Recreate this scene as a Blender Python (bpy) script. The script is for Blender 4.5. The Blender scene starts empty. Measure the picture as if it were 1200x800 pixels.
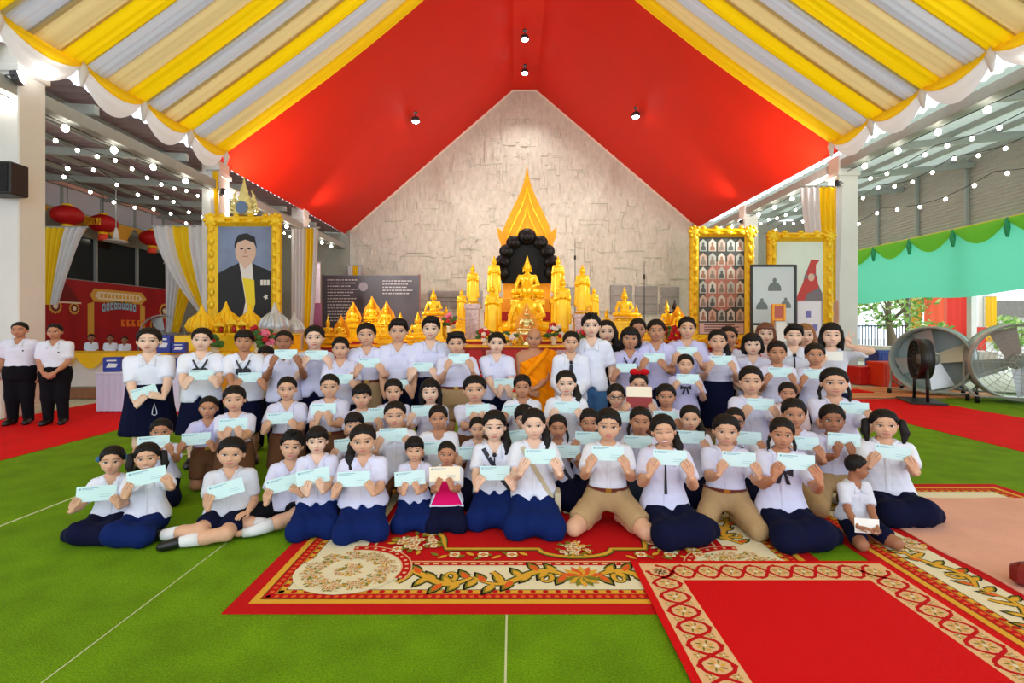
import bpy, math, random
import numpy as np
from mathutils import Vector, Matrix
random.seed(7); rng = np.random.RandomState(7)
R = math.radians
SC = bpy.context.scene
COL = SC.collection
# ------------------------------------------------------------------ camera, sky, exposure
F_PX = 600.0; HZ = 383.0; CAMZ = 1.6
cam = bpy.data.cameras.new('camera'); cam_o = bpy.data.objects.new('camera', cam); COL.objects.link(cam_o)
cam.sensor_width = 36; cam.lens = 36 * F_PX / 1200; cam.shift_y = (HZ - 400) / 1200
cam.clip_end = 300
cam_o.location = (0, 0, CAMZ); cam_o.rotation_euler = (R(90), 0, 0)
SC.camera = cam_o
world = bpy.data.worlds.new('sky'); SC.world = world; world.use_nodes = True
wn = world.node_tree; bg = wn.nodes['Background']
bg.inputs[0].default_value = (0.85, 0.92, 1.0, 1); bg.inputs[1].default_value = 1.55
SC.view_settings.view_transform = 'Standard'; SC.view_settings.look = 'None'
SC.view_settings.gamma = 1; SC.view_settings.use_curve_mapping = False
SC.view_settings.exposure = 0.6

def at(u, v, Y):
    return np.array(((u - 600) / F_PX * Y, Y, CAMZ - (v - HZ) / F_PX * Y))
def lamp(name, kind, loc, energy, color=(1, 1, 1), target=None, size=.1, spot=None, label=None):
    l = bpy.data.lights.new(name, kind); l.energy = energy; l.color = color
    if kind == 'AREA': l.size = size
    else: l.shadow_soft_size = size
    if spot: l.spot_size = R(spot); l.spot_blend = .7
    o = bpy.data.objects.new(name, l); COL.objects.link(o); o.location = loc
    if target is not None:
        o.rotation_euler = (Vector(target) - Vector(loc)).to_track_quat('-Z', 'Y').to_euler()
    return o
# ------------------------------------------------------------------ materials
MATS = {}
def srgb(r, g, b):
    f = lambda c: (c / 255 / 12.92) if c / 255 <= .04045 else ((c / 255 + .055) / 1.055) ** 2.4
    return (f(r), f(g), f(b))
def mat(name, rgb, rough=.6, metal=0, bump=0, bscale=60, var=0, vscale=8, emit=0, alpha=None, transl=0, spec=.5, sheen=0, stretch=None):
    """procedural material: base colour with optional noise variation and noise bump"""
    if name in MATS: return MATS[name]
    m = bpy.data.materials.new(name); m.use_nodes = True; nt = m.node_tree; N = nt.nodes; L = nt.links
    b = N['Principled BSDF']; c = srgb(*rgb)
    b.inputs['Base Color'].default_value = (*c, 1); b.inputs['Roughness'].default_value = rough
    b.inputs['Metallic'].default_value = metal; b.inputs['Specular IOR Level'].default_value = spec
    if sheen: b.inputs['Sheen Weight'].default_value = sheen
    tc = None
    def coords():
        t = N.new('ShaderNodeTexCoord')
        if stretch:
            mp = N.new('ShaderNodeMapping'); mp.inputs['Scale'].default_value = stretch
            L.new(t.outputs['Object'], mp.inputs[0]); return mp.outputs[0]
        return t.outputs['Object']
    if var or bump: tc = coords()
    if var:
        n = N.new('ShaderNodeTexNoise'); n.inputs['Scale'].default_value = vscale; n.inputs['Detail'].default_value = 5
        L.new(tc, n.inputs['Vector'])
        r = N.new('ShaderNodeValToRGB'); e = r.color_ramp.elements
        e[0].position = .3; e[1].position = .7
        e[0].color = (*[x * (1 - var) for x in c], 1); e[1].color = (*[min(1, x * (1 + var)) for x in c], 1)
        L.new(n.outputs['Fac'], r.inputs[0]); L.new(r.outputs[0], b.inputs['Base Color'])
    if bump:
        n2 = N.new('ShaderNodeTexNoise'); n2.inputs['Scale'].default_value = bscale; n2.inputs['Detail'].default_value = 4
        L.new(tc, n2.inputs['Vector'])
        bp = N.new('ShaderNodeBump'); bp.inputs['Strength'].default_value = bump; bp.inputs['Distance'].default_value = .02
        L.new(n2.outputs['Fac'], bp.inputs['Height']); L.new(bp.outputs[0], b.inputs['Normal'])
    if emit:
        b.inputs['Emission Color'].default_value = (*c, 1); b.inputs['Emission Strength'].default_value = emit
    if alpha is not None: b.inputs['Alpha'].default_value = alpha
    if transl:
        out = N['Material Output']; t = N.new('ShaderNodeBsdfTranslucent'); mx = N.new('ShaderNodeMixShader')
        mx.inputs[0].default_value = transl; t.inputs[0].default_value = (*c, 1)
        L.new(b.outputs[0], mx.inputs[1]); L.new(t.outputs[0], mx.inputs[2]); L.new(mx.outputs[0], out.inputs[0])
    MATS[name] = m
    return m
M = mat
def unit(v): return v / (np.linalg.norm(v) + 1e-9)
# ------------------------------------------------------------------ mesh helpers
def mesh_from(name, V, faces, mats, mi=None, smooth=True):
    me = bpy.data.meshes.new(name)
    V = np.asarray(V, dtype=np.float32)
    if isinstance(faces, np.ndarray):
        me.vertices.add(len(V)); me.vertices.foreach_set('co', V.ravel())
        nf, k = faces.shape
        me.loops.add(nf * k); me.loops.foreach_set('vertex_index', faces.astype(np.int32).ravel())
        me.polygons.add(nf); me.polygons.foreach_set('loop_start', np.arange(0, nf * k, k, dtype=np.int32))
        me.polygons.foreach_set('loop_total', np.full(nf, k, dtype=np.int32))
    else:
        me.from_pydata([tuple(v) for v in V.tolist()], [], faces)
    for m in (mats if isinstance(mats, (list, tuple)) else [mats]): me.materials.append(m)
    n = len(me.polygons)
    if mi is not None: me.polygons.foreach_set('material_index', np.asarray(mi, dtype=np.int32))
    me.polygons.foreach_set('use_smooth', np.full(n, bool(smooth)))
    me.update(calc_edges=True); me.validate()
    return me
def link(name, me, parent=None, loc=None, rot=None):
    o = bpy.data.objects.new(name, me); COL.objects.link(o)
    if parent is not None: o.parent = parent
    if loc is not None: o.location = tuple(float(x) for x in loc)
    if rot is not None: o.rotation_euler = rot
    return o
def tag(o, label=None, cat=None, group=None, kind=None):
    if label: o['label'] = label
    if cat: o['category'] = cat
    if group: o['group'] = group
    if kind: o['kind'] = kind
    return o
def thing(name, label, cat, loc=(0, 0, 0), rz=0, group=None):
    return tag(link(name, None, None, loc, (0, 0, rz)), label, cat, group)
def copy_tree(o, loc=None, rz=None, scale=None, parent=None):
    c = o.copy(); COL.objects.link(c); c.parent = parent
    if loc is not None: c.location = tuple(float(x) for x in loc)
    if rz is not None: c.rotation_euler = (0, 0, rz)
    if scale is not None: c.scale = (scale,) * 3 if np.isscalar(scale) else scale
    for ch in [x for x in bpy.data.objects if x.parent == o]: copy_tree(ch, parent=c)
    return c
class MB:
    def __init__(s): s.v = []; s.f = []; s.m = []
    def add(s, V, Fs, m=0):
        n = len(s.v); s.v += [tuple(map(float, p)) for p in V]; s.f += [tuple(n + i for i in f) for f in Fs]; s.m += [m] * len(Fs); return s
    def box(s, lo, hi, m=0):
        x0, y0, z0 = lo; x1, y1, z1 = hi
        V = [(x0, y0, z0), (x1, y0, z0), (x1, y1, z0), (x0, y1, z0), (x0, y0, z1), (x1, y0, z1), (x1, y1, z1), (x0, y1, z1)]
        return s.add(V, [(3, 2, 1, 0), (4, 5, 6, 7), (0, 1, 5, 4), (1, 2, 6, 5), (2, 3, 7, 6), (3, 0, 4, 7)], m)
    def bbox(s, lo, hi, b=.01, m=0):
        """box with chamfered vertical and horizontal edges"""
        x0, y0, z0 = lo; x1, y1, z1 = hi; V = []
        for z, i in ((z0, b), (z0 + b, 0), (z1 - b, 0), (z1, b)):
            j = b
            V += [(x0 + i + j, y0 + i, z), (x1 - i - j, y0 + i, z), (x1 - i, y0 + i + j, z), (x1 - i, y1 - i - j, z),
                  (x1 - i - j, y1 - i, z), (x0 + i + j, y1 - i, z), (x0 + i, y1 - i - j, z), (x0 + i, y0 + i + j, z)]
        Fs = [tuple(range(7, -1, -1)), tuple(range(24, 32))]
        for r in range(3):
            for k in range(8): Fs.append((r * 8 + k, r * 8 + (k + 1) % 8, r * 8 + 8 + (k + 1) % 8, r * 8 + 8 + k))
        return s.add(V, Fs, m)
    def tube(s, pts, rad, n=8, m=0, cap=True, closed=False):
        pts = [np.array(p, float) for p in pts]; k = len(pts)
        if np.isscalar(rad): rad = [rad] * k
        V = []; prev = None
        for i, p in enumerate(pts):
            a = pts[(i - 1) % k] if closed else pts[max(i - 1, 0)]; b = pts[(i + 1) % k] if closed else pts[min(i + 1, k - 1)]
            t = b - a; t = t / (np.linalg.norm(t) + 1e-9)
            if prev is None:
                q = np.array((0, 0, 1.)) if abs(t[2]) < .9 else np.array((1., 0, 0))
                e = np.cross(t, q)
            else: e = prev - t * np.dot(prev, t)
            e /= np.linalg.norm(e) + 1e-9; g = np.cross(t, e); prev = e
            for j in range(n):
                A = 2 * math.pi * j / n; V.append(p + rad[i] * (math.cos(A) * e + math.sin(A) * g))
        Fs = []
        for i in range(k if closed else k - 1):
            for j in range(n):
                a = i * n; b = ((i + 1) % k) * n
                Fs.append((a + j, a + (j + 1) % n, b + (j + 1) % n, b + j))
        if cap and not closed: Fs += [tuple(range(n - 1, -1, -1)), tuple((k - 1) * n + j for j in range(n))]
        return s.add(V, Fs, m)
    def lathe(s, prof, c=(0, 0, 0), n=20, m=0, sx=1, sy=1, axis='z', cap=True):
        V = []; k = len(prof)
        for r, z in prof:
            for j in range(n):
                A = 2 * math.pi * j / n; x, y, w = r * math.cos(A) * sx, r * math.sin(A) * sy, z
                if axis == 'y': x, y, w = x, z, y
                if axis == 'x': x, y, w = z, x, y
                V.append((c[0] + x, c[1] + y, c[2] + w))
        Fs = []
        for i in range(k - 1):
            for j in range(n): Fs.append((i * n + j, i * n + (j + 1) % n, (i + 1) * n + (j + 1) % n, (i + 1) * n + j))
        if cap: Fs += [tuple(range(n - 1, -1, -1)), tuple((k - 1) * n + j for j in range(n))]
        return s.add(V, Fs, m)
    def ball(s, c, r, n=10, k=6, m=0):
        r = (r, r, r) if np.isscalar(r) else r
        V = []; Fs = []
        for i in range(k + 1):
            t = math.pi * i / k
            for j in range(n):
                A = 2 * math.pi * j / n
                V.append((c[0] + r[0] * math.sin(t) * math.cos(A), c[1] + r[1] * math.sin(t) * math.sin(A), c[2] - r[2] * math.cos(t)))
        for i in range(k):
            for j in range(n): Fs.append((i * n + j, i * n + (j + 1) % n, (i + 1) * n + (j + 1) % n, (i + 1) * n + j))
        return s.add(V, Fs, m)
    def prism(s, poly, d0, d1, plane='xz', m=0):
        """polygon in a plane extruded along the third axis between d0 and d1"""
        n = len(poly); V = []
        for d in (d0, d1):
            for a, b in poly:
                V.append({'xz': (a, d, b), 'xy': (a, b, d), 'yz': (d, a, b)}[plane])
        Fs = [tuple(range(n)), tuple(range(2 * n - 1, n - 1, -1))] + [(i, n + i, n + (i + 1) % n, (i + 1) % n) for i in range(n)]
        return s.add(V, Fs, m)
    def grid(s, P, m=0):
        """P: 2-D array of points"""
        a, b = len(P), len(P[0]); V = [p for r in P for p in r]
        return s.add(V, [(i * b + j, i * b + j + 1, (i + 1) * b + j + 1, (i + 1) * b + j) for i in range(a - 1) for j in range(b - 1)], m)
    def mesh(s, name, mats, smooth=False):
        return mesh_from(name, s.v, s.f, mats, s.m, smooth)
    def obj(s, name, mats, parent=None, loc=None, smooth=False, rot=None):
        return link(name, s.mesh(name, mats, smooth), parent, loc, rot)
def text_mesh(txt, size, mtl, name='lettering', bold=0.0, depth=.002):
    c = bpy.data.curves.new(name, 'FONT'); c.body = txt; c.size = size; c.align_x = 'CENTER'; c.align_y = 'CENTER'
    c.offset = bold; c.extrude = depth; c.resolution_u = 2
    o = bpy.data.objects.new(name, c); COL.objects.link(o)
    dg = bpy.context.evaluated_depsgraph_get(); me = bpy.data.meshes.new_from_object(o.evaluated_get(dg))
    bpy.data.objects.remove(o); me.materials.clear(); me.materials.append(mtl)
    return me
def struct(name, mb, mats, parent=None, smooth=False, label=None):
    o = mb.obj(name, mats, parent, smooth=smooth)
    if parent is None: o['kind'] = 'structure'
    if label: o['label'] = label
    return o
# ------------------------------------------------------------------ implicit surfaces (smooth unions meshed with surface nets)
_C = np.array([(i, j, k) for i in (0, 1) for j in (0, 1) for k in (0, 1)])
_E = [(a, b) for a in range(8) for b in range(a + 1, 8) if np.abs(_C[a] - _C[b]).sum() == 1]
def snets(Fv, org, h):
    S = Fv < 0
    sl = lambda A, c: A[c[0]:A.shape[0] - 1 + c[0], c[1]:A.shape[1] - 1 + c[1], c[2]:A.shape[2] - 1 + c[2]]
    cnt = sum(sl(S, c).astype(np.int8) for c in _C)
    act = (cnt > 0) & (cnt < 8); idx = np.argwhere(act); n = len(idx)
    vals = np.stack([Fv[idx[:, 0] + c[0], idx[:, 1] + c[1], idx[:, 2] + c[2]] for c in _C], 1)
    pos = np.zeros((n, 3)); w = np.zeros(n)
    for a, b in _E:
        fa, fb = vals[:, a], vals[:, b]; cr = (fa < 0) != (fb < 0)
        t = np.where(cr, fa / np.where(cr, fa - fb, 1), 0)
        pos += np.where(cr[:, None], _C[a] + t[:, None] * (_C[b] - _C[a]), 0); w += cr
    V = org + h * (idx + pos / w[:, None])
    ids = np.full(act.shape, -1, np.int32); ids[act] = np.arange(n)
    Q = []
    for ax in range(3):
        b, c = (ax + 1) % 3, (ax + 2) % 3
        s0 = [slice(None)] * 3; s1 = [slice(None)] * 3
        s0[ax] = slice(0, -1); s1[ax] = slice(1, None)
        A, B = S[tuple(s0)], S[tuple(s1)]
        e = np.argwhere(A != B)
        e = e[(e[:, b] > 0) & (e[:, c] > 0) & (e[:, b] < Fv.shape[b] - 1) & (e[:, c] < Fv.shape[c] - 1)]
        if not len(e): continue
        def cell(db, dc):
            q = e.copy(); q[:, b] += db; q[:, c] += dc; return ids[q[:, 0], q[:, 1], q[:, 2]]
        q = np.stack([cell(-1, -1), cell(0, -1), cell(0, 0), cell(-1, 0)], 1)
        fl = ~A[e[:, 0], e[:, 1], e[:, 2]]
        q[fl] = q[fl][:, ::-1]; Q.append(q)
    return V, np.concatenate(Q)
class Imp:
    """collects smooth-union primitives"""
    def __init__(s): s.p = []; s.cuts = []; s.kc = 0
    def cap(s, a, b, ra, rb=None, k=.02):
        a = np.array(a, float); b = np.array(b, float); rb = ra if rb is None else rb; r = max(ra, rb)
        s.p.append(('c', (a, b, ra, rb), k, np.minimum(a, b) - r, np.maximum(a, b) + r)); return s
    def capcut(s, a, b, ra, rb, p, n, k=.02):
        """capsule ended by the plane through p with normal n"""
        s.cap(a, b, ra, rb, k); t = s.p.pop(); s.p.append(('k', t[1] + (np.array(p, float), np.array(n, float)), k, t[3], t[4])); return s
    def chain(s, pts, rs, k=.02):
        for i in range(len(pts) - 1): s.cap(pts[i], pts[i + 1], rs[i], rs[i + 1], k)
        return s
    def ell(s, c, r, k=.02, sub=False):
        c = np.array(c, float); r = np.array(r, float)
        s.p.append(('s' if sub else 'e', (c, r), k, c - r, c + r)); return s
    def swept(s, pts, k=.02, pw=2.4):
        """pts rows: z, cx, cy, a, b"""
        P = np.array(sorted(pts), float); m = P[:, 3].max(); mb = P[:, 4].max()
        lo = np.array((P[:, 1].min() - m, P[:, 2].min() - mb, P[0, 0])); hi = np.array((P[:, 1].max() + m, P[:, 2].max() + mb, P[-1, 0]))
        s.p.append(('w', (P, pw), k, lo, hi)); return s
    def field(s, prim, X, Y, Z):
        t, d = prim[0], prim[1]
        if t == 'k': return np.maximum(s.field(('c', d[:4]), X, Y, Z), (X - d[4][0]) * d[5][0] + (Y - d[4][1]) * d[5][1] + (Z - d[4][2]) * d[5][2])
        if t == 'c':
            a, b, ra, rb = d; ba = b - a; L2 = (ba * ba).sum() + 1e-12
            tt = np.clip(((X - a[0]) * ba[0] + (Y - a[1]) * ba[1] + (Z - a[2]) * ba[2]) / L2, 0, 1)
            return np.sqrt((X - a[0] - tt * ba[0]) ** 2 + (Y - a[1] - tt * ba[1]) ** 2 + (Z - a[2] - tt * ba[2]) ** 2) - (ra + tt * (rb - ra))
        if t in 'es':
            c, r = d; x, y, z = X - c[0], Y - c[1], Z - c[2]
            k0 = np.sqrt((x / r[0]) ** 2 + (y / r[1]) ** 2 + (z / r[2]) ** 2)
            k1 = np.sqrt((x / r[0] ** 2) ** 2 + (y / r[1] ** 2) ** 2 + (z / r[2] ** 2) ** 2)
            return k0 * (k0 - 1) / (k1 + 1e-9)
        P, pw = d; z1 = np.asarray(Z)
        cx, cy, A, B = [np.interp(z1, P[:, 0], P[:, i]) for i in (1, 2, 3, 4)]
        q = (np.abs((X - cx) / A) ** pw + np.abs((Y - cy) / B) ** pw) ** (1 / pw)
        return np.maximum((q - 1) * np.minimum(A, B), np.maximum(z1 - P[-1, 0], P[0, 0] - z1))
    def eval(s, X, Y, Z):
        Fv = np.full(np.broadcast(X, Y, Z).shape, 9.)
        for p in s.p: Fv = s._mix(Fv, s.field(p, X, Y, Z), p)
        for c in s.cuts: Fv = s._max(Fv, c(X, Y, Z))
        return Fv
    def _max(s, A, d):
        if not s.kc: return np.maximum(A, d)
        hh = np.clip(.5 - .5 * (A - d) / s.kc, 0, 1); return A + (d - A) * hh + s.kc * hh * (1 - hh)
    def _mix(s, A, d, p):
        k = p[2]
        if p[0] == 's':
            hh = np.clip(.5 - .5 * (A + d) / k, 0, 1); return A + (-d - A) * hh + k * hh * (1 - hh)
        hh = np.clip(.5 + .5 * (A - d) / k, 0, 1); return A + (d - A) * hh - k * hh * (1 - hh)
    def mesh(s, h):
        pos = [p for p in s.p if p[0] != 's']
        lo = np.min([p[3] for p in pos], 0) - 2.5 * h; hi = np.max([p[4] for p in pos], 0) + 2.5 * h
        n = np.ceil((hi - lo) / h).astype(int) + 1
        ax = [lo[i] + h * np.arange(n[i]) for i in range(3)]
        Fv = np.full(tuple(n), .5)
        for p in s.p:
            pad = p[2] + 2 * h
            i0 = np.clip(np.floor((p[3] - pad - lo) / h).astype(int), 0, n - 1); i1 = np.clip(np.ceil((p[4] + pad - lo) / h).astype(int) + 1, 1, n)
            sl = tuple(slice(i0[i], i1[i]) for i in range(3))
            X, Y, Z = ax[0][sl[0]][:, None, None], ax[1][sl[1]][None, :, None], ax[2][sl[2]][None, None, :]
            Fv[sl] = s._mix(Fv[sl], s.field(p, X, Y, Z), p)
        X, Y, Z = ax[0][:, None, None], ax[1][None, :, None], ax[2][None, None, :]
        for c in s.cuts: Fv = s._max(Fv, c(X, Y, Z))
        Fv[0] = Fv[-1] = .5; Fv[:, 0] = Fv[:, -1] = .5; Fv[:, :, 0] = Fv[:, :, -1] = .5
        return snets(Fv, lo, h)
# ------------------------------------------------------------------ setting: floor, walls, ceiling, columns
def turf_mat():
    m = M('artificial_turf', (128, 178, 14), .95, var=.16, vscale=3.2, bump=.9, bscale=160, spec=.15)
    nt = m.node_tree; L = nt.links; N = nt.nodes                       # fine blade speckle over the broad variation
    b = N['Principled BSDF']; src = b.inputs['Base Color'].links[0].from_socket
    t = N.new('ShaderNodeTexCoord'); n = N.new('ShaderNodeTexNoise'); n.inputs['Scale'].default_value = 95; n.inputs['Detail'].default_value = 6; n.inputs['Roughness'].default_value = .75
    L.new(t.outputs['Object'], n.inputs['Vector'])
    r = N.new('ShaderNodeValToRGB'); r.color_ramp.elements[0].position = .32; r.color_ramp.elements[0].color = (.45, .45, .45, 1); r.color_ramp.elements[1].position = .7; r.color_ramp.elements[1].color = (1.25, 1.25, 1.2, 1)
    L.new(n.outputs['Fac'], r.inputs[0]); mx = N.new('ShaderNodeMix'); mx.data_type = 'RGBA'; mx.blend_type = 'MULTIPLY'; mx.inputs[0].default_value = 1
    L.new(src, mx.inputs[6]); L.new(r.outputs[0], mx.inputs[7]); L.new(mx.outputs[2], b.inputs['Base Color'])
    return m
TURF = turf_mat(); CONC = M('floor_screed', (196, 200, 180), .8, var=.08, vscale=2)
WHITE = M('painted_white', (226, 224, 218), .7, var=.03, vscale=1.5); STEEL = M('grey_painted_steel', (158, 164, 160), .5, var=.05)
fl = struct('floor', MB().box((-32, -9, -.4), (32, 31, -.012)), CONC)
xs = [-8.25, -6.18, -4.12, -2.12, -.03, 2.02, 4.05, 6.1, 8.15, 9.75]
gaps = {-4.12: .028, -2.12: .010, -.03: .012}
for a, b in zip(xs[:-1], xs[1:]):
    for y0, y1 in ((-8, 11.4),):
        MB().bbox((a + gaps.get(a, .006) / 2, y0, -.011), (b - gaps.get(b, .006) / 2, y1, 0), .002).obj('turf_roll', TURF, fl)
MB().bbox((9.76, 6.0, -.011), (15.5, 12.6, 0), .002).obj('turf_roll', TURF, fl)
for a, w in gaps.items(): MB().bbox((a - w / 2, -8, -.011), (a + w / 2, 11.4, -.002), .001).obj('seam_tape', M('seam_pale', (206, 214, 170), .8), fl)
RED = M('red_carpet_pile', (224, 12, 10), .9, bump=.5, bscale=130, var=.07, vscale=2.5, spec=.15)
for x0, x1, y0, y1, lb in ((-8.75, -6.12, -6, 12.2, 'long red carpet runner along the left side of the turf'), (6.55, 8.95, -6, 11.35, 'long red carpet runner along the right side of the turf'), (-8.5, 9.0, 12.6, 17.2, 'wide red carpet before the altar')):
    o = MB().bbox((x0, y0, .0), (x1, y1, .007), .002).obj('carpet_runner', RED); tag(o, lb, 'carpet')
# --- gable wall with carved relief
YW = 28.2; XL, XR, ZL, ZR, RX0, RX1, ZT = -8.9, 9.95, 6.9, 7.28, .05, 1.32, 14.65
STONE = M('carved_sandstone', (198, 197, 184), .85, var=.11, vscale=4.5, bump=.7, bscale=9, stretch=(1.3, 1, .6)); GSTONE = M('grey_slate_relief', (150, 150, 146), .8, var=.12, vscale=2, bump=.6, bscale=6)
wb = struct('wall_back', MB().prism([(XL, 0), (XR, 0), (XR, ZR), (RX1, ZT), (RX0, ZT), (XL, ZL)], YW, YW + .35), STONE)
def zroof(x): return ZL + (ZT - ZL) * (x - XL) / (RX0 - XL) if x < RX0 else (ZT if x < RX1 else ZR + (ZT - ZR) * (XR - x) / (XR - RX1))
rel = MB(); r_ = random.Random(3)
for it in range(800):
    x = r_.uniform(XL + .2, XR - 1.2); w = r_.choice((.3, .45, .7, 1.0, 1.5)) * r_.uniform(.8, 1.2); hgt = r_.uniform(.35, 1.5); z = r_.uniform(2.2, 13.6)
    if z + hgt > min(zroof(x), zroof(min(x + w, XR))) - .15 or x + w > XR - .1: continue
    d = r_.uniform(.03, .085); x0, x1, z0, z1 = x, x + w, z, z + hgt; k = r_.random(); c = (x0 + x1) / 2; a = w / 2
    if k < .35:
        hz = min(a * 1.5, hgt * .6); poly = [(x0, z0), (x1, z0), (x1, z1 - hz)] + [(c + a * (1 - t) ** .7, z1 - hz + hz * t) for t in (.3, .6, .85)] + [(c, z1)] + [(c - a * (1 - t) ** .7, z1 - hz + hz * t) for t in (.85, .6, .3)] + [(x0, z1 - hz)]
        rel.prism(poly, YW - d, YW + .02); rel.ball((c, YW - d, z0 + hgt * .30), (a * .4, .04, hgt * .26), 6, 4); rel.ball((c, YW - d, z0 + hgt * .62), (a * .22, .04, a * .22), 6, 4)
    elif k < .6:
        rel.bbox((x0, YW - d, z0), (x1, YW + .02, z1), .01)
        for i in range(r_.randint(1, 4)): q = r_.uniform(x0, x1); rel.ball((q, YW - d, z0 + hgt * r_.uniform(.3, .7)), (.06, .035, hgt * .25), 6, 4)
    elif k < .85:
        for i in range(r_.randint(2, 5)): q = x0 + w * r_.random(); rel.ball((q, YW, (z0 + z1) / 2), (.05, d + .01, hgt * r_.uniform(.2, .45)), 6, 4)
    else: rel.bbox((x0, YW - d * .6, z0), (x1 + .3, YW + .02, z0 + .07), .006)
o = rel.obj('relief_carving', STONE, wb); o['kind'] = 'stuff'
for x0, x1, z0, z1 in ((5.4, 6.6, 2.3, 3.9), (6.75, 8.0, 2.3, 3.85), (8.1, 9.2, 2.3, 3.8), (-4.6, -2.9, 2.6, 3.6), (-2.8, -1.6, 2.6, 3.6), (2.7, 4.4, 2.8, 3.8)):
    p = MB().bbox((x0, YW - .10, z0), (x1, YW + .02, z1), .03)
    for k in range(3): p.bbox((x0 + .12, YW - .13, z0 + .15 + k * (z1 - z0 - .3) / 3), (x1 - .12, YW - .09, z0 + .15 + (k + .75) * (z1 - z0 - .3) / 3), .01)
    p.obj('slate_panel', GSTONE, wb)
tr = MB()
for pts in ([(XL, ZL), (RX0, ZT), (RX1, ZT), (XR, ZR)],):
    tr.tube([(x, YW - .03, z - .05) for x, z in pts], .06, 8)
struct('trim_1', tr, M('trim_pinkish_white', (232, 214, 200), .6))
# --- red ceiling of the rear bay, a flat strip along the ridge
REDC = M('ceiling_red', (212, 32, 4), .6, var=.04, vscale=.6, spec=.25)
YC = 15.5
ce = struct('ceiling', MB().prism([(XL - .25, ZL - .2), (RX0, ZT), (RX0, ZT + .16), (XL - .25, ZL)], YC, YW + .3), REDC)
MB().prism([(RX0, ZT), (RX1, ZT), (RX1, ZT + .16), (RX0, ZT + .16)], YC, YW + .3).obj('ridge_strip', REDC, ce)
MB().prism([(RX1, ZT), (XR + .25, ZR - .2), (XR + .25, ZR), (RX1, ZT + .16)], YC, YW + .3).obj('ceiling_slope', REDC, ce)
# --- columns
CX_L, CX_R = -9.08, 10.15
COLY = (-3.4, 3.0, 9.42, 15.9, 22.35)
for i, yy in enumerate(COLY):
    for s, (a, b) in (('left', (CX_L - .98 if i == 2 else CX_L - .56, CX_L)), ('right', (CX_R, CX_R + .60))):
        m = MB().bbox((a, yy, -.01), (b, yy + .56, 6.95), .02); m.bbox((a - .04, yy - .04, -.01), (b + .04, yy + .60, .12), .01); m.bbox((a - .05, yy - .05, 6.3), (b + .05, yy + .61, 6.42), .01)
        o = m.obj('column', WHITE); tag(o, f'square white painted column, {["behind the camera", "beside the camera", "nearest", "by the gold-framed pictures", "farthest"][i]} on the {s} side', 'column'); o['kind'] = 'structure'
# --- eave beams and aisle roofs
SHEET = M('roof_sheet_mauve', (150, 128, 134), .6, var=.06); SHEETR = M('roof_sheet_pale_green', (196, 208, 198), .6, var=.05, transl=.35); WALLSH = M('wall_sheet_grey', (172, 168, 160), .6, var=.05)
st = struct('trim_2', MB().bbox((-9.5, -6, 5.86), (-9.10, 28, 6.12), .01), STEEL); struct('trim_3', MB().bbox((10.2, -6, 6.52), (10.6, 28, 6.8), .01), STEEL)
def sheet(x0, z0, x1, z1, y0, y1, pitch, amp):
    n = int((y1 - y0) / pitch); m = MB(); P_ = []
    for k in range(n * 4 + 1):
        y = y0 + k * pitch / 4; h = amp * (1 if k % 4 in (1, 2) else 0); P_.append([(x0, y, z0 + h), (x1, y, z1 + h)])
    m.grid(P_); return m
al = struct('roof_left_aisle', sheet(-9.3, 6.75, -16.9, 7.15, -4, 28, .34, .05), SHEET)
ar = struct('roof_right_aisle', sheet(10.4, 7.0, 16.2, 7.55, -4, 28, .34, .05), SHEETR)
for k in range(6):
    x = -10.3 - k * 1.25; z = 6.75 + .4 * (-9.3 - x) / 7.6; MB().bbox((x - .05, -4, z - .16), (x + .05, 28, z - .01), .008).obj('purlin', STEEL, al)
for k in range(4):
    x = 11.2 + k * 1.4; z = 7.0 + .55 * (x - 10.4) / 5.8; MB().bbox((x - .05, -4, z - .16), (x + .05, 28, z - .01), .008).obj('purlin', STEEL, ar)
for yy in np.arange(5, 27, 3.2):
    m = MB(); m.prism([(-9.3, 6.35), (-9.3, 6.55), (-16.8, 6.95), (-16.8, 6.75)], yy, yy + .14); m.obj('rafter', STEEL, al)
    m = MB(); m.prism([(10.4, 6.6), (10.4, 6.8), (16.1, 7.35), (16.1, 7.15)], yy, yy + .14); m.obj('rafter', STEEL, ar)
# --- left outer wall: clerestory panels over a dark glazed band
wl = struct('wall_left', MB().bbox((-17.2, 2, 0), (-16.95, 28, 3.3), .01).bbox((-17.2, 2, 5.15), (-16.9, 28, 5.9), .01).bbox((-17.2, 2, 6.8), (-16.88, 28, 7.3), .01), M('wall_grey_green', (150, 152, 140), .7, var=.05))
MB().bbox((-16.75, 2, 6.86), (-16.6, 28, 6.98), .01).obj('painted_led_strip', M('led_glow_pink', (240, 190, 180), .4), wl)  # lit LED line without emission, its pink glow put into the colour
MB().bbox((-16.9, 2, 5.86), (-16.65, 28, 6.0), .01).obj('lower_rail', STEEL, wl)
PANE = M('clerestory_pane', (206, 204, 216), .35, var=.04, vscale=1); DPANE = M('dark_glass', (10, 14, 22), .12, spec=.6)
for yy in np.arange(8, 27.9, 1.85):
    MB().bbox((-16.86, yy + .05, 5.98), (-16.82, yy + 1.80, 6.86), .006).obj('clerestory_panel', PANE, wl); MB().bbox((-16.88, yy - .04, 5.98), (-16.76, yy + .04, 6.86), .006).obj('mullion', STEEL, wl)
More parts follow.
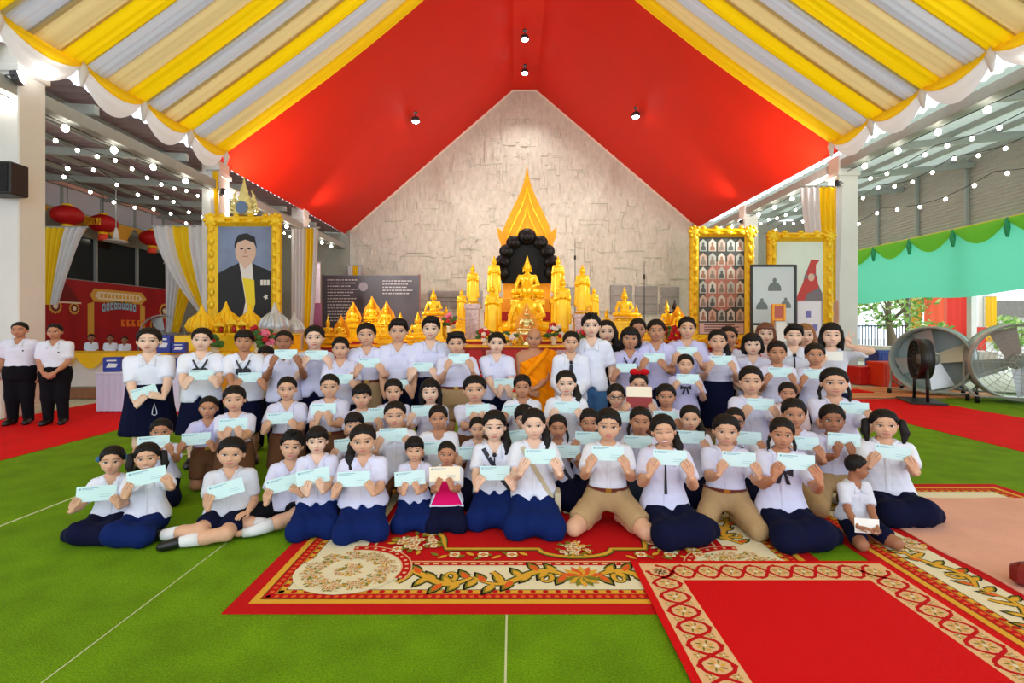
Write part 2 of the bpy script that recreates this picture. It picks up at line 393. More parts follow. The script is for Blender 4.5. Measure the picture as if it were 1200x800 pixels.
for k in range(6):
    y0 = 14.0 + k * 2.3; w = struct(f'window_{k + 1}', MB().bbox((-17.08, y0 + .05, 3.45), (-17.04, y0 + 2.25, 5.2), .006), DPANE)
    MB().bbox((-17.1, y0 + 2.24, 3.3), (-16.95, y0 + 2.36, 5.25), .006).obj('window_post', STEEL, w); MB().bbox((-17.1, y0, 3.3), (-16.92, y0 + 2.3, 3.46), .006).obj('window_sill', STEEL, w)
MB().bbox((-17.3, 28, 0), (-8.9, 28.2, 7), .01).obj('rear_closing_wall', M('wall_grey_green', (150, 152, 140)), wl)
# --- right outer wall: upper cladding only, open below
wr = struct('wall_right', sheet(0, 0, 0, 0, 0, 1, .5, 0), WALLSH)
m = MB(); n = 22; P_ = []
for k in range(n * 2 + 1): P_.append([(16.1 + (.03 if k % 2 else 0), 4, 5.05 + k * 2.62 / (2 * n)), (16.1 + (.03 if k % 2 else 0), 28.2, 5.05 + k * 2.62 / (2 * n))])
m.grid(P_); wr.data = m.mesh('wall_right', WALLSH)
for yy in np.arange(7, 28, 2.2): MB().bbox((15.95, yy, 5.0), (16.08, yy + .10, 7.5), .006).obj('stud', STEEL, wr)
for yy in (5, 11.5, 18, 24.5): MB().bbox((16.15, yy, 0), (16.35, yy + .2, 7.4), .01).obj('post', WHITE, wr)
MB().bbox((9.9, 28.05, 0), (16.5, 28.25, 7.4), .01).obj('rear_closing_wall', WALLSH, wr)
# ------------------------------------------------------------------ ceiling drapes of the front bay
YEL = M('drape_yellow', (250, 212, 4), .7, transl=.3, bump=.2, bscale=14, stretch=(.3, 1, .3)); BEI = M('drape_champagne', (226, 202, 140), .6, transl=.3, bump=.2, bscale=14, stretch=(.3, 1, .3)); SIL = M('drape_silver', (196, 198, 202), .55, transl=.3, bump=.2, bscale=14, stretch=(.3, 1, .3))
WHI = M('swag_white', (240, 240, 240), .7, transl=.3); AMB = M('swag_amber', (255, 208, 20), .7, transl=.35)
PER = 1.72
for s, A, Bp, lb in ((-1, np.array((-8.75, 6.85)), np.array((.6, 14.55)), 'left'), (1, np.array((9.75, 7.15)), np.array((.7, 14.2)), 'right')):
    root = thing('ceiling_drape', f'{lb} half of the pleated yellow, champagne and silver ceiling drape', 'drape', (0, 0, 0), group='ceiling drapes')
    y = YC + .05; k = 0; d = unit(Bp - A); nrm = np.array((d[1] * -s, d[0] * s)) * 1.0
    nrm = np.array((-d[1], d[0])) if s < 0 else np.array((d[1], -d[0]))        # pointing up and out
    while y > -5.0:
        w = PER / 3 * (1.0, 1.05, .95)[k % 3]; m = MB(); P_ = []; nu = 14; nw = 15
        for i in range(nu):
            t = i / (nu - 1); c = A + (Bp - A) * t; sag = -.28 * math.sin(math.pi * t); row = []
            for j in range(nw):
                q = j / (nw - 1); rip = .035 * math.sin(q * math.pi * 7 + k) + .02 * math.sin(q * 31 + k * 2 + t * 3) - .06 * math.sin(math.pi * q)
                p = c + nrm * (sag + rip); row.append((p[0], y + w * .06 - w * q * 1.14, p[1]))
            P_.append(row)
        m.grid(P_); m.obj('drape_strip', (YEL, BEI, SIL)[k % 3], root, smooth=True); y -= w; k += 1
    # scalloped swags along the eave
    yj = YC - .05; i = 0
    while yj > -4:
        sw_ = thing('eave_swag', f'{["first", "second", "third", "fourth", "fifth", "sixth", "seventh", "eighth", "ninth", "tenth", "eleventh", "twelfth"][i]} amber and white scalloped swag from the altar along the {lb} eave', 'swag', (A[0], yj, A[1]), group='swags along the eaves')
        for nm, m_, s0, s1, off in (('amber_band', AMB, 0, .56, 0), ('white_band', WHI, .50, 1., -.02)):
            mb = MB(); P_ = []
            for a in range(17):
                t = a / 16; dep = .20 + .62 * math.sin(math.pi * t) ** .8; row = []
                for b in range(8):
                    q = s0 + (s1 - s0) * b / 7; fold = .035 * math.sin(q * 22 + 2.0 * math.sin(math.pi * t)) * math.sin(math.pi * t)
                    row.append((-s * (.10 * math.sin(math.pi * min(q * 1.1, 1)) + fold + off) - s * .05, -PER * t, .18 - dep * q - .05 * (1 - math.sin(math.pi * t))))
                P_.append(row)
            mb.grid(P_); mb.obj(nm, m_, sw_, smooth=True)
        mb = MB(); mb.tube([(-s * .06, 0, .2), (-s * .12, .02, -.1), (-s * .10, 0, -.42)], [.05, .09, .03], 8); mb.obj('white_knot', WHI, sw_, smooth=True)
        yj -= PER; i += 1
# ------------------------------------------------------------------ patterned carpets (flat woven colours laid on as thin shapes)
CR = M('woven_crimson', (196, 14, 20), .9, bump=.4, bscale=140, spec=.15); CRD = M('woven_scarlet', (214, 8, 12), .9, bump=.4, bscale=140, spec=.15)
GO = M('woven_gold', (226, 170, 56), .9, bump=.4, bscale=140, spec=.15); CM = M('woven_cream', (236, 226, 196), .9, bump=.4, bscale=140, spec=.15); OL = M('woven_olive', (128, 126, 40), .9, bump=.4, bscale=140, spec=.15)
BK = M('woven_black', (30, 20, 14), .9, spec=.15); OR = M('woven_orange', (226, 96, 40), .9, bump=.4, bscale=140, spec=.15); PK = M('woven_dusty_pink', (196, 70, 66), .9, spec=.15); TA = M('woven_tan', (232, 188, 140), .9, bump=.4, bscale=140, spec=.15)
PALC = [CR, GO, CM, OL, BK, OR, PK, TA, CRD]
cCR, cGO, cCM, cOL, cBK, cOR, cPK, cTA, cRD = range(9)
class Flat(MB):
    """flat coloured shapes stacked a fraction of a millimetre apart"""
    def __init__(s, z0): super().__init__(); s.z = z0
    def poly(s, pts, m, lift): s.add([(x, y, s.z + lift * .0004) for x, y in pts], [tuple(range(len(pts)))], m)
    def rect(s, x0, y0, x1, y1, m, l): s.poly([(x0, y0), (x1, y0), (x1, y1), (x0, y1)], m, l)
    def ringr(s, x0, y0, x1, y1, w, m, l):
        for a in ((x0, y0, x1, y0 + w), (x0, y1 - w, x1, y1), (x0, y0 + w, x0 + w, y1 - w), (x1 - w, y0 + w, x1, y1 - w)): s.rect(*a, m, l)
    def disc(s, x, y, r, m, l, n=10, ry=None): s.poly([(x + r * math.cos(2 * math.pi * i / n), y + (ry or r) * math.sin(2 * math.pi * i / n)) for i in range(n)], m, l)
    def leaf(s, x, y, a, L, w, m, l):
        c, d = math.cos(a), math.sin(a); pts = [(0, 0), (.3, .5), (.65, .42), (1, 0), (.65, -.42), (.3, -.5)]
        s.poly([(x + c * L * p - d * w * q, y + d * L * p + c * w * q) for p, q in pts], m, l)
    def stroke(s, pts, w, m, l):
        pts = [np.array(p, float) for p in pts]; n = len(pts); L_, R_ = [], []
        for i in range(n):
            t = unit(pts[min(i + 1, n - 1)] - pts[max(i - 1, 0)]); nn = np.array((-t[1], t[0])); ww = (w[i] if not np.isscalar(w) else w) / 2
            L_.append(pts[i] + nn * ww); R_.append(pts[i] - nn * ww)
        V = [(p[0], p[1], s.z + l * .0004) for p in L_ + R_]; s.add(V, [(n + i, n + i + 1, i + 1, i) for i in range(n - 1)], m)
    def rose(s, x, y, r, l):
        for i in range(8): a = i * math.pi / 4; s.disc(x + r * .62 * math.cos(a), y + r * .62 * math.sin(a), r * .36, cCM if i % 2 else (cTA if i % 4 else cGO), l + (i % 2) * .5, 7)
        s.disc(x, y, r * .42, cPK, l + 2, 9); s.disc(x, y, r * .24, cGO, l + 3, 8); s.disc(x + r * .05, y, r * .13, cGO, l + 4, 6)
    def bouquet(s, x, y, r, l, rnd):
        for i in range(44):
            a = rnd.uniform(0, 6.28); q = r * rnd.uniform(.35, 1.0); s.leaf(x + q * .7 * math.cos(a), y + q * .7 * math.sin(a), a + rnd.uniform(-.6, .6), r * .34, r * .16, rnd.choice((cOL, cGO, cOL, cCM, cOL, cGO)), l + .01 * i)
        for i in range(20):
            a = rnd.uniform(0, 6.28); q = r * rnd.uniform(0, .85); s.rose(x + q * math.cos(a), y + q * math.sin(a), r * rnd.uniform(.12, .20), l + 1 + .3 * i)
    def scroll(s, P0, ex, L, amp, l, flip=1):
        """acanthus scroll of length L from P0 along ex"""
        ex = np.array(ex, float); ey = np.array((-ex[1], ex[0])) * flip; P0 = np.array(P0, float); f = lambda a, b: P0 + ex * a + ey * b
        for col, w, ll in ((cBK, 1.28, 0), (cOL, 1.0, .5), (cGO, .72, 1)):
            pts = [f(L * t, amp * .62 * math.sin(t * 2 * math.pi)) for t in np.linspace(0, 1, 22)]
            s.stroke(pts, [amp * .46 * w * (.4 + .6 * math.sin(math.pi * min(1, t * 1.1 + .05))) for t in np.linspace(0, 1, 22)], col, l + ll)
            for c0, sg in ((.26, 1), (.76, -1)):
                sp = [f(L * c0 + L * .085 * (1 - t * .75) * math.cos(4.6 * t * sg + (2.2 if sg > 0 else -1.0)), sg * -amp * .1 + amp * .48 * (1 - t * .72) * math.sin(4.6 * t + 2.2) * 1.0) for t in np.linspace(0, 1, 14)]
                s.stroke(sp, [amp * .3 * w * (1 - .6 * t) for t in np.linspace(0, 1, 14)], col, l + ll + .2)
            for k in range(11):
                t = (k + .5) / 11; b = f(L * t, amp * .62 * math.sin(t * 2 * math.pi)); ang = math.atan2(ex[1], ex[0]) + flip * (1.05 if k % 2 else -1.05); s.leaf(b[0], b[1], ang, amp * .95 * (.35 + .65 * w), amp * .44 * w, col if k % 3 else (cOR if col == cGO else col), l + ll + .3)
def edge_bands(fl_, x0, y0, x1, y1, l=1):
    """crimson margin, gold line, dotted red and orange bands, then the cream field; returns the inner box"""
    i = .10; fl_.ringr(x0 + i, y0 + i, x1 - i, y1 - i, .045, cGO, l); fl_.ringr(x0 + i + .045, y0 + i + .045, x1 - i - .045, y1 - i - .045, .006, cBK, l)
    j = i + .051; fl_.ringr(x0 + j, y0 + j, x1 - j, y1 - j, .055, cCR, l)
    def dots(off, col, sz, step, ll):
        xa, ya, xb, yb = x0 + off, y0 + off, x1 - off, y1 - off
        for n, f in ((int((xb - xa) / step), lambda t: ((xa + (xb - xa) * t, ya), (xa + (xb - xa) * t, yb))), (int((yb - ya) / step), lambda t: ((xa, ya + (yb - ya) * t), (xb, ya + (yb - ya) * t)))):
            for k in range(n + 1):
                for p in f(k / max(n, 1)): fl_.disc(p[0], p[1], sz, col, ll, 6)
    dots(j + .027, cOR, .016, .05, l + 1)
    q = j + .055; fl_.ringr(x0 + q, y0 + q, x1 - q, y1 - q, .045, cGO, l); fl_.ringr(x0 + q + .004, y0 + q + .004, x1 - q - .004, y1 - q - .004, .005, cBK, l + 1)
    dots(q + .026, cCR, .019, .075, l + 2)
    q += .045; fl_.ringr(x0 + q, y0 + q, x1 - q, y1 - q, .006, cBK, l + 1); return q + .006
# --- carpet one: large crimson carpet beneath the front row
x0, x1, y0, y1 = -1.62, 2.10, 2.85, 6.1; rnd = random.Random(5)
c1 = thing('floor_carpet', 'large crimson carpet with cream floral border beneath the kneeling front row', 'carpet', ((x0 + x1) / 2, y0, 0), group='carpets on the turf')
ox, oy = (x0 + x1) / 2, y0
MB().bbox((x0 - ox, y0 - oy, 0), (x1 - ox, y1 - oy, .007), .002).obj('carpet_pile', CR, c1)
f = Flat(.0072); q = edge_bands(f, x0, y0, x1, y1)
f.ringr(x0 + q, y0 + q, x1 - q, y1 - q, .30, cCM, 2); q2 = q + .30
f.ringr(x0 + q2, y0 + q2, x1 - q2, y1 - q2, .012, cCM, 3); f.ringr(x0 + q2 + .012, y0 + q2 + .012, x1 - q2 - .012, y1 - q2 - .012, .05, cCR, 3)
for k in range(46): f.rect(x0 + q2 + .03 + k * .063, y0 + q2 + .026, x0 + q2 + .065 + k * .063, y0 + q2 + .048, cTA, 4) if x0 + q2 + .065 + k * .063 < x1 - q2 else None
f.ringr(x0 + q2 + .062, y0 + q2 + .062, x1 - q2 - .062, y1 - q2 - .062, .014, cTA, 4)
cx = .45; my = y0 + q + .15
for sgn in (-1, 1):
    f.scroll((cx + sgn * .08, my), (sgn, 0), .62, .14, 6, flip=sgn); f.scroll((cx + sgn * .70, my), (sgn, 0), .58, .14, 6, flip=-sgn)
for k in range(7): f.leaf(cx, my, math.pi / 2 + (k - 3) * .42, .15, .05, cGO if k % 2 else cOR, 12 + k * .1); f.leaf(cx, my, -math.pi / 2 + (k - 3) * .42, .13, .05, cGO if k % 2 else cOL, 13 + k * .1)
for mx_ in (x0 + q + .15, x1 - q - .15):
    for yy in (3.75, 4.5, 5.2): f.scroll((mx_, yy), (0, 1), .62, .12, 6)
for bx, by in ((x0 + q + .30, y0 + q + .24), (x1 - q - .30, y0 + q + .24)):
    sg = 1 if bx < 0 else -1
    f.disc(bx, by, .35, cCM, 14, 24, .31); arc_ = [(bx + sg * .37 * math.cos(t), by + .33 * math.sin(t)) for t in np.linspace(-.35, 1.75, 14)]; f.stroke(arc_, .075, cTA, 15); f.stroke(arc_, .055, cCR, 16)
    for t in np.linspace(-.3, 1.7, 12): f.disc(bx + sg * .37 * math.cos(t), by + .33 * math.sin(t), .014, cTA, 17, 6)
    for k in range(11): t = k * 6.283 / 11; f.bouquet(bx + .24 * math.cos(t), by + .21 * math.sin(t), .085, 18 + k * .1, rnd)
    f.bouquet(bx, by, .10, 20, rnd)
# inner field: gold moulded outline with bouquets
ix0, ix1, iy0 = x0 + q2 + .34, x1 - q2 - .34, y0 + q2 + .26
out = [(ix0, 5.6), (ix0, iy0 + .34)] + [(ix0 + .22 * math.sin(t), iy0 + .34 - .22 * (1 - math.cos(t))) for t in np.linspace(.3, 1.57, 5)] + [(ix0 + .25, iy0), (cx - .33, iy0)] + [(cx + .26 * math.cos(t), iy0 + .13 * math.sin(t) - .0) for t in np.linspace(math.pi, 2 * math.pi, 10)] + [(cx + .33, iy0), (ix1 - .25, iy0)] + [(ix1 - .22 * math.sin(t), iy0 + .34 - .22 * (1 - math.cos(t))) for t in np.linspace(1.57, .3, 5)] + [(ix1, iy0 + .34), (ix1, 5.6)]
f.stroke(out, .058, cBK, 8); f.stroke(out, .048, cOL, 9); f.stroke([(a, b + .006) for a, b in out], .028, cGO, 10)
for bx, by, br in ((ix0 + .02, iy0 + .10, .21), (ix1 - .02, iy0 + .10, .21), (cx, iy0 - .01, .15), (cx, iy0 + .95, .3)): f.bouquet(bx, by, br, 20, rnd)
for sgn in (-1, 1):
    for k in range(11): f.leaf(cx + sgn * (.34 + k * .062), iy0 - .105 + .012 * math.sin(k), (0 if sgn > 0 else math.pi) + (.7 if k % 2 else -.7), .085, .034, cOL if k % 3 else cGO, 12 + .1 * k)
    for k in range(3): f.rose(cx + sgn * (.45 + k * .2), iy0 - .10, .045, 20)
f.v = [(a - ox, b - oy, c) for a, b, c in f.v]; o = f.obj('woven_pattern', PALC, c1); o['kind'] = 'stuff'
# --- carpet two: the same weave lying along the right
x0, x1, y0, y1 = 2.44, 4.9, 0.3, 5.2; ox, oy = 3.0, y0
c2 = thing('floor_carpet', 'crimson and cream floral carpet partly under the pinkish mat at right', 'carpet', (ox, oy, 0), group='carpets on the turf')
MB().bbox((x0 - ox, 0, 0), (x1 - ox, y1 - oy, .007), .002).obj('carpet_pile', CR, c2)
f = Flat(.0072); q = edge_bands(f, x0, y0, x1, y1); f.ringr(x0 + q, y0 + q, x1 - q, y1 - q, .28, cCM, 2)
for k in range(7): f.scroll((x0 + q + .14, .65 + k * .62), (0, 1), .60, .11, 6, flip=1 if k % 2 else -1)
f.bouquet(x0 + q + .16, 3.75, .17, 18, rnd); f.bouquet(x0 + q + .14, 1.6, .17, 18, rnd)
f.v = [(a - ox, b - oy, c) for a, b, c in f.v]; o = f.obj('woven_pattern', PALC, c2); o['kind'] = 'stuff'
# --- carpet three: red with tan lattice border, on top
x0, x1, y0, y1 = .80, 2.50, .25, 3.46; ox, oy = 1.65, y0
c3 = thing('floor_carpet', 'plain red carpet with tan lattice border in the right foreground', 'carpet', (ox, oy, .0145), group='carpets on the turf')
MB().bbox((x0 - ox, 0, 0), (x1 - ox, y1 - oy, .007), .002).obj('carpet_pile', CRD, c3)
f = Flat(.0072); f.ringr(x0 + .045, y0 + .045, x1 - .045, y1 - .045, .018, cTA, 1); bw = .20
f.ringr(x0 + .25, y0 + .25, x1 - .25, y1 - .25, .016, cTA, 1)
f.ringr(x0 + .063, y0 + .063, x1 - .063, y1 - .063, .187, cTA, 1)
def filigree(x, y, s, l):
    for i in range(8):
        a = i * .785; f.leaf(x + s * .18 * math.cos(a), y + s * .18 * math.sin(a), a + .5, s * .42, s * .13, cOL if i % 2 else cGO, l + .02 * i)
    f.disc(x, y, s * .14, cCM, l + .5, 8)
def lattice(P0, ex, n, step):
    ex = np.array(ex, float); ey = np.array((-ex[1], ex[0])); P0 = np.array(P0, float); hw = .082
    for ph in (1, -1):
        pts = [P0 + ex * (t * step) + ey * (ph * hw * math.cos(math.pi * t) * (1 - .10 * math.cos(4 * math.pi * t))) for t in np.arange(0, n + .01, .125)]; f.stroke(pts, .020, cCR, 3)
    for k in range(n + 1):
        c = P0 + ex * k * step
        if k < n: m_ = c + ex * step / 2; f.disc(m_[0], m_[1], .020, cCR, 4, 8); filigree(c[0] + ex[0] * 0, c[1], .085, 5)
        for s2 in (-1, 1): q_ = P0 + ex * (k + .5) * step + ey * s2 * .062; filigree(q_[0], q_[1], .042, 5) if k < n else None
        for s2 in (-1, 1): q_ = c + ey * s2 * hw; f.disc(q_[0], q_[1], .016, cCR, 4, 6)
st_ = .1535
for xm in (x0 + .156, x1 - .156): lattice((xm, y1 - .156), (0, -1), 19, st_)
lattice((x0 + .156, y1 - .156), (1, 0), 9, (x1 - x0 - .312) / 9)
f.v = [(a - ox, b - oy, c) for a, b, c in f.v]; o = f.obj('woven_pattern', PALC, c3); o['kind'] = 'stuff'
# --- pinkish mat
P_ = [[(3.05 + 4.1 * i / 40 + .012 * math.sin(j), .4 + 4.35 * j / 40, .014 + .006 * max(0, math.sin(i * .9 + j * .35)) * (i > 0) * (j > 0)) for i in range(41)] for j in range(41)]
mb = MB(); mb.grid(P_); mb.grid([[p for p in P_[-1]], [(p[0], p[1], .0) for p in P_[-1]]]); mb.grid([[r[0] for r in P_], [(r[0][0], r[0][1], 0) for r in P_]])
tag(mb.obj('floor_mat', M('mat_salmon', (226, 168, 148), .9, var=.06, vscale=3, bump=.3, bscale=30), smooth=True), 'plain salmon-pink mat spread on the turf at the right', 'mat')
tag(MB().bbox((3.07, 3.08, .02), (3.55, 3.19, .155), .03).obj('floor_cushion', M('maroon_vinyl', (120, 14, 16), .4)), 'dark maroon floor cushion at the right picture edge on the pink mat', 'cushion')
# ------------------------------------------------------------------ altar: statues, pedestals, flame and hood
GOLD = M('gilded_gold', (255, 204, 24), .30, metal=.3, var=.08, vscale=6, spec=.6); GOLD2 = M('gilded_orange', (252, 168, 24), .4, metal=.2, var=.08, vscale=5); DGOLD = M('aged_gold', (196, 140, 30), .4, metal=.5)
PEARL = M('mosaic_silver_rose', (196, 176, 176), .35, metal=.3, var=.35, vscale=14); BLACK = M('lacquer_black', (10, 10, 11), .5, spec=.25); REDL = M('lacquer_red', (176, 20, 22), .45); BRONZE = M('dark_bronze', (44, 38, 36), .4, metal=.5)
def seated_shape():
    s = Imp()
    s.ell((0, -.03, .14), (.30, .20, .075), k=.05)
    for q in (-1, 1):
        s.cap((q * .10, .02, .15), (q * .29, -.08, .13), .085, .065, k=.04); s.cap((q * .29, -.08, .12), (-q * .10, -.17, .12), .06, .045, k=.03)
    s.swept([(.12, 0, .03, .15, .11), (.26, 0, .03, .115, .085), (.42, 0, .03, .15, .095), (.50, 0, .03, .145, .075), (.545, 0, .03, .06, .05)], k=.04)
    s.cap((-.165, .03, .48), (-.235, .0, .30), .048, .04, k=.03); s.cap((-.235, .0, .30), (-.25, -.14, .18), .038, .03, k=.02); s.cap((-.25, -.15, .17), (-.25, -.17, .10), .03, .02, k=.02)
    s.cap((.165, .03, .48), (.235, .02, .30), .048, .04, k=.03); s.cap((.235, .02, .30), (.05, -.14, .21), .038, .03, k=.02); s.cap((.05, -.15, .20), (-.06, -.15, .19), .032, .022, k=.02)
    s.cap((0, .03, .53), (0, .02, .60), .045, .045, k=.03)
    s.ell((0, .01, .665), (.075, .085, .10), k=.02); s.ell((0, .03, .705), (.085, .09, .075), k=.02); s.cap((0, -.075, .665), (0, -.095, .64), .010, .015, k=.015)
    for q in (-1, 1): s.cap((q * .082, .03, .69), (q * .085, .03, .59), .016, .02, k=.01)
    s.ell((0, .03, .785), (.055, .055, .045), k=.03)
    s.chain([(0, .03, .81), (0, .03, .88), (0, .03, .97)], [.035, .026, .006], k=.02)
    return s
def standing_shape():
    s = Imp()
    s.swept([(.02, 0, .01, .12, .07), (.20, 0, .0, .105, .065), (.45, 0, .0, .10, .065), (.60, 0, .0, .085, .055), (.70, 0, .0, .105, .06), (.75, 0, .0, .09, .045), (.775, 0, .0, .035, .035)], k=.02)
    for q in (-1, 1):
        s.cap((q * .10, 0, .735), (q * .125, .0, .57), .030, .027, k=.02); s.cap((q * .125, .0, .57), (q * .03, -.085, .60), .025, .02, k=.015)
        s.cap((q * .12, .02, .60), (q * .135, .03, .14), .022, .03, k=.03)
        s.cap((q * .048, .0, .875), (q * .05, .0, .80), .010, .012, k=.008)
    s.ell((0, -.095, .60), (.04, .02, .045), k=.015)
    s.cap((0, 0, .76), (0, 0, .81), .03, .03, k=.02); s.ell((0, -.005, .85), (.045, .05, .062), k=.01); s.ell((0, .005, .875), (.05, .052, .045), k=.01)
    s.chain([(0, 0, .91), (0, 0, .945), (0, 0, 1.)], [.03, .02, .004], k=.015)
    return s
SEAT_ME = mesh_from('seated_figure', *seated_shape().mesh(.018), GOLD); STAND_ME = mesh_from('standing_figure', *standing_shape().mesh(.013), GOLD)
SEAT_DK = SEAT_ME.copy(); SEAT_DK.materials.clear(); SEAT_DK.materials.append(BRONZE); SEAT_SV = SEAT_ME.copy(); SEAT_SV.materials.clear(); SEAT_SV.materials.append(M('silver_gilt', (236, 218, 150), .25, metal=.8))
def lotus(r, h, n=16):
    m = MB(); m.lathe([(r * .9, 0), (r * .95, h * .2), (r * .72, h * .45), (r * .80, h * .6), (r, h * .95), (r * .96, h)], (0, 0, 0), 24)
    for k in range(n):
        a = 2 * math.pi * k / n; m.ball((r * .93 * math.cos(a), r * .93 * math.sin(a), h * .72), (r * .16, r * .16, h * .26), 6, 4)
    return m
LOTUS_ME = lotus(.33, .10).mesh('lotus_base', GOLD, True); LOTUS_S = lotus(.16, .05).mesh('lotus_base', GOLD, True); LOTUS_DK = lotus(.33, .10).mesh('lotus_base', BRONZE, True)
TIERS = [(17.6, 19.2, .95), (19.2, 21.4, 1.12), (21.4, 24.6, 1.35)]
def tier(Y):
    for a, b, z in TIERS:
        if a <= Y < b: return z
    return TIERS[-1][2] if Y >= 24 else .8
al_ = M('altar_cloth_red_gold', (150, 40, 30), .7, var=.35, vscale=9)
for i, (a, b, z) in enumerate(TIERS):
    t = thing('altar_step', f'{["lowest front", "middle", "highest rear"][i]} long step of the altar carrying gilded statues', 'altar', (.6, a, 0), group='altar steps')
    MB().bbox((-8.2, 0, 0), (8.0, b - a, z - .06), .01).obj('step_body', al_, t); MB().bbox((-8.3, -.01, z - .06), (8.1, b - a, z), .008).obj('step_top', GOLD, t)
    for k in range(27): MB().bbox((-8.1 + k * .6, -.045, .12), (-7.62 + k * .6, .01, z - .14), .012).obj('inlay_panel', PEARL if k % 2 else REDL, t)
def statue(kind, u, vt, vb, Y, label, cat='statue', ped='gold', mat_=None, halo=False, crown=False):
    b = at(u, vb, Y); hgt = (vb - vt) / F_PX * Y; z0 = tier(Y); s = hgt
    t = thing('buddha_statue', label, cat, (b[0], Y, z0), group='statues on the altar')
    zb = max(b[2] - z0, 0.0)
    ph = .10 if kind == 'seated' else .05
    fig = {'seated': SEAT_ME, 'standing': STAND_ME}[kind]; lo = LOTUS_ME if kind == 'seated' else LOTUS_S
    if mat_ == 'dark': fig, lo = SEAT_DK, LOTUS_DK
    if mat_ == 'silver': fig = SEAT_SV
    o = link('lotus_base', lo, t, (0, 0, zb)); o.scale = (s,) * 3
    o = link('figure', fig, t, (0, 0, zb + (.06 if kind == 'seated' else .045) * s)); k = s * (.94 if kind == 'seated' else .955); o.scale = (k * 1.05, k, k)
    if zb > .03:
        m = MB(); w = (.36 if kind == 'seated' else .20) * s; pm = {'gold': GOLD, 'pearl': PEARL, 'black': BLACK}[ped]
        m.bbox((-w, -w * .8, 0), (w, w * .8, zb * .15), .01); m.bbox((-w * .86, -w * .68, zb * .15), (w * .86, w * .68, zb * .85), .01); m.bbox((-w, -w * .8, zb * .85), (w, w * .8, zb), .01)
        for k in range(3): m.bbox((-w * .7 + k * w * .5, -w * .72, zb * .25), (-w * .3 + k * w * .5, -w * .66, zb * .75), .005)
        m.obj('pedestal', pm, t)
    if halo:
        poly = [(-.36, .1), (-.40, .35), (-.30, .62), (-.16, .82), (0, 1.12), (.16, .82), (.30, .62), (.40, .35), (.36, .1)]
        MB().prism([(x * s, zb + z * s) for x, z in poly], .13 * s, .17 * s).obj('flame_back', GOLD2, t)
    if crown:
        m = MB(); m.lathe([(.10 * s, 0), (.105 * s, .03 * s), (.07 * s, .06 * s), (.075 * s, .09 * s), (.045 * s, .12 * s), (.045 * s, .15 * s), (.02 * s, .20 * s), (.004 * s, .36 * s)], (0, .02 * s, zb + .76 * s), 12); m.obj('crown_spire', GOLD, t, smooth=True)
        m = MB()
        for q, (w, h0, h1) in enumerate(((.46, -.16, -.08), (.40, -.08, -.02), (.34, -.02, .02))): m.bbox((-w * s, -w * .7 * s, zb + h0 * s), (w * s, w * .7 * s, zb + h1 * s), .01)
        m.obj('tiered_base', GOLD, t)
    return t
statue('seated', 617.5, 316, 398, 20.0, 'largest gilded seated statue in the middle of the altar')
statue('seated', 600 + 18, 297, 352, 22.6, 'gilded seated statue beneath the black hood', ped='gold')
statue('seated', 617, 358, 392, 18.6, 'small pale gold seated statue before the largest statue', mat_='silver', halo=True)
for kind, u, vt, vb, Y, lb, kw in (
    ('standing', 577, 331, 392, 20.0, 'tall gilded standing statue left of the largest statue, in front', {}), ('standing', 579, 299, 350, 22.5, 'gilded standing statue at left behind, beside the black hood', {}),
    ('standing', 659, 322, 390, 20.0, 'tall gilded standing statue right of the largest statue, in front', {}), ('standing', 654, 299, 350, 22.5, 'gilded standing statue at right behind, beside the black hood', {}),
    ('standing', 554, 309, 356, 20.6, 'gilded standing statue on mosaic pedestal, left side of the altar', {'ped': 'pearl'}), ('standing', 682.5, 309, 368, 20.6, 'gilded standing statue on mosaic pedestal, right side of the altar', {'ped': 'pearl'}),
    ('standing', 541, 338, 376, 21.6, 'smaller gilded standing statue outside the left mosaic pedestal', {}), ('standing', 696, 336, 376, 21.6, 'smaller gilded standing statue outside the right mosaic pedestal', {}),
    ('seated', 508, 336, 374, 19.6, 'gilded seated statue left of the altar, before the grey wall', {}), ('seated', 732, 334, 376, 19.6, 'gilded seated statue right of the altar, before the slate panels', {}),
    ('seated', 489.5, 363, 402, 18.4, 'gilded seated statue low beside the dark banner edge', {}), ('seated', 536, 372, 400, 18.4, 'small gilded seated statue beneath the left mosaic pedestal', {}), ('seated', 523, 358, 378, 20.0, 'tiny gilded seated statue between the left larger ones', {}),
    ('seated', 384, 372, 398, 18.4, 'small gilded statue at far left before the banner', {'crown': True}), ('seated', 398.5, 372, 398, 18.2, 'second small gilded crowned statue from left before the banner', {'crown': True, 'halo': True}), ('seated', 413, 356, 380, 20.2, 'third gilded crowned statue from left before the banner', {'crown': True, 'halo': True}),
    ('seated', 435, 350, 378, 20.6, 'tallest gilded crowned statue before the dark banner', {'crown': True, 'halo': True}), ('seated', 452, 356, 384, 20.0, 'gilded crowned statue right of the tallest before the banner', {'crown': True, 'halo': True}), ('seated', 451, 374, 398, 18.2, 'lower gilded crowned statue in front before the banner', {'crown': True}),
    ('seated', 469, 364, 392, 19.8, 'small gilded seated statue at the banner right end', {}), ('seated', 711, 362, 388, 19.0, 'small gilded statue left of the right seated statue', {'crown': True}), ('seated', 746, 356, 380, 20.0, 'small gilded statue just right of the right seated statue', {}),
    ('seated', 782, 354, 384, 19.4, 'small gilded crowned statue near the portrait grid', {'crown': True}), ('seated', 795.5, 360, 386, 19.0, 'small gilded statue left of the portrait grid frame', {'halo': True}), ('seated', 818, 372, 402, 17.9, 'gilded crowned statue before the portrait grid frame, left', {'crown': True}),
    ('seated', 838, 362, 382, 18.0, 'tiny gilded seated statue before the portrait grid', {}), ('seated', 758, 380, 400, 18.0, 'tiny gilded seated statue low at right of the altar', {})):
    statue(kind, u, vt, vb, Y, lb, **kw)
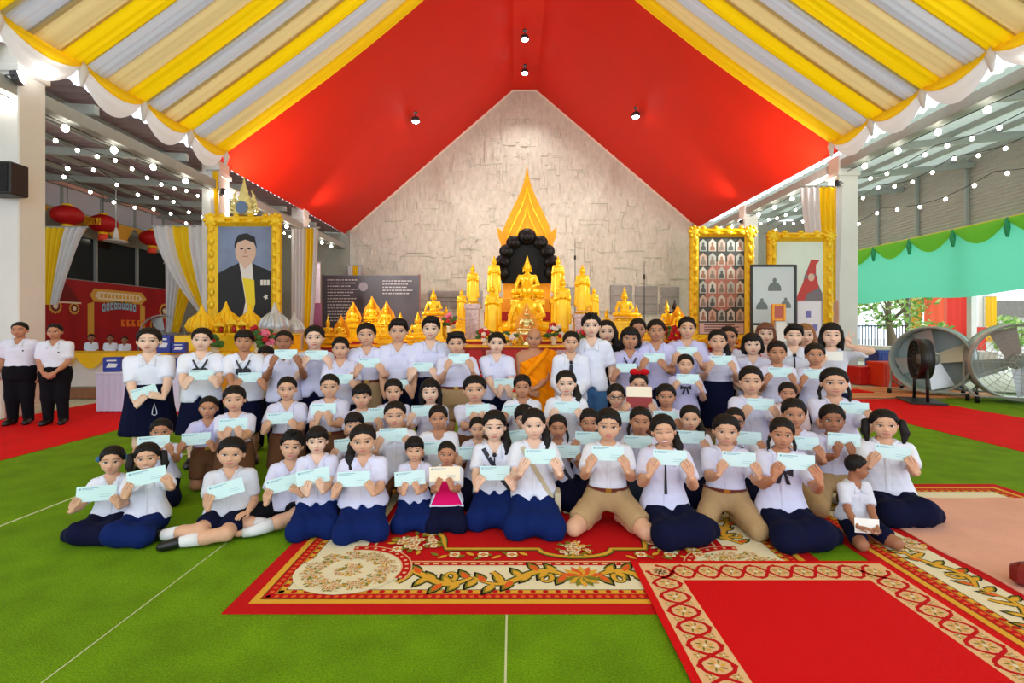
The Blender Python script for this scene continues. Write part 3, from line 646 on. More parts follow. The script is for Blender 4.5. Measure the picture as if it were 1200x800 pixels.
statue('seated', 791, 349, 384, 20.4, 'dark pointed seated statue near the portrait grid', mat_='dark', ped='black', crown=False)
statue('seated', 357, 363, 392, 18.6, 'black seated statue before the purple panel', mat_='dark', ped='black')
# --- flame-shaped gilded back panel
YF = 24.0; px = YF / F_PX
def bez(p0, p1, p2, p3, n=10): return [tuple((1 - t) ** 3 * np.array(p0) + 3 * (1 - t) ** 2 * t * np.array(p1) + 3 * (1 - t) * t * t * np.array(p2) + t ** 3 * np.array(p3)) for t in np.linspace(0, 1, n)]
half_ = bez((617, 196), (614, 225), (602, 238), (590, 268)) + bez((587, 280), (586, 300), (592, 330), (590, 398))[1:]
toX = lambda u, v: ((u - 617.5) * px, CAMZ - (v - HZ) * px - 1.35)
poly = [toX(u, v) for u, v in half_] + [toX(1235 - u, v) for u, v in half_[::-1]]
fb = thing('flame_backdrop', 'tall orange-gold flame-shaped panel rising behind the black hood', 'altar panel', ((617.5 - 600) * px, YF, 1.35))
MB().prism(poly, -.06, .06).obj('flame_panel', GOLD2, fb)
for sc in (.78, .56, .34):
    m = MB(); m.tube([toX(617.5 + (u - 617.5) * sc, 300 + (v - 300) * sc) [:1] + (-.07,) + toX(617.5 + (u - 617.5) * sc, 300 + (v - 300) * sc)[1:] for u, v in [p for p in half_[:14]] + [(1235 - p[0], p[1]) for p in half_[:14]][::-1][1:] if True][:27], [.02] + [.05] * 25 + [.02], 6); m.obj('flame_ridge', GOLD, fb, smooth=True)
for q in (-1, 1):
    for k, (u, v) in enumerate(((609, 236), (603.5, 249), (597.5, 262))):
        x, z = toX(617.5 + q * (617.5 - u) * -1, v); MB().tube([(x, 0, z - .25), (x + q * -.10 * -1, 0, z - .02), (x + q * .06, 0, z + .28)], [.07, .075, .008], 8).obj('flame_tongue', GOLD2, fb, smooth=True)
for q in (-1, 1):
    for du, dv, hh_ in ((-30, 0, 24), (-24, 8, 18)):
        pts = bez((617.5 + q * (30 - 30 - du - 2), 290 + dv), (617.5 + q * (-du + 8), 275 + dv), (617.5 + q * (-du + 2), 270 + dv), (617.5 + q * (-du + 6), 290 + dv - hh_), 8) + bez((617.5 + q * (-du + 6), 290 + dv - hh_), (617.5 + q * (-du - 6), 272 + dv), (617.5 + q * (-du - 8), 285 + dv), (617.5 + q * (-du - 14), 296 + dv), 8)[1:]
        MB().prism([toX(u, v) for u, v in pts][::q], -.05, .05).obj('side_flame', GOLD2, fb)
x0, z0 = toX(590, 398); MB().bbox((x0 - .35, -.3, 0), (-x0 + .35, .3, 1.6), .03).obj('plinth', GOLD2, fb)
MB().bbox((x0 - .9, -.4, .55), (-x0 + .9, -.3, .95), .02).obj('red_band', REDL, fb)
# --- black serpent hood
hd = thing('serpent_hood', 'black many-headed serpent hood arching over the gilded seated statue', 'statue', (at(617.5, 350, 23.2)[0], 23.2, 1.35)); p2 = 23.2 / F_PX
hx = lambda u, v: ((u - 617.5) * p2, CAMZ - (v - HZ) * p2 - 1.35)
arc = bez((588, 332), (583, 300), (596, 276), (617.5, 274), 9) + bez((617.5, 274), (639, 276), (652, 300), (647, 332), 9)[1:]
MB().prism([hx(u, v) for u, v in arc], -.12, .12).obj('hood', BLACK, hd)
for i, (u, v, r) in enumerate(((617.5, 278, 11), (602, 285, 9), (633, 285, 9), (594, 295, 9), (641, 295, 9), (589.5, 307, 9), (645.5, 307, 9), (587.5, 320, 10), (647.5, 320, 10))):
    x, z = hx(u, v); m = MB(); m.ball((x, -.18, z), (r * p2, r * p2 * .8, r * p2 * .9), 14, 10); m.ball((x, -.18 - r * p2 * .6, z - r * p2 * .25), (r * p2 * .5, r * p2 * .5, r * p2 * .35), 10, 6); m.obj('serpent_head', BLACK, hd, smooth=True)
m = MB()
for k in range(3): m.lathe([(.02, 0), (.75 - k * .08, .02), (.82 - k * .08, .2), (.75 - k * .08, .38), (.02, .4)], (0, .1, .15 + k * .38), 24)
m.obj('coils', BLACK, hd, smooth=True)
# --- rods, bowls and flowers
for u, v0, v1, Y, lb in ((755, 306, 372, 20.4, 'thin dark rod standing right of the seated statue'), (674, 280, 345, 22.3, 'thin dark rod standing behind the right standing statue')):
    a = at(u, v0, Y); z = tier(Y); m = MB(); hgt = a[2] - z; m.tube([(0, 0, 0), (0, 0, hgt)], [.025, .012], 8); m.lathe([(.12, 0), (.12, .03), (.03, .06)], (0, 0, 0), 12); m.ball((0, 0, hgt * .8), (.05, .05, .12), 8, 6)
    tag(m.obj('ceremonial_rod', BRONZE, None, (a[0], Y, z)), lb, 'rod')
FLW = {c: M('petal_' + c, v, .7) for c, v in (('red', (190, 22, 36)), ('white', (240, 236, 230)), ('yellow', (250, 210, 40)), ('pink', (232, 120, 150)))}; LEAFG = M('leaf_green', (56, 104, 40), .6, var=.2)
VASE = M('vase_white_gold', (226, 210, 180), .3)
def flowers(u, v, Y, label, cols=('red', 'white'), z=None, sz=1., n=11, vase=True):
    p = at(u, v, Y); zb = tier(Y) if z is None else z; hgt = max(p[2] - zb, .25)
    t = thing('flower_vase', label, 'flowers', (p[0], Y, zb), group='flower arrangements')
    MB().lathe([(.10, 0), (.12, .04), (.07, .1), (.13, hgt * .4), (.10, hgt * .55), (.13, hgt * .62)], (0, 0, 0), 14).obj('vase', VASE, t, smooth=True)
    rr = random.Random(int(u * 7)); m = MB()
    for k in range(14):
        a = rr.uniform(0, 6.28); q = rr.uniform(.1, .3) * sz; m.ball((q * math.cos(a), q * math.sin(a), hgt * .75 + rr.uniform(-.1, .2)), (.10, .05, .07), 6, 4)
    o = m.obj('foliage', LEAFG, t); o['kind'] = 'stuff'
    for k in range(n):
        a = rr.uniform(0, 6.28); q = rr.uniform(0, .30) * sz; c = (q * math.cos(a), q * math.sin(a) - .08, hgt * .85 + rr.uniform(-.15, .25)); m = MB(); r0 = rr.uniform(.06, .10) * sz
        m.ball(c, r0, 8, 5); 
        for j in range(5): m.ball((c[0] + r0 * .7 * math.cos(j * 1.26), c[1] - r0 * .3, c[2] + r0 * .7 * math.sin(j * 1.26)), r0 * .55, 6, 4)
        m.obj('bloom', FLW[cols[k % len(cols)]], t, smooth=True)
for u, v, Y, lb, c in ((649, 386, 18.3, 'red and white flowers right of the central small statue', ('red', 'white', 'white')), (569, 392, 18.2, 'red and white flowers left of the central small statue', ('red', 'white')), (527, 372, 19.4, 'red flowers beside the left seated statue', ('red', 'pink')), (682, 392, 18.2, 'red and pink flowers beneath the right mosaic pedestal', ('red', 'pink', 'white')), (775, 384, 18.5, 'deep red flowers near the small crowned statue', ('red',)), (858, 382, 17.8, 'deep red flowers before the portrait grid', ('red',)), (791, 390, 18.0, 'deep red flowers low beside the portrait grid frame', ('red',)), (597, 394, 18.0, 'white flowers just left of the silver bowl', ('white', 'yellow')), (700, 392, 18.4, 'yellow and white flowers right of the altar middle', ('yellow', 'white'))):
    flowers(u, v, Y, lb, c)
b = at(617, 398, 17.9); tag(MB().lathe([(.18, 0), (.22, .04), (.12, .12), (.30, .3), (.36, .48), (.33, .5)], (0, 0, 0), 24).obj('offering_bowl', SEAT_SV.materials[0], None, (b[0], 17.9, .95), smooth=True), 'large silver-gilt footed bowl before the largest statue', 'bowl')
# ------------------------------------------------------------------ ornate frames
def ornate_frame(u0, v0, u1, v1, Y, rail, label, zfloor, picture):
    a = at(u0, v0, Y); b = at(u1, v1, Y); W = b[0] - a[0]; zt = a[2]; zb = b[2]; t = thing('framed_picture', label, 'picture frame', ((a[0] + b[0]) / 2, Y, zfloor), group='framed pictures around the altar')
    h0, h1 = zb - zfloor, zt - zfloor; w = W / 2; FG = M('frame_gold', (248, 204, 30), .38, metal=.25, var=.10, vscale=9, bump=.5, bscale=16)
    prof = [(0, .0), (.02, -.10), (.25, -.16), (.45, -.10), (.62, -.15), (.85, -.08), (1, -.03), (1, .06), (0, .06)]
    def rail_(p, q, inx, inz):
        m = MB(); P_ = []
        for f_ in (0, 1): P_.append([((p if f_ == 0 else q)[0] + inx[f_] * r * rail, d, (p if f_ == 0 else q)[1] + inz[f_] * r * rail) for r, d in prof])
        m.grid(P_); m.obj('frame_rail', FG, t)
    rail_((-w, h0), (-w, h1), (1, 1), (1, -1)); rail_((w, h0), (w, h1), (-1, -1), (1, -1)); rail_((-w, h1), (w, h1), (1, -1), (-1, -1)); rail_((-w, h0), (w, h0), (1, -1), (1, 1))
    for sx in (-1, 1):
        for z, sz in ((h1, -1), (h0, 1)):
            m = MB(); c = (sx * (w - rail * .4), -.10, z + sz * rail * .4)
            m.ball(c, (rail * .62, .10, rail * .62), 12, 8)
            for k in range(8): m.ball((c[0] + rail * .55 * math.cos(k * .785), -.13, c[2] + rail * .55 * math.sin(k * .785)), (rail * .22, .07, rail * .22), 6, 4)
            m.obj('corner_scroll', FG, t, smooth=True)
    n = int((h1 - h0) / .34)
    for sx in (-1, 1):
        for k in range(1, n):
            z = h0 + (h1 - h0) * k / n; m = MB(); m.ball((sx * (w - rail * .5), -.13, z), (rail * .28, .06, .13), 8, 5); m.ball((sx * (w - rail * .12), -.09, z + .08), (rail * .2, .06, .09), 6, 4); m.obj('rail_carving', FG, t, smooth=True)
    n = max(3, int(W / .4))
    for k in range(1, n):
        for z, sz in ((h1, -1), (h0, 1)):
            m = MB(); x = -w + W * k / n; m.ball((x, -.13, z + sz * rail * .5), (.14, .06, rail * .28), 8, 5); m.ball((x, -.10, z - sz * rail * .05), (.10, .05, rail * .22), 6, 4); m.obj('rail_carving', FG, t, smooth=True)
    MB().box((-w + rail * .8, -.03, h0 + rail * .8), (w - rail * .8, .03, h1 - rail * .8)).obj('backing_board', BLACK, t)
    if h0 > .05:
        for sx in (-1, 1): MB().bbox((sx * w * .8 - .06, -.05, 0), (sx * w * .8 + .06, .06, h0 + rail * .5), .01).obj('stand_leg', FG, t)
    picture(t, -w + rail * .95, h0 + rail * .95, w - rail * .95, h1 - rail * .95)
    return t
def flatpart(t, nm, pts, y, m): return MB().prism(pts, y - .004, y).obj(nm, m, t)
def ellp(cx, cz, rx, rz, n=18, a0=0, a1=2 * math.pi): return [(cx + rx * math.cos(a), cz + rz * math.sin(a)) for a in np.linspace(a0, a1, n + 1)[:-1 if a1 - a0 > 6.2 else None]]
def portrait(t, x0, z0, x1, z1):
    W, Hh = x1 - x0, z1 - z0; X = lambda a: x0 + a * W; Z = lambda b: z0 + b * Hh; pl = lambda P_: [(X(a), Z(b)) for a, b in P_]
    pic = flatpart(t, 'portrait_print', pl([(0, 0), (1, 0), (1, 1), (0, 1)]), -.035, M('print_blue_grey', (126, 142, 178), .5, var=.25, vscale=.9))
    fp = lambda nm, P_, k, m: MB().prism(pl(P_), -.0402 - k * .003, -.036).obj(nm, m, pic)
    skin_ = M('print_skin', (222, 190, 170), .6); blk = M('print_black', (18, 18, 24), .5); wht = M('print_white', (232, 230, 228), .6)
    fp('printed_coat', [(0, 0), (1, 0), (1, .58), (.80, .62), (.62, .665), (.42, .665), (.22, .62), (0, .56)], 0, blk)
    fp('printed_shirt', [(.40, .66), (.64, .66), (.70, .30), (.62, .08), (.42, .06), (.52, .30)], 1, wht)
    fp('printed_sash', [(.46, .52), (.68, .50), (.70, .28), (.64, .18), (.56, .22)], 2, M('print_yellow', (244, 220, 40), .6))
    fp('printed_neck', [(.44, .70), (.60, .70), (.58, .63), (.50, .60), (.44, .64)], 3, skin_)
    fp('printed_face', [(.52 + .195 * math.cos(a), .765 + .13 * math.sin(a)) for a in np.linspace(0, 6.28, 20)[:-1]], 4, skin_)
    fp('printed_hair', [(.31, .79), (.32, .86), (.39, .92), (.54, .935), (.69, .90), (.73, .80), (.68, .845), (.52, .875), (.37, .85)], 5, blk)
    for sx in (-.07, .07): fp('printed_eye', [(.52 + sx + .035 * math.cos(a), .79 + .008 * math.sin(a)) for a in np.linspace(0, 6.28, 8)[:-1]], 6, blk)
    fp('printed_mouth', [(.47, .722), (.57, .722), (.57, .715), (.47, .715)], 6, M('print_lips', (180, 110, 104), .6)); fp('printed_nose', [(.505, .79), (.535, .79), (.55, .75), (.49, .75)], 6, M('print_skin_shade', (204, 164, 142), .6))
    for k in range(3): fp('printed_medal', [(.80 + k * .06, .45), (.85 + k * .06, .45), (.85 + k * .06, .50), (.80 + k * .06, .50)], 4, wht)
    fp('printed_star', [(.90 + .05 * (1 if k % 2 else .5) * math.cos(k * .628), .34 + .03 * (1 if k % 2 else .5) * math.sin(k * .628)) for k in range(10)], 4, wht)
PORT = ornate_frame(245, 254, 330, 402, 15.0, .30, 'gold-framed portrait of a person in dark coat with yellow sash, at left', 0.0, portrait)
def monks(t, x0, z0, x1, z1):
    W, Hh = x1 - x0, z1 - z0
    flatpart(t, 'chart_print', [(x0, z0), (x1, z0), (x1, z1), (x0, z1)], -.035, M('print_chart_grey', (74, 82, 78), .6, var=.25, vscale=2)); flatpart(t, 'chart_rose_patch', ellp((x0 + x1) / 2, z0 + Hh * .5, W * .38, Hh * .26), -.037, M('print_rose', (190, 128, 112), .6)); flatpart(t, 'chart_caption', [(x0 + .03, z0 + .03), (x1 - .03, z0 + .03), (x1 - .03, z0 + Hh * .12), (x0 + .03, z0 + Hh * .12)], -.039, M('print_caption_pink', (226, 196, 190), .6))
    for k in range(4): flatpart(t, 'caption_line', [(x0 + W * .12, z0 + Hh * (.03 + .022 * k)), (x1 - W * (.12 + .1 * (k % 2)), z0 + Hh * (.03 + .022 * k)), (x1 - W * (.12 + .1 * (k % 2)), z0 + Hh * (.038 + .022 * k)), (x0 + W * .12, z0 + Hh * (.038 + .022 * k))], -.042, M('print_black', (18, 18, 24)))
    pm = [M('print_photo_%d' % i, c, .6) for i, c in enumerate(((196, 204, 198), (226, 226, 214), (214, 190, 176)))]; dk = [M('print_monk_%d' % i, c, .6) for i, c in enumerate(((92, 100, 98), (150, 140, 128), (172, 130, 108)))]
    cw, ch = W / 5, Hh * .86 / 6
    for r in range(6):
        for c in range(5):
            cx = x0 + (c + .5) * cw; cz = z0 + Hh * .13 + (5 - r) * ch; w = cw * .40
            cell = flatpart(t, 'portrait_card', [(cx - w, cz + ch * .06), (cx + w, cz + ch * .06), (cx + w, cz + ch * .70), (cx + w * .5, cz + ch * .82), (cx, cz + ch * .96), (cx - w * .5, cz + ch * .82), (cx - w, cz + ch * .70)], -.042, pm[(r * 2 + c) % 3])
            MB().prism([(cx - w * .7, cz + ch * .12), (cx + w * .7, cz + ch * .12), (cx + w * .6, cz + ch * .38), (cx + w * .25, cz + ch * .46)] + ellp(cx, cz + ch * .56, w * .34, ch * .14, 8, -.6, math.pi + .6) + [(cx - w * .25, cz + ch * .46), (cx - w * .6, cz + ch * .38)], -.048, -.043).obj('printed_bust', dk[(r + c * 2 + (c * r) % 2) % 3], cell)
ornate_frame(808, 268, 882, 402, 17.0, .30, 'gold frame with five columns of small portraits, right of the altar', 0.0, monks)
def painting(t, x0, z0, x1, z1):
    W, Hh = x1 - x0, z1 - z0; X = lambda a: x0 + a * W; Z = lambda b: z0 + b * Hh; pl = lambda P_: [(X(a), Z(b)) for a, b in P_]
    pic = flatpart(t, 'painting_print', pl([(0, 0), (1, 0), (1, 1), (0, 1)]), -.035, M('print_mint', (222, 236, 226), .6, var=.06, vscale=1))
    fp = lambda nm, P_, k, m: MB().prism(pl(P_), -.0402 - k * .003, -.036).obj(nm, m, pic)
    rd, pk, gr = M('print_crimson', (196, 66, 62)), M('print_mauve', (176, 146, 158)), M('print_slate', (122, 116, 122))
    fp('printed_robe', [(.40, .06), (.98, .06), (.98, .42), (.86, .56), (.84, .66), (.70, .74), (.60, .62), (.50, .40)], 0, gr); fp('printed_mantle', [(.36, .30), (.60, .58), (.86, .62), (.90, .48), (.66, .42), (.52, .26)], 1, rd)
    fp('printed_headdress', [(.64, .62), (.68, .72), (.74, .80), (.92, .79), (.84, .74), (.84, .64)], 2, rd); fp('printed_face', ellp(.74, .60, .07, .045, 10), 3, M('print_skin', (222, 190, 170)))
    fp('printed_lap', [(.42, .06), (.92, .06), (.90, .16), (.60, .22), (.44, .16)], 3, pk); fp('printed_small_figure', [(.10, .56), (.30, .56), (.26, .64), (.20, .70), (.14, .64)], 1, rd); fp('printed_border_figure', [(.02, .20), (.20, .20), (.24, .50), (.10, .54), (.02, .46)], 0, pk)
ornate_frame(899, 273, 974, 398, 15.4, .27, 'gold frame with painting of robed figures, rightmost', 0.0, painting)
def plain_frame(u0, v0, u1, v1, Y, rail, label, zf, m_frame, m_pic, deco=None, legs=True):
    a = at(u0, v0, Y); b = at(u1, v1, Y); w = (b[0] - a[0]) / 2; h0, h1 = b[2] - zf, a[2] - zf; t = thing('framed_picture', label, 'picture frame', ((a[0] + b[0]) / 2, Y, zf), group='framed pictures around the altar')
    for lo, hi in (((-w, h0), (-w + rail, h1)), ((w - rail, h0), (w, h1)), ((-w + rail, h1 - rail), (w - rail, h1)), ((-w + rail, h0), (w - rail, h0 + rail))):
        MB().bbox((lo[0], -.05, lo[1]), (hi[0], .03, hi[1]), .012).obj('frame_rail', m_frame, t)
    pic = MB().box((-w + rail, -.02, h0 + rail), (w - rail, .02, h1 - rail)).obj('picture_print', m_pic, t)
    if legs:
        for sx in (-1, 1): MB().bbox((sx * (w - .05) - .035, -.02, 0), (sx * (w - .05) + .035, .06, h0 + rail), .008).obj('stand_leg', m_frame, t)
        MB().bbox((-w, -.03, h0 * .45), (w, .03, h0 * .45 + .06), .008).obj('stand_rail', m_frame, t)
    if deco: deco(t, pic, w - rail, h0 + rail, h1 - rail)
    return t
def three(t, pic, w, z0, z1):
    Hh = z1 - z0; g = M('print_monk_grey', (112, 124, 124), .6)
    for cx, cz, s in ((.05, .66, .32), (-.56, .32, .28), (.58, .34, .26)):
        x = cx * w; z = z0 + cz * Hh; r = s * w * 1.0
        MB().prism([(x - r, z - r * .75), (x + r, z - r * .75), (x + r * .95, z - r * .1), (x + r * .55, z + r * .45), (x + r * .2, z + r * .6)] + ellp(x, z + r * .85, r * .30, r * .34, 10, -.7, math.pi + .7) + [(x - r * .2, z + r * .6), (x - r * .55, z + r * .45), (x - r * .95, z - r * .1)], -.026, -.021).obj('printed_seated_figure', g, pic)
plain_frame(879, 310, 933, 381, 13.5, .06, 'black-framed grey picture of three seated figures', 0.0, M('frame_black_silver', (46, 48, 50), .35, metal=.3), M('print_pale_blue_grey', (206, 218, 222), .5), three)
def squares(t, pic, w, z0, z1):
    for x, z in ((-.1 * w, z0 + (z1 - z0) * .66), (.45 * w, z0 + (z1 - z0) * .30)): MB().prism([(x - .07, z - .09), (x + .07, z - .09), (x + .07, z + .09), (x - .07, z + .09)], -.026, -.021).obj('printed_emblem', M('print_violet', (120, 120, 186)), pic)
plain_frame(933, 352, 963, 398, 13.7, .02, 'white notice board with small violet emblems at right', 0.0, M('frame_thin_grey', (170, 164, 160)), M('print_notice_white', (234, 234, 240)), squares)
SMG = plain_frame(904, 356, 920, 376, 12.9, .06, 'small ornate gold-framed picture before the three seated figures', 0.0, M('frame_gold_small', (236, 160, 50), .4, metal=.3), M('print_reddish', (190, 100, 90)))
plain_frame(908, 376, 922, 400, 12.7, .012, 'small white placard beneath the small gold frame', 0.0, M('placard_edge', (200, 200, 200)), M('placard_white', (238, 236, 230)))
# --- dark banner with lines of writing, paper and purple panels
a = at(376, 322, 24.5); b = at(490, 396, 24.5); W = b[0] - a[0]
bn = thing('display_banner', 'wide dark grey banner with lines of pale writing, left of the altar', 'banner', ((a[0] + b[0]) / 2, 24.72, 0))
zt, zb = a[2], .3; w = W / 2
mb = MB(); mb.grid([[(-w + W * i / 20, .02 * math.sin(i * .9 + j * .4), zb + (zt - zb) * j / 10) for i in range(21)] for j in range(11)]); mb.obj('banner_sheet', M('banner_charcoal', (72, 70, 82), .45, var=.3, vscale=.5), bn, smooth=True)
for sx in (-1, 1): MB().bbox((sx * w - .05, .03, 0), (sx * w + .05, .12, zt + .05), .01).obj('banner_post', M('banner_post', (140, 90, 84)), bn)
WR = M('banner_writing', (196, 196, 200), .6); rr = random.Random(8)
for col, n, z_, wd in ((-w + .25, 14, zt - .25, 1.4), (w * .25, 5, zt - .3, 1.4)):
    for k in range(n):
        m = MB(); x = col
        while x < col + wd * (1 - .25 * ((k * 7) % 3) / 2):
            l = rr.uniform(.06, .16); m.box((x, -.05, z_ - k * .15), (x + l, -.045, z_ - k * .15 + .05)); x += l + .04
        o = m.obj('writing_line', WR, bn); o['kind'] = 'stuff'
MB().prism(ellp(-.35, zt - .55, .22, .22, 20), -.05, -.045).obj('printed_emblem', M('banner_emblem', (150, 148, 164)), bn)
for u0, v0, u1, v1, lb, c in ((347, 309, 375, 355, 'pale lilac paper panel by the far left column', (222, 214, 232)), (349, 355, 376, 402, 'purple panel behind the black seated statue', (160, 92, 140))):
    a = at(u0, v0, 21.0); b = at(u1, v1, 21.0); zb = b[2] if v1 < 400 else 0
    m = MB().bbox((0, 0, 0), (b[0] - a[0], .05, a[2] - zb), .01)
    if v1 < 400:
        t = thing('notice_panel', lb, 'panel', (a[0], 21.0, zb)); m.obj('panel_sheet', M('panel_' + lb.split()[1], c, .6), t)
        for k in range(8): MB().box((.15, -.006, a[2] - zb - .25 - k * .14), (b[0] - a[0] - .15 - .2 * (k % 2), -.001, a[2] - zb - .21 - k * .14)).obj('writing_line', M('faint_writing', (170, 160, 190)), t)
    else: tag(m.obj('display_board', M('panel_' + lb.split()[0], c, .6, var=.08), None, (a[0], 21.0, zb)), lb, 'panel')
# ------------------------------------------------------------------ offering table before the portrait
tb = thing('offering_table', 'low gold and red stepped table of offerings before the gold-framed portrait', 'table', (-7.45, 12.6, 0))
MB().bbox((-1.7, 0, 0), (1.75, 1.9, .88), .02).obj('table_body', M('table_cloth_gold', (226, 176, 40), .6, var=.2, vscale=6), tb); MB().bbox((-1.75, -.05, .88), (1.8, 1.95, .95), .02).obj('table_top', GOLD, tb); MB().bbox((-1.45, .8, .95), (1.5, 1.85, 1.38), .02).obj('upper_step', GOLD, tb)
for k in range(8): MB().bbox((-1.6 + k * .42, -.03, .15), (-1.25 + k * .42, .01, .75), .01).obj('inlay_panel', REDL if k % 2 else GOLD2, tb)
SILV = M('folded_silver_paper', (206, 212, 220), .35, metal=.3); YELP = M('folded_yellow_paper', (252, 204, 20), .5)
def cone(u, vt, vb, Y, m, lb):
    a = at(u, vt, Y); z0 = 1.38 if Y > 13.38 else .95; hgt = a[2] - z0; r = hgt * .40
    t = thing('lotus_bud_offering', lb, 'offering', (a[0], Y, z0), group='folded lotus-bud offerings')
    mb = MB(); mb.lathe([(r * .45, 0), (r * .9, hgt * .12), (r, hgt * .28), (r * .82, hgt * .46), (r * .5, hgt * .62), (r * .22, hgt * .78), (.012, hgt)], (0, 0, 0), 16); mb.obj('bud', m, t, smooth=True)
    for k in range(10):
        A = k * .628; mb = MB(); mb.tube([(r * .92 * math.cos(A), r * .92 * math.sin(A), hgt * .10), (r * 1.04 * math.cos(A), r * 1.04 * math.sin(A), hgt * .28), (r * .84 * math.cos(A), r * .84 * math.sin(A), hgt * .48), (r * .45 * math.cos(A), r * .45 * math.sin(A), hgt * .66)], [.01, r * .15, r * .12, .008], 6); mb.obj('petal', m, t, smooth=True)
    MB().lathe([(r * .8, 0), (r * .8, .03), (r * .35, .06), (r * .35, .1)], (0, 0, 0), 16).obj('stand', GOLD, t)
cone(236.5, 356, 392, 13.5, YELP, 'yellow folded lotus bud at far left of the offering table'); cone(265, 353, 390, 13.9, YELP, 'yellow folded lotus bud before the frame left post'); cone(293, 356, 392, 13.9, YELP, 'yellow folded lotus bud before the portrait coat'); cone(322, 354, 392, 13.7, SILV, 'large silver folded lotus bud at right of the portrait'); cone(345, 366, 398, 14.2, SILV, 'small silver folded lotus bud beside the yellow curtain')
for i, (u, v) in enumerate(((258, 383), (273, 379), (284, 381))):
    a = at(u, v, 13.45); t = thing('gilded_shrine', ['left small gilded shrine with arch', 'middle small gilded shrine with arch', 'right small gilded shrine with arch'][i] + ' on the offering table', 'shrine', (a[0], 13.46, 1.38), group='small shrines on the offering table'); hgt = a[2] - 1.38 + .18
    MB().bbox((-.15, -.08, 0), (.15, .12, .06), .01).obj('base', GOLD, t)
    for q in (-1, 1): MB().tube([(q * .11, 0, .06), (q * .11, 0, hgt * .6)], .025, 8).obj('pillar', GOLD, t, smooth=True)
    MB().prism([(-.16, hgt * .6), (.16, hgt * .6), (.10, hgt * .75), (.03, hgt * .85), (0, hgt * 1.1), (-.03, hgt * .85), (-.10, hgt * .75)], -.06, .08).obj('pediment', GOLD, t); MB().ball((0, .04, .06 + hgt * .22), (.06, .05, hgt * .2), 8, 6).obj('figure', REDL, t, smooth=True)
for u, v, Y, lb, c in ((252, 398, 12.9, 'red flowers at left of the offering table', ('red',)), (303, 392, 12.9, 'red and yellow flowers in the middle of the offering table', ('red', 'red', 'yellow')), (316, 398, 12.8, 'red flowers at right of the offering table', ('red', 'pink'))): flowers(u, v, Y, lb, c, z=.95, sz=.9)
# crest over the portrait
cr = thing('gilded_crest', 'pale gold tiered crest standing over the portrait frame', 'crest', (at(285, 254, 15.0)[0], 15.05, 4.88)); CRM = M('crest_pale_gold', (236, 222, 150), .4, metal=.3, var=.15, vscale=12)
MB().lathe([(.30, 0), (.34, .12), (.22, .2), (.26, .32), (.17, .42), (.20, .52), (.12, .62), (.13, .72), (.06, .85), (.015, 1.12)], (0, 0, 0), 14, sy=.4).obj('tiered_spire', CRM, cr, smooth=True)
MB().prism(ellp(0, .2, .17, .19, 18), -.16, -.10).obj('oval_emblem', M('crest_blue', (92, 120, 160), .4), cr)
for q in (-1, 1):
    m = MB()
    for k in range(5): m.tube([(q * .22, 0, .05 + k * .09), (q * (.42 - k * .03), 0, .12 + k * .11), (q * (.36 - k * .04), 0, .26 + k * .12)], [.05, .045, .01], 8)
    m.obj('scroll_wing', CRM, cr, smooth=True)
# ------------------------------------------------------------------ lamps
BULB = M('bulb_glow', (255, 246, 230), .4, emit=14); LAMPH = M('lamp_housing', (60, 60, 64), .4, metal=.4); LENS = M('floodlight_lens', (255, 252, 246), .3, emit=25); CABLE = M('cable_black', (24, 24, 26), .6)
def floodlight(p, aim, energy, label, sz=.26, spot=85):
    p = np.array(p, float); t = thing('floodlight', label, 'lamp', p, group='floodlights on the columns'); d = Vector(tuple(np.array(aim, float) - p)).normalized(); q = d.to_track_quat('-Y', 'Z').to_euler()
    o = MB().bbox((-sz / 2, -.02, -sz * .36), (sz / 2, .10, sz * .36), .012).obj('housing', LAMPH, t, rot=q); MB().bbox((-sz * .44, -.026, -sz * .30), (sz * .44, -.018, sz * .30), .003).obj('lens', LENS, o)
    MB().tube([(-sz * .55, .04, 0), (-sz * .55, .16, 0), (sz * .55, .16, 0), (sz * .55, .04, 0)], .012, 6).obj('bracket', LAMPH, t, rot=q)
    l = lamp('floodlight_beam', 'SPOT', tuple(p + np.array(d) * .06), energy * .33, (1, .97, .92), tuple(aim), .15, spot); return t
floodlight((-9.0, 9.36, 6.15), (0, 14, 9), 260, 'floodlight on the nearest left column'); floodlight((-8.9, 15.8, 5.75), (.6, 25, 3.2), 4200, 'floodlight on the left column beside the portrait crest')
floodlight((10.0, 15.8, 6.0), (.6, 25, 3.2), 4200, 'floodlight on the right column beside the painting'); floodlight((10.07, 16.2, 5.0), (3.5, 23, 13.5), 2500, 'lower floodlight on the right column, aimed at the ceiling', .22, 130)
floodlight((-9.0, 16.2, 4.95), (-2.2, 23, 13.5), 2500, 'added lower floodlight on the left column, brightening the ceiling', .22, 130)  # extra lamp mirroring the right one, added to brighten the red ceiling
floodlight((-8.8, 22.2, 5.9), (-4, 25, 11.5), 420, 'floodlight on the far left column, aimed at the ceiling', .22, 90); floodlight((9.9, 22.2, 6.2), (5, 25, 11.5), 420, 'floodlight on the far right column, aimed at the ceiling', .22, 90)
floodlight((10.0, 9.36, 6.3), (0, 14, 9), 500, 'floodlight on the nearest right column')
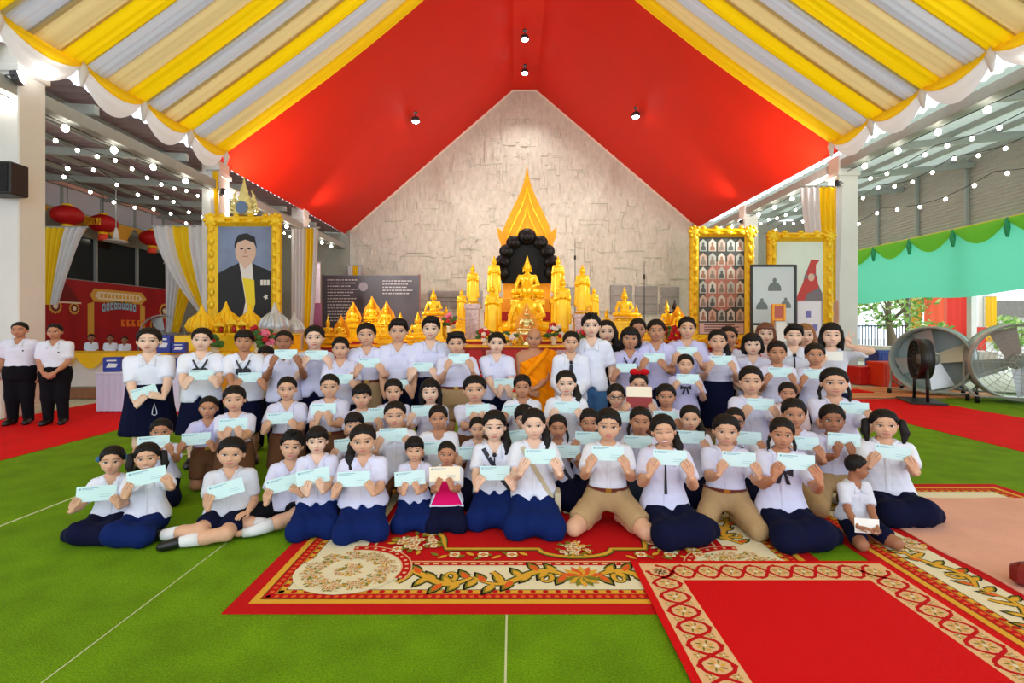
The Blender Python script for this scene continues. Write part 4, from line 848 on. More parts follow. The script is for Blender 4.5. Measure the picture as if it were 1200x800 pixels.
for u, v, Y, tgt, lb in ((487, 143, 22.3, (-3, 27, 3), 'left ceiling spotlight on the red slope'), (745, 138, 22.3, (4, 27, 3), 'right ceiling spotlight on the red slope'), (615, 80, 25.5, (.6, 27.5, 4), 'ridge spotlight nearer the gable wall'), (615, 41, 22.5, (.6, 22, 1), 'ridge spotlight farther from the gable wall')):
    p = at(u, v, Y); x = p[0]; zc_ = zroof(x) - .02; t = thing('ceiling_spotlight', lb, 'lamp', (x, Y, zc_), group='ceiling spotlights')
    MB().lathe([(.10, 0), (.10, -.04), (.03, -.05), (.03, -.2)], (0, 0, 0), 12).obj('mount', LAMPH, t); MB().lathe([(.06, -.18), (.16, -.24), (.20, -.42), (.18, -.42)], (0, 0, 0), 16, cap=False).obj('shade', LAMPH, t, smooth=True); MB().ball((0, 0, -.40), (.15, .15, .08), 12, 6).obj('bulb', LENS, t, smooth=True)
    lamp('spotlight_beam', 'SPOT', (x, Y, zc_ - .5), 550, (1, .96, .9), tgt, .15, 110)
# ------------------------------------------------------------------ strings of bulbs in the aisles
def string_(x, z, y0, y1, step, sag, span, label, r=.05):
    t = thing('string_lights', label, 'string lights', (x, y0, z), group='strings of bulbs'); pts = []; n = int((y1 - y0) / step)
    zz = lambda y: -sag * math.sin(math.pi * ((y % span) / span))
    MB().tube([(0, y, zz(y)) for y in np.arange(0, y1 - y0 + .01, span / 8)], .012, 5).obj('cable', CABLE, t)
    me = MB().ball((0, 0, -.09), (r, r, r * 1.15), 12, 8).mesh('bulb', BULB, True); ms = MB().tube([(0, 0, .0), (0, 0, -.06)], .022, 6).mesh('socket', CABLE)
    for k in range(n + 1):
        y = k * step; link('bulb', me, t, (0, y, zz(y))); link('socket', ms, t, (0, y, zz(y)))
for s, x, z, y0, y1, st_, sg, sp, r in (('left', -9.25, 5.82, 8.0, 27, 1.3, .02, 6.4, .07), ('left', -11.0, 6.34, 8, 26.5, .62, .18, 3.2, .045), ('left', -12.5, 6.40, 9, 26.5, .9, .3, 3.2, .05), ('left', -14.0, 6.42, 11, 26.5, 1.0, .35, 4.8, .05),
                               ('right', 10.4, 6.45, 6.0, 27, 1.3, .02, 6.4, .07), ('right', 11.9, 6.7, 8, 27, .75, .15, 3.2, .05), ('right', 13.3, 6.75, 9, 27, .8, .25, 3.2, .05), ('right', 14.9, 6.4, 11, 27, 1.1, .35, 4.8, .055)):
    nth = {-9.25: 'along the eave beam', -11.0: 'nearest the eave', -12.5: 'in the middle', -14.0: 'near the outer wall', 10.4: 'along the eave beam', 11.9: 'nearest the eave', 13.3: 'in the middle', 14.9: 'near the outer wall'}[x]
    string_(x, z, y0, y1, st_, sg, sp, f'string of white bulbs {nth} in the {s} aisle', r)
# ------------------------------------------------------------------ left: speaker, tables, curtains, lanterns, backdrop
sp = thing('loudspeaker', 'black box loudspeaker mounted on the nearest left column', 'speaker', (-9.0, 9.36, 3.95)); MB().bbox((-.42, -.34, 0), (.16, .02, .58), .02).obj('cabinet', M('speaker_black', (26, 26, 28), .5), sp); MB().bbox((-.38, -.352, .04), (.12, -.338, .54), .006).obj('grille', M('speaker_grille', (14, 14, 16), .8, bump=.8, bscale=200), sp); MB().bbox((-.2, .0, .2), (0, .07, .35), .01).obj('wall_bracket', LAMPH, sp)
def pleated(w, d, h, n, amp):
    m = MB(); P_ = [[], []]; per = [(-w, -d), (w, -d), (w, d), (-w, d), (-w, -d)]
    for (xa, ya), (xb, yb) in zip(per[:-1], per[1:]):
        L_ = math.hypot(xb - xa, yb - ya); k = int(L_ * n); nx, ny = (yb - ya) / L_, -(xb - xa) / L_
        for i in range(k * 2):
            f_ = i / (k * 2); o = amp * (i % 2); P_[0].append((xa + (xb - xa) * f_ + nx * o * .4, ya + (yb - ya) * f_ + ny * o * .4, h)); P_[1].append((xa + (xb - xa) * f_ + nx * o, ya + (yb - ya) * f_ + ny * o, .02))
    for r in P_: r.append(r[0])
    m.grid(P_[::-1]); return m
tb2 = thing('draped_table', 'table with pleated lilac-white skirt at left behind the standing group', 'table', (-7.05, 10.0, 0)); pleated(.78, .36, .72, 9, .035).obj('table_skirt', M('tablecloth_lilac', (214, 214, 240), .8), tb2); MB().bbox((-.80, -.38, .71), (.80, .38, .74), .01).obj('table_top', M('tablecloth_lilac', (214, 214, 240)), tb2)
tb3 = thing('draped_table', 'long white-clothed table with yellow swag along the left runner', 'table', (-9.55, 11.9, .0)); MB().bbox((-1.3, -.55, .26), (1.9, .55, .98), .03).obj('tablecloth', M('tablecloth_white', (226, 222, 222), .8, bump=.4, bscale=4, stretch=(3, 3, .3)), tb3); MB().bbox((-1.32, -.57, .98), (1.92, .57, 1.02), .01).obj('table_top', AMB, tb3); MB().bbox((-1.25, -.5, 0), (1.85, .5, .26), .01).obj('wooden_plinth', M('plinth_wood', (150, 96, 56), .5, var=.2), tb3)
for k in range(5):
    m = MB(); m.grid([[(-1.3 + k * .64 + .64 * i / 8, -.58 - .03 * j, 1.0 - (.06 + .26 * math.sin(math.pi * i / 8)) * j / 3) for i in range(9)] for j in range(4)]); m.obj('yellow_swag', AMB, tb3, smooth=True)
tb4 = thing('draped_table', 'beige cloth-covered block behind the two people in white polos', 'table', (-9.4, 9.0, 0)); MB().bbox((-.65, -.2, 0), (.65, .25, .78), .03).obj('cloth_cover', M('cloth_beige', (206, 196, 178), .8, bump=.3, bscale=4), tb4); MB().bbox((-.67, -.22, .78), (.67, .27, .81), .01).obj('table_top', M('cloth_beige', (206, 196, 178)), tb4)
BLUEB = M('carton_blue', (40, 60, 160), .5); WPR = M('carton_print', (236, 236, 240), .6)
for i, (u, v0, v1, Y, zb, rz) in enumerate(((194, 388, 409, 11.5, 1.02, .1), (133, 420, 437, 9.9, .74, .35), (205, 421, 437, 9.9, .74, -.2), (211, 402, 414, 11.6, 1.02, .2))):
    p = at(u, v1, Y); t = thing('drink_carton', ['tall blue carton on the long table behind the first standing person', 'blue carton on the lilac-skirted table, left end', 'blue carton on the lilac-skirted table, right end', 'low blue carton on the long table beside the tall one'][i], 'carton', (p[0], Y, zb), rz, 'blue cartons'); hgt = (v1 - v0) / F_PX * Y
    MB().bbox((-.14, -.10, 0), (.14, .10, hgt), .012).obj('carton_body', BLUEB, t); MB().prism([(-.09, hgt * .3), (.07, hgt * .3), (.10, hgt * .55), (-.05, hgt * .6)], -.104, -.099).obj('white_print', WPR, t); MB().prism([(-.08, hgt * .72), (.08, hgt * .72), (.08, hgt * .82), (-.08, hgt * .82)], -.104, -.099).obj('lettering_bar', WPR, t)
# curtains across the left aisle and down the columns
CW = M('curtain_white', (232, 232, 236), .7, transl=.25); CY = M('curtain_yellow', (250, 214, 20), .7, transl=.25)
def curtain(label, top, bot, Y, z1, z0, bands, flare=0, depth=.10):
    """bands: list of (fraction0, fraction1, material); top, bot are (xa, xb) extents; the sides sweep between them"""
    t = thing('curtain', label, 'curtain', ((top[0] + top[1]) / 2, Y, z0), group='white and yellow curtains'); ox = (top[0] + top[1]) / 2
    for f0, f1, m_ in bands:
        P_ = []; n = max(6, int((f1 - f0) * 40))
        for j in range(13):
            s = j / 12; e = s ** 1.6; xa = top[0] + (bot[0] - top[0]) * e - ox; xb = top[1] + (bot[1] - top[1]) * (s ** (1.6 if flare == 0 else flare)) - ox; row = []
            for i in range(n + 1):
                f_ = f0 + (f1 - f0) * i / n; row.append((xa + (xb - xa) * f_, depth * math.sin(f_ * 42 + .6 * s) * (1 - .4 * s), (z1 - z0) * (1 - s)))
            P_.append(row)
        mb = MB(); mb.grid(P_); mb.obj('curtain_panel', m_, t, smooth=True)
    MB().tube([(top[0] - ox - .05, 0, z1 - z0 + .02), (top[1] - ox + .05, 0, z1 - z0 + .02)], .03, 8).obj('curtain_rail', STEEL, t)
    return t
curtain('white curtain with yellow band tied at the nearest left column', (-14.6, -13.3), (-14.6, -14.2), 16.0, 4.7, 2.3, ((0, .55, CY), (.5, 1, CW)), .8)
curtain('white and yellow curtain swept toward the portrait frame', (-11.25, -9.6), (-9.75, -9.45), 16.05, 4.75, 1.95, ((0, .35, CW), (.33, .66, CY), (.64, 1, CW)))
curtain('second yellow and white curtain hanging farther behind in the left aisle', (-12.6, -11.2), (-12.6, -12.1), 18.6, 3.9, 1.4, ((0, .5, CW), (.48, 1, CY)), .8)
curtain('yellow and white column drape right of the portrait', (-6.65, -5.9), (-6.6, -6.2), 15.6, 4.6, .01, ((0, .5, CW), (.48, .8, CY), (.78, 1, CW)))
curtain('yellow drape on the far left column', (-8.9, -8.3), (-8.8, -8.4), 22.2, 4.4, .6, ((0, .45, CY), (.43, 1, CW)))
curtain('narrow yellow and white drape before the gable wall at left', (-8.85, -8.1), (-8.8, -8.1), 27.6, 4.9, .6, ((0, .4, CW), (.38, .75, CY), (.73, 1, CW)))
curtain('white and yellow drape gathered on the right column behind the painting', (8.9, 10.1), (9.5, 10.0), 15.75, 5.9, 2.4, ((0, .45, CW), (.43, .85, CY), (.83, 1, CW)))
curtain('yellow and white drape on the far right column', (9.2, 10.1), (9.5, 9.9), 22.2, 5.6, .6, ((0, .4, CW), (.38, .75, CY), (.73, 1, CW)))
curtain('yellow ribbon drape wound down the left column beside the crest', (-9.35, -9.05), (-9.2, -9.0), 15.75, 6.4, 4.7, ((0, .5, CW), (.48, 1, CY)), depth=.04)
# lanterns
LR = M('lantern_red', (206, 22, 24), .5, transl=.3); LO = M('lantern_fringe', (240, 70, 40), .6)
for i, (u, v, Y) in enumerate(((79, 252, 17.6), (121, 262, 19.0), (178, 279, 21.6))):
    p = at(u, v, Y); r = .47; t = thing('paper_lantern', ['largest red paper lantern nearest the column in the left aisle', 'red paper lantern with yellow characters in the left aisle', 'farthest red paper lantern behind the swept curtain'][i], 'lantern', p, group='red lanterns')
    m = MB(); n = 20
    prof_ = [(r * math.sin(a), -.33 * math.cos(a)) for a in np.linspace(.25, math.pi - .25, 11)]
    V = []; 
    for rr_, z in prof_:
        for j in range(n * 2): A = math.pi * j / n; k = rr_ * (1 if j % 2 else .95); V.append((k * math.cos(A), k * math.sin(A), z))
    m.add(V, [(a * n * 2 + j, a * n * 2 + (j + 1) % (n * 2), (a + 1) * n * 2 + (j + 1) % (n * 2), (a + 1) * n * 2 + j) for a in range(10) for j in range(n * 2)]); m.obj('shade', LR, t, smooth=True)
    MB().lathe([(.15, -.32), (.16, -.36), (.15, -.40)], (0, 0, 0), 14).obj('lower_ring', GOLD, t); MB().lathe([(.14, -.40), (.17, -.62), (.16, -.62)], (0, 0, 0), 14).obj('fringe', LO, t, smooth=True); MB().lathe([(.15, .32), (.16, .36), (.06, .40)], (0, 0, 0), 14).obj('cap', GOLD, t); MB().tube([(0, 0, .38), (0, 0, 1.0)], .01, 5).obj('cord', CABLE, t)
    if i == 1:
        for k in range(3):
            m = MB(); x = -.2 + k * .2
            m.box((x - .07, -.5, -.12), (x - .04, -.44, .12)); m.box((x - .07, -.5, .09), (x + .06, -.44, .12)); m.box((x + .03, -.5, -.12), (x + .06, -.44, .05)); m.box((x - .07, -.5, -.02), (x + .06, -.44, .01)); o = m.obj('yellow_character', M('lettering_yellow', (250, 190, 40)), t); o['kind'] = 'stuff'
for i, (y0, y1) in enumerate(((15.6, 17.6), (17.6, 19.4), (19.6, 21.5), (21.5, 23.6))):
    m = MB(); ym = (y0 + y1) / 2; m.prism([(y0, 5.75), (y1, 5.75), (ym + .5, 5.05), (ym - .2, 5.15)], -15.9, -15.87, 'yz'); tag(m.obj('bunting', M('bunting_amber', (246, 190, 70), .7, transl=.3)), ['first', 'second', 'third', 'fourth'][i] + ' amber cloth pennant behind the red lanterns, counted from the camera', 'bunting', 'amber pennants')
fn = thing('orbit_fan', 'white caged ceiling fan hanging beneath the lanterns in the left aisle', 'fan', at(136, 283, 18.3)); m = MB()
for r in (.08, .18, .28, .36): m.tube([(r * math.cos(a), r * math.sin(a), .08 * math.cos(r * 4)) for a in np.linspace(0, 6.283, 25)[:-1]], .008, 5, closed=True)
for k in range(12): a = k * .5236; m.tube([(0, 0, .1), (.2 * math.cos(a), .2 * math.sin(a), .06), (.36 * math.cos(a), .36 * math.sin(a), 0)], .006, 5)
o = m.obj('cage', WHITE, fn); o['kind'] = 'stuff'
for k in range(3): a = k * 2.094; MB().prism([(.05 * math.cos(a), .05 * math.sin(a)), (.3 * math.cos(a - .35), .3 * math.sin(a - .35)), (.32 * math.cos(a + .3), .32 * math.sin(a + .3))], .0, .01, 'xy').obj('blade', M('fan_blade', (200, 204, 206), .4), fn)
MB().lathe([(.02, .5), (.03, .5), (.09, .22), (.10, .1), (.02, .08)], (0, 0, 0), 14).obj('motor', WHITE, fn, smooth=True); MB().tube([(0, 0, .4), (0, 0, 1.9)], .02, 6).obj('down_rod', STEEL, fn)
# red printed backdrop along the left outer wall
BX = -16.5; bd = thing('festival_backdrop', 'red printed festival backdrop with gold medallions beneath the dark windows', 'backdrop', (BX, 17.0, .0)); MB().box((-.03, 0, .5), (.0, 8.0, 3.38)).obj('backdrop_sheet', M('backdrop_red', (170, 14, 24), .6, var=.15, vscale=1.2), bd)
bp = lambda nm, P_, k, m: MB().prism(P_, .001 + k * .003, .005 + k * .003, 'yz').obj(nm, m, bd)
GP, WP, BP, DR = M('print_gold', (226, 176, 70), .6), M('print_cream', (244, 232, 200), .6), M('print_sky', (150, 200, 220), .6), M('print_dark_red', (120, 8, 18), .6)
def med(y, z, r):
    bp('printed_medallion', [(y + r * (1 + .08 * math.cos(12 * a)) * math.cos(a), z + r * (1 + .08 * math.cos(12 * a)) * math.sin(a)) for a in np.linspace(0, 6.283, 49)[:-1]], 0, GP); bp('medallion_ring', ellp(y, z, r * .72, r * .72, 20), 1, DR); bp('medallion_heart', [(y + r * .5 * (1 if k % 2 else .55) * math.cos(k * .3927), z + r * .5 * (1 if k % 2 else .55) * math.sin(k * .3927)) for k in range(16)], 2, WP)
for y, z, r in ((.9, 2.95, .36), (.75, 1.75, .30), (1.5, 2.35, .26), (7.3, 2.35, .34), (6.6, 1.7, .25), (2.3, 2.3, .22)): med(y, z, r)
bp('printed_sign', [(3.0, 2.85), (3.2, 3.12), (5.8, 3.12), (6.1, 2.85), (5.8, 2.6), (3.2, 2.6)], 3, GP); bp('sign_heart', [(3.25, 2.85), (3.4, 3.02), (5.6, 3.02), (5.85, 2.85), (5.6, 2.70), (3.4, 2.70)], 4, WP)
for k in range(11): bp('printed_character', [(3.5 + k * .2, 2.78), (3.62 + k * .2, 2.78), (3.62 + k * .2, 2.93 + .04 * (k % 2)), (3.55 + k * .2, 2.95), (3.5 + k * .2, 2.90)], 5, GP)
arcz = lambda y: 2.22 + .12 * math.sin(math.pi * (y - 3.6) / 1.9)
for k in range(9):
    y = 3.6 + k * .21; z = arcz(y); bp('printed_character', [(y, z), (y + .16, z), (y + .16, z + .30), (y + .11, z + .36 + .05 * (k % 2)), (y + .05, z + .30), (y, z + .28)], 3, BP); bp('character_counter', ellp(y + .08, z + .15, .035, .07, 8), 4, DR)
for k in range(5): y = 4.6 + k * .3; bp('printed_character', [(y, 1.62), (y + .22, 1.62), (y + .22, 1.72), (y + .10, 1.80), (y + .22, 1.90), (y, 1.90)], 3, M('print_orange', (240, 120, 30)))
bp('printed_arch', [(2.9, 2.5), (3.2, 2.6), (3.2, 1.2), (2.9, 1.2)], 2, GP); bp('printed_arch', [(5.7, 2.6), (6.0, 2.5), (6.0, 1.2), (5.7, 1.2)], 2, GP); bp('printed_roof', [(.0, 2.5), (2.6, 2.5), (1.9, 3.3), (.6, 3.3)], 0, DR); bp('roof_line', [(.0, 2.48), (2.6, 2.48), (2.6, 2.54), (.0, 2.54)], 2, WP)
# a shelf with seated people's platform, steel drum fan, plants
pf = thing('low_platform', 'low dark platform beneath the far seated people', 'platform', (-13.2, 16.3, 0)); MB().bbox((-2.6, -.9, 0), (3.6, 1.2, .5), .02).obj('platform_body', M('platform_dark', (60, 56, 54), .7), pf); MB().bbox((-2.65, -.95, .5), (3.65, 1.25, .55), .01).obj('platform_top', M('platform_mat', (70, 80, 110), .8), pf)
def drum_fan(label, p, rz, R_, ht, m_shell, guard=True, tilt=0.):
    """ring shell lying along local Y, front toward -Y"""
    t = thing('drum_fan', label, 'fan', p, rz, 'industrial fans'); c = (0, 0, ht); D = R_ * .45
    MB().lathe([(R_, -D), (R_ * 1.03, -D), (R_ * 1.03, D), (R_, D), (R_ * .97, D * .9), (R_ * .97, -D * .9), (R_, -D)], c, 40, axis='y', cap=False).obj('shell', m_shell, t, smooth=True)
    for y in (-D, D): MB().tube([(R_ * 1.02 * math.cos(a), y, ht + R_ * 1.02 * math.sin(a)) for a in np.linspace(0, 6.283, 37)[:-1]], .022, 6, closed=True).obj('rim', STEEL, t, smooth=True)
    if guard:
        m = MB(); n = 9
        for k in range(1, n): m.tube([(R_ * k / n * math.cos(a), -D, ht + R_ * k / n * math.sin(a)) for a in np.linspace(0, 6.283, 33)[:-1]], .005, 4, closed=True)
        for k in range(16): a = k * .3927; m.tube([(.1 * math.cos(a), -D, ht + .1 * math.sin(a)), (R_ * math.cos(a), -D, ht + R_ * math.sin(a))], .006, 4)
        o = m.obj('wire_guard', M('wire_silver', (200, 202, 204), .3, metal=.6), t); o['kind'] = 'stuff'
    if not guard and p[0] > 0: MB().lathe([(R_ * .2, D * .80), (R_ * .97, D * .80), (R_ * .97, D * .84), (R_ * .2, D * .84)], c, 32, axis='y', cap=False).obj('back_panel', m_shell, t)
    BM = M('fan_blade_steel', (196, 200, 202), .35, metal=.5)
    for k in range(4):
        a = k * 1.571 + .3; P_ = []
        for i in range(5):
            r = R_ * (.18 + .74 * i / 4); w = R_ * (.16 + .12 * i / 4); P_.append([(r * math.cos(a) - s_ * w * math.sin(a), s_ * w * .45, ht + r * math.sin(a) + s_ * w * math.cos(a)) for s_ in (-1, -.3, .4, 1)])
        m = MB(); m.grid(P_); m.obj('blade', BM, t, smooth=True)
    MB().lathe([(.02, -D * .5), (R_ * .17, -D * .45), (R_ * .20, 0), (R_ * .17, D * .7), (.02, D * .75)], c, 18, axis='y').obj('motor_hub', STEEL, t, smooth=True)
    for q in (-1, 1):
        MB().tube([(q * R_ * 1.08, 0, ht), (q * R_ * 1.08, 0, ht - R_ * .7), (q * R_ * .95, -D * 1.6, .12)], .022, 6).obj('stand_tube', STEEL, t, smooth=True); MB().tube([(q * R_ * 1.08, 0, ht - R_ * .7), (q * R_ * .95, D * 1.6, .12)], .022, 6).obj('stand_tube', STEEL, t, smooth=True)
        for y in (-1.6, 1.6): MB().lathe([(.02, -.03), (.07, -.03), (.07, .03), (.02, .03)], (q * R_ * .95, y * D, .07), 14, axis='x').obj('wheel', BLACK, t, smooth=True)
    for y in (-1.6, 1.6): MB().tube([(-R_ * .95, y * D, .14), (R_ * .95, y * D, .14)], .02, 6).obj('stand_bar', STEEL, t, smooth=True)
    MB().tube([(-R_, 0, ht), (R_, 0, ht)], .02, 6).obj('motor_bar', STEEL, t)
    return t
SHG = M('fan_shell_grey_green', (164, 180, 178), .45, metal=.2); SHS = M('fan_shell_silver', (204, 208, 208), .3, metal=.5)
q = at(1190, 468, 10.9); drum_fan('large silver drum fan with wire guard at the right picture edge', (q[0], 10.9, 0), R(-30), .78, .86, SHS)
q = at(1118, 472, 11.7); drum_fan('large grey-green drum fan turned sideways, left of the silver one', (q[0] - .25, 12.0, 0), R(-50), .74, .84, SHG, guard=False)
q = at(157, 400, 17.3); drum_fan('steel drum fan behind the far seated people at left', (q[0], 18.7, .0), R(35), .66, 1.35, SHS, guard=False)
pfn = thing('pedestal_fan', 'black pedestal fan on flat base left of the drum fans', 'fan', (at(1079, 466, 10.9)[0], 10.9, 0), R(-112)); BKM = M('fan_black', (22, 22, 24), .4)
MB().bbox((-.5, -.32, 0), (.5, .32, .05), .015).obj('base_plate', BKM, pfn)
for q_ in (-1, 1): MB().tube([(q_ * .40, 0, .04), (q_ * .36, 0, .75)], .03, 8).obj('upright', BKM, pfn, smooth=True)
MB().lathe([(.40, -.12), (.43, -.12), (.43, .12), (.40, .12), (.39, 0), (.40, -.12)], (0, 0, .92), 30, axis='y', cap=False).obj('shell', BKM, pfn, smooth=True); MB().lathe([(.02, -.08), (.1, -.06), (.12, .1), (.02, .14)], (0, 0, .92), 14, axis='y').obj('motor_hub', STEEL, pfn, smooth=True)
for k in range(4):
    a = k * 1.571 + .4; m = MB(); m.grid([[(r * math.cos(a) - s_ * .1 * math.sin(a), s_ * .04, .92 + r * math.sin(a) + s_ * .1 * math.cos(a)) for s_ in (-1, 0, 1)] for r in (.1, .22, .36)]); m.obj('blade', BKM, pfn, smooth=True)
m = MB()
for k in range(1, 6): m.tube([(.08 * k * math.cos(a), -.12, .92 + .08 * k * math.sin(a)) for a in np.linspace(0, 6.283, 25)[:-1]], .004, 4, closed=True)
for k in range(12): m.tube([(0, -.12, .92), (.4 * math.cos(k * .5236), -.12, .92 + .4 * math.sin(k * .5236))], .004, 4)
o = m.obj('wire_guard', M('wire_black', (40, 40, 42), .4), pfn); o['kind'] = 'stuff'
# ------------------------------------------------------------------ right: crates, boards, green cloth, outside
def crate(u, vb, Y, w, d, h, m_, lb):
    p = at(u, vb, Y); t = thing('plastic_crate', lb, 'crate', (p[0], Y, 0), 0, 'crates by the right aisle')
    b_ = MB(); b_.bbox((-w, -d, .0), (w, d, h * .92), .02); b_.obj('crate_body', m_, t); MB().bbox((-w - .02, -d - .02, h * .88), (w + .02, d + .02, h), .012).obj('rim', m_, t)
    for k in range(5): x = -w + (k + .5) * 2 * w / 5; MB().bbox((x - .02, -d - .018, h * .1), (x + .02, -d + .01, h * .86), .004).obj('rib', m_, t)
    MB().bbox((-.12, -d - .03, h * .6), (.12, -d, h * .75), .01).obj('handle', m_, t)
crate(1013, 449, 14.4, .33, .3, .50, M('crate_red', (206, 24, 20), .45), 'red plastic crate nearest the vee-sign hand'); crate(1042, 452, 13.9, .38, .32, .66, M('crate_orange_red', (222, 60, 24), .45), 'orange-red plastic crate in the middle of the row'); crate(1041, 446, 15.0, .5, .3, .92, M('crate_blue', (40, 70, 160), .45), 'blue plastic crate behind the orange-red one'); crate(1086, 452, 13.6, .42, .34, .56, M('crate_maroon', (120, 18, 26), .45), 'maroon plastic crate behind the pedestal fan'); crate(1104, 454, 13.2, .3, .3, .34, M('crate_navy', (28, 24, 90), .45), 'navy plastic crate between the fans')
WD = M('board_orange_wood', (214, 140, 84), .6, var=.2, vscale=3, stretch=(.3, 4, 1))
for i in range(4):
    tag(MB().bbox((7.2, 11.5 + i * .5, 0), (11.0 + .5 * (i % 2), 11.92 + i * .5, .035), .008).obj('floor_board', WD), ['first', 'second', 'third', 'fourth'][i] + ' orange wooden board from the runner, lying before the crates', 'board', 'boards before the crates')
tag(MB().bbox((7.3, 12.15, .036), (8.6, 12.75, .06), .008).obj('folded_banner', RED), 'folded red cloth lying on the wooden boards before the crates', 'cloth')
GRN = M('shade_cloth_green', (108, 214, 176), .7, transl=.45); GRL = M('swag_lime', (134, 212, 62), .7, transl=.35)
gc = thing('shade_cloth', 'long mint green cloth hung along the open right side', 'cloth', (15.8, 12, 2.7)); m = MB(); m.grid([[(.04 * math.sin(i * .8) * (1 - j / 8), i * .4 - 2, 2.3 * j / 8 + .06 * math.sin(i * .55) * (1 - j / 8)) for i in range(46)] for j in range(9)]); m.obj('cloth_sheet', GRN, gc, smooth=True); MB().bbox((-.05, -2, 2.28), (-.0, 16, 2.40), .01).obj('yellow_hem', M('hem_yellow', (246, 226, 40), .7), gc)
for k in range(9):
    y0 = -1.8 + k * 2.0; m = MB(); m.grid([[(-.10 - .06 * math.sin(math.pi * j / 5), y0 + 2.0 * i / 12, 2.36 - (.10 + .55 * math.sin(math.pi * i / 12)) * j / 5) for i in range(13)] for j in range(6)]); m.obj('lime_swag', GRL, gc, smooth=True); MB().tube([(-.12, y0, 2.36), (-.14, y0, 2.05), (-.12, y0, 1.75)], [.05, .09, .04], 8).obj('tail', M('swag_emerald', (40, 150, 100), .7), gc, smooth=True)
# outside ground, hedge, trees, fence, cloths
struct('ground_outside', MB().box((16.3, -6, -.42), (60, 70, -.03)), M('paving_pale', (206, 204, 196), .9, var=.08))
def tree(x, y, h, rcrown, lb, seed, mats=None, trunk_r=.18, n=420, ls=.22):
    t = thing('tree', lb, 'tree', (x, y, -.03), group='trees outside'); rr = np.random.RandomState(seed); m = MB(); m.tube([(0, 0, 0), (.1, 0, h * .25), (-.05, .1, h * .5), (0, 0, h * .75)], [trunk_r * 1.2, trunk_r, trunk_r * .8, trunk_r * .4], 8)
    for k in range(5): a = k * 1.3; m.tube([(0, 0, h * .45), (rcrown * .4 * math.cos(a), rcrown * .4 * math.sin(a), h * .62), (rcrown * .7 * math.cos(a), rcrown * .7 * math.sin(a), h * .72)], [trunk_r * .5, trunk_r * .3, .02], 6)
    m.obj('trunk', M('bark', (120, 104, 84), .9, bump=.6, bscale=14), t, smooth=True)
    m = MB()
    for k in range(n):
        d = rr.normal(size=3); d /= np.linalg.norm(d); c = d * rcrown * rr.uniform(.45, 1.0) ** .6 * np.array((1, 1, .8)) + (0, 0, h * .72); a = rr.normal(size=3); a /= np.linalg.norm(a); b_ = np.cross(a, rr.normal(size=3)); b_ /= np.linalg.norm(b_); s_ = ls * rr.uniform(.6, 1.4)
        m.add([c - a * s_, c + b_ * s_ * .45, c + a * s_, c - b_ * s_ * .45], [(0, 1, 2, 3)], int(rr.randint(3)))
    o = m.obj('foliage', [M('leaf_lime', (150, 190, 96), .7, transl=.4), M('leaf_mid', (110, 160, 74), .7, transl=.4), M('leaf_pale', (196, 214, 140), .7, transl=.4)], t); o['kind'] = 'stuff'
tree(19.2, 26.0, 4.2, 1.9, 'pale green tree outside at left beneath the mint cloth', 1, n=700, ls=.15); tree(23.6, 30.4, 5.6, 2.0, 'leaning tree with grey trunk left of the red cloth', 2, trunk_r=.3, n=600, ls=.16); tree(24.6, 25.6, 1.8, 1.1, 'bushy tree behind the grey roof at far right', 3, n=520, ls=.14); tree(18.7, 22.9, 1.6, 1.0, 'low pale bush in front of the outside fence', 4, n=300, ls=.14); tree(20.0, 33.0, 7.0, 3.4, 'tall distant tree outside behind the fence', 5, n=600, ls=.34)
fe = thing('iron_fence', 'dark upright bar fence outside beneath the mint cloth', 'fence', (17.0, 26.5, -.03)); BLU = M('fence_blue_grey', (74, 96, 120), .5)
for k in range(34): MB().bbox((k * .16, 0, .1), (k * .16 + .05, .03, 1.75), .004).obj('bar', BLU, fe)
for z in (.25, 1.65): MB().bbox((-.05, -.02, z), (5.5, .05, z + .07), .005).obj('rail', BLU, fe)
for i, (x, y, w, z0, z1, c, lb) in enumerate(((20.6, 25.6, 1.1, .2, 3.1, (236, 96, 60), 'orange-red hanging cloth outside beside the tree trunk'), (21.75, 25.6, .95, .3, 3.1, (222, 58, 44), 'red hanging cloth outside, right of the orange-red one'), (20.05, 25.7, .5, .6, 3.1, (244, 176, 70), 'yellow-orange hanging cloth outside at left of the red cloths'), (22.75, 25.4, 1.1, .2, 3.2, (240, 240, 238), 'white hanging sheet outside right of the red cloths'), (23.3, 25.2, .5, .9, 3.1, (246, 196, 40), 'golden hanging cloth outside beside the white sheet'), (22.5, 25.0, .6, .3, 1.6, (226, 80, 66), 'short red cloth outside below the white sheet'))):
    m = MB(); m.grid([[(w * a / 10, .06 * math.sin(a * 1.7), (z1 - z0) * b_ / 4) for a in range(11)] for b_ in range(5)]); t = thing('hanging_cloth', lb, 'cloth', (x, y, z0), group='cloths hung outside'); m.obj('cloth_sheet', M(f'outside_cloth_{i}', c, .7, transl=.3), t, smooth=True); MB().tube([(-.1, 0, z1 - z0), (w + .1, 0, z1 - z0)], .02, 6).obj('hanging_rod', STEEL, t); MB().tube([(-.1, 0, -z0), (-.1, 0, z1 - z0)], .025, 6).obj('pole', STEEL, t)
hs = thing('shed', 'grey pitched shed roof far outside at the right edge', 'shed', (28.2, 29.4, -.03)); MB().bbox((-1.2, -1, 0), (1.6, 2, 2.2), .02).obj('shed_wall', M('shed_wall', (206, 204, 198), .8), hs); MB().prism([(-1.6, 2.2), (2.0, 2.2), (1.5, 3.1), (-1.0, 3.1)], -1.3, 2.2).obj('shed_roof', M('shed_roof', (120, 116, 108), .8, var=.15), hs)
tag(MB().bbox((16.6, 17.5, -.03), (16.9, 25.5, .75), .03).obj('low_wall', WHITE), 'low white wall outside along the open right side', 'wall')
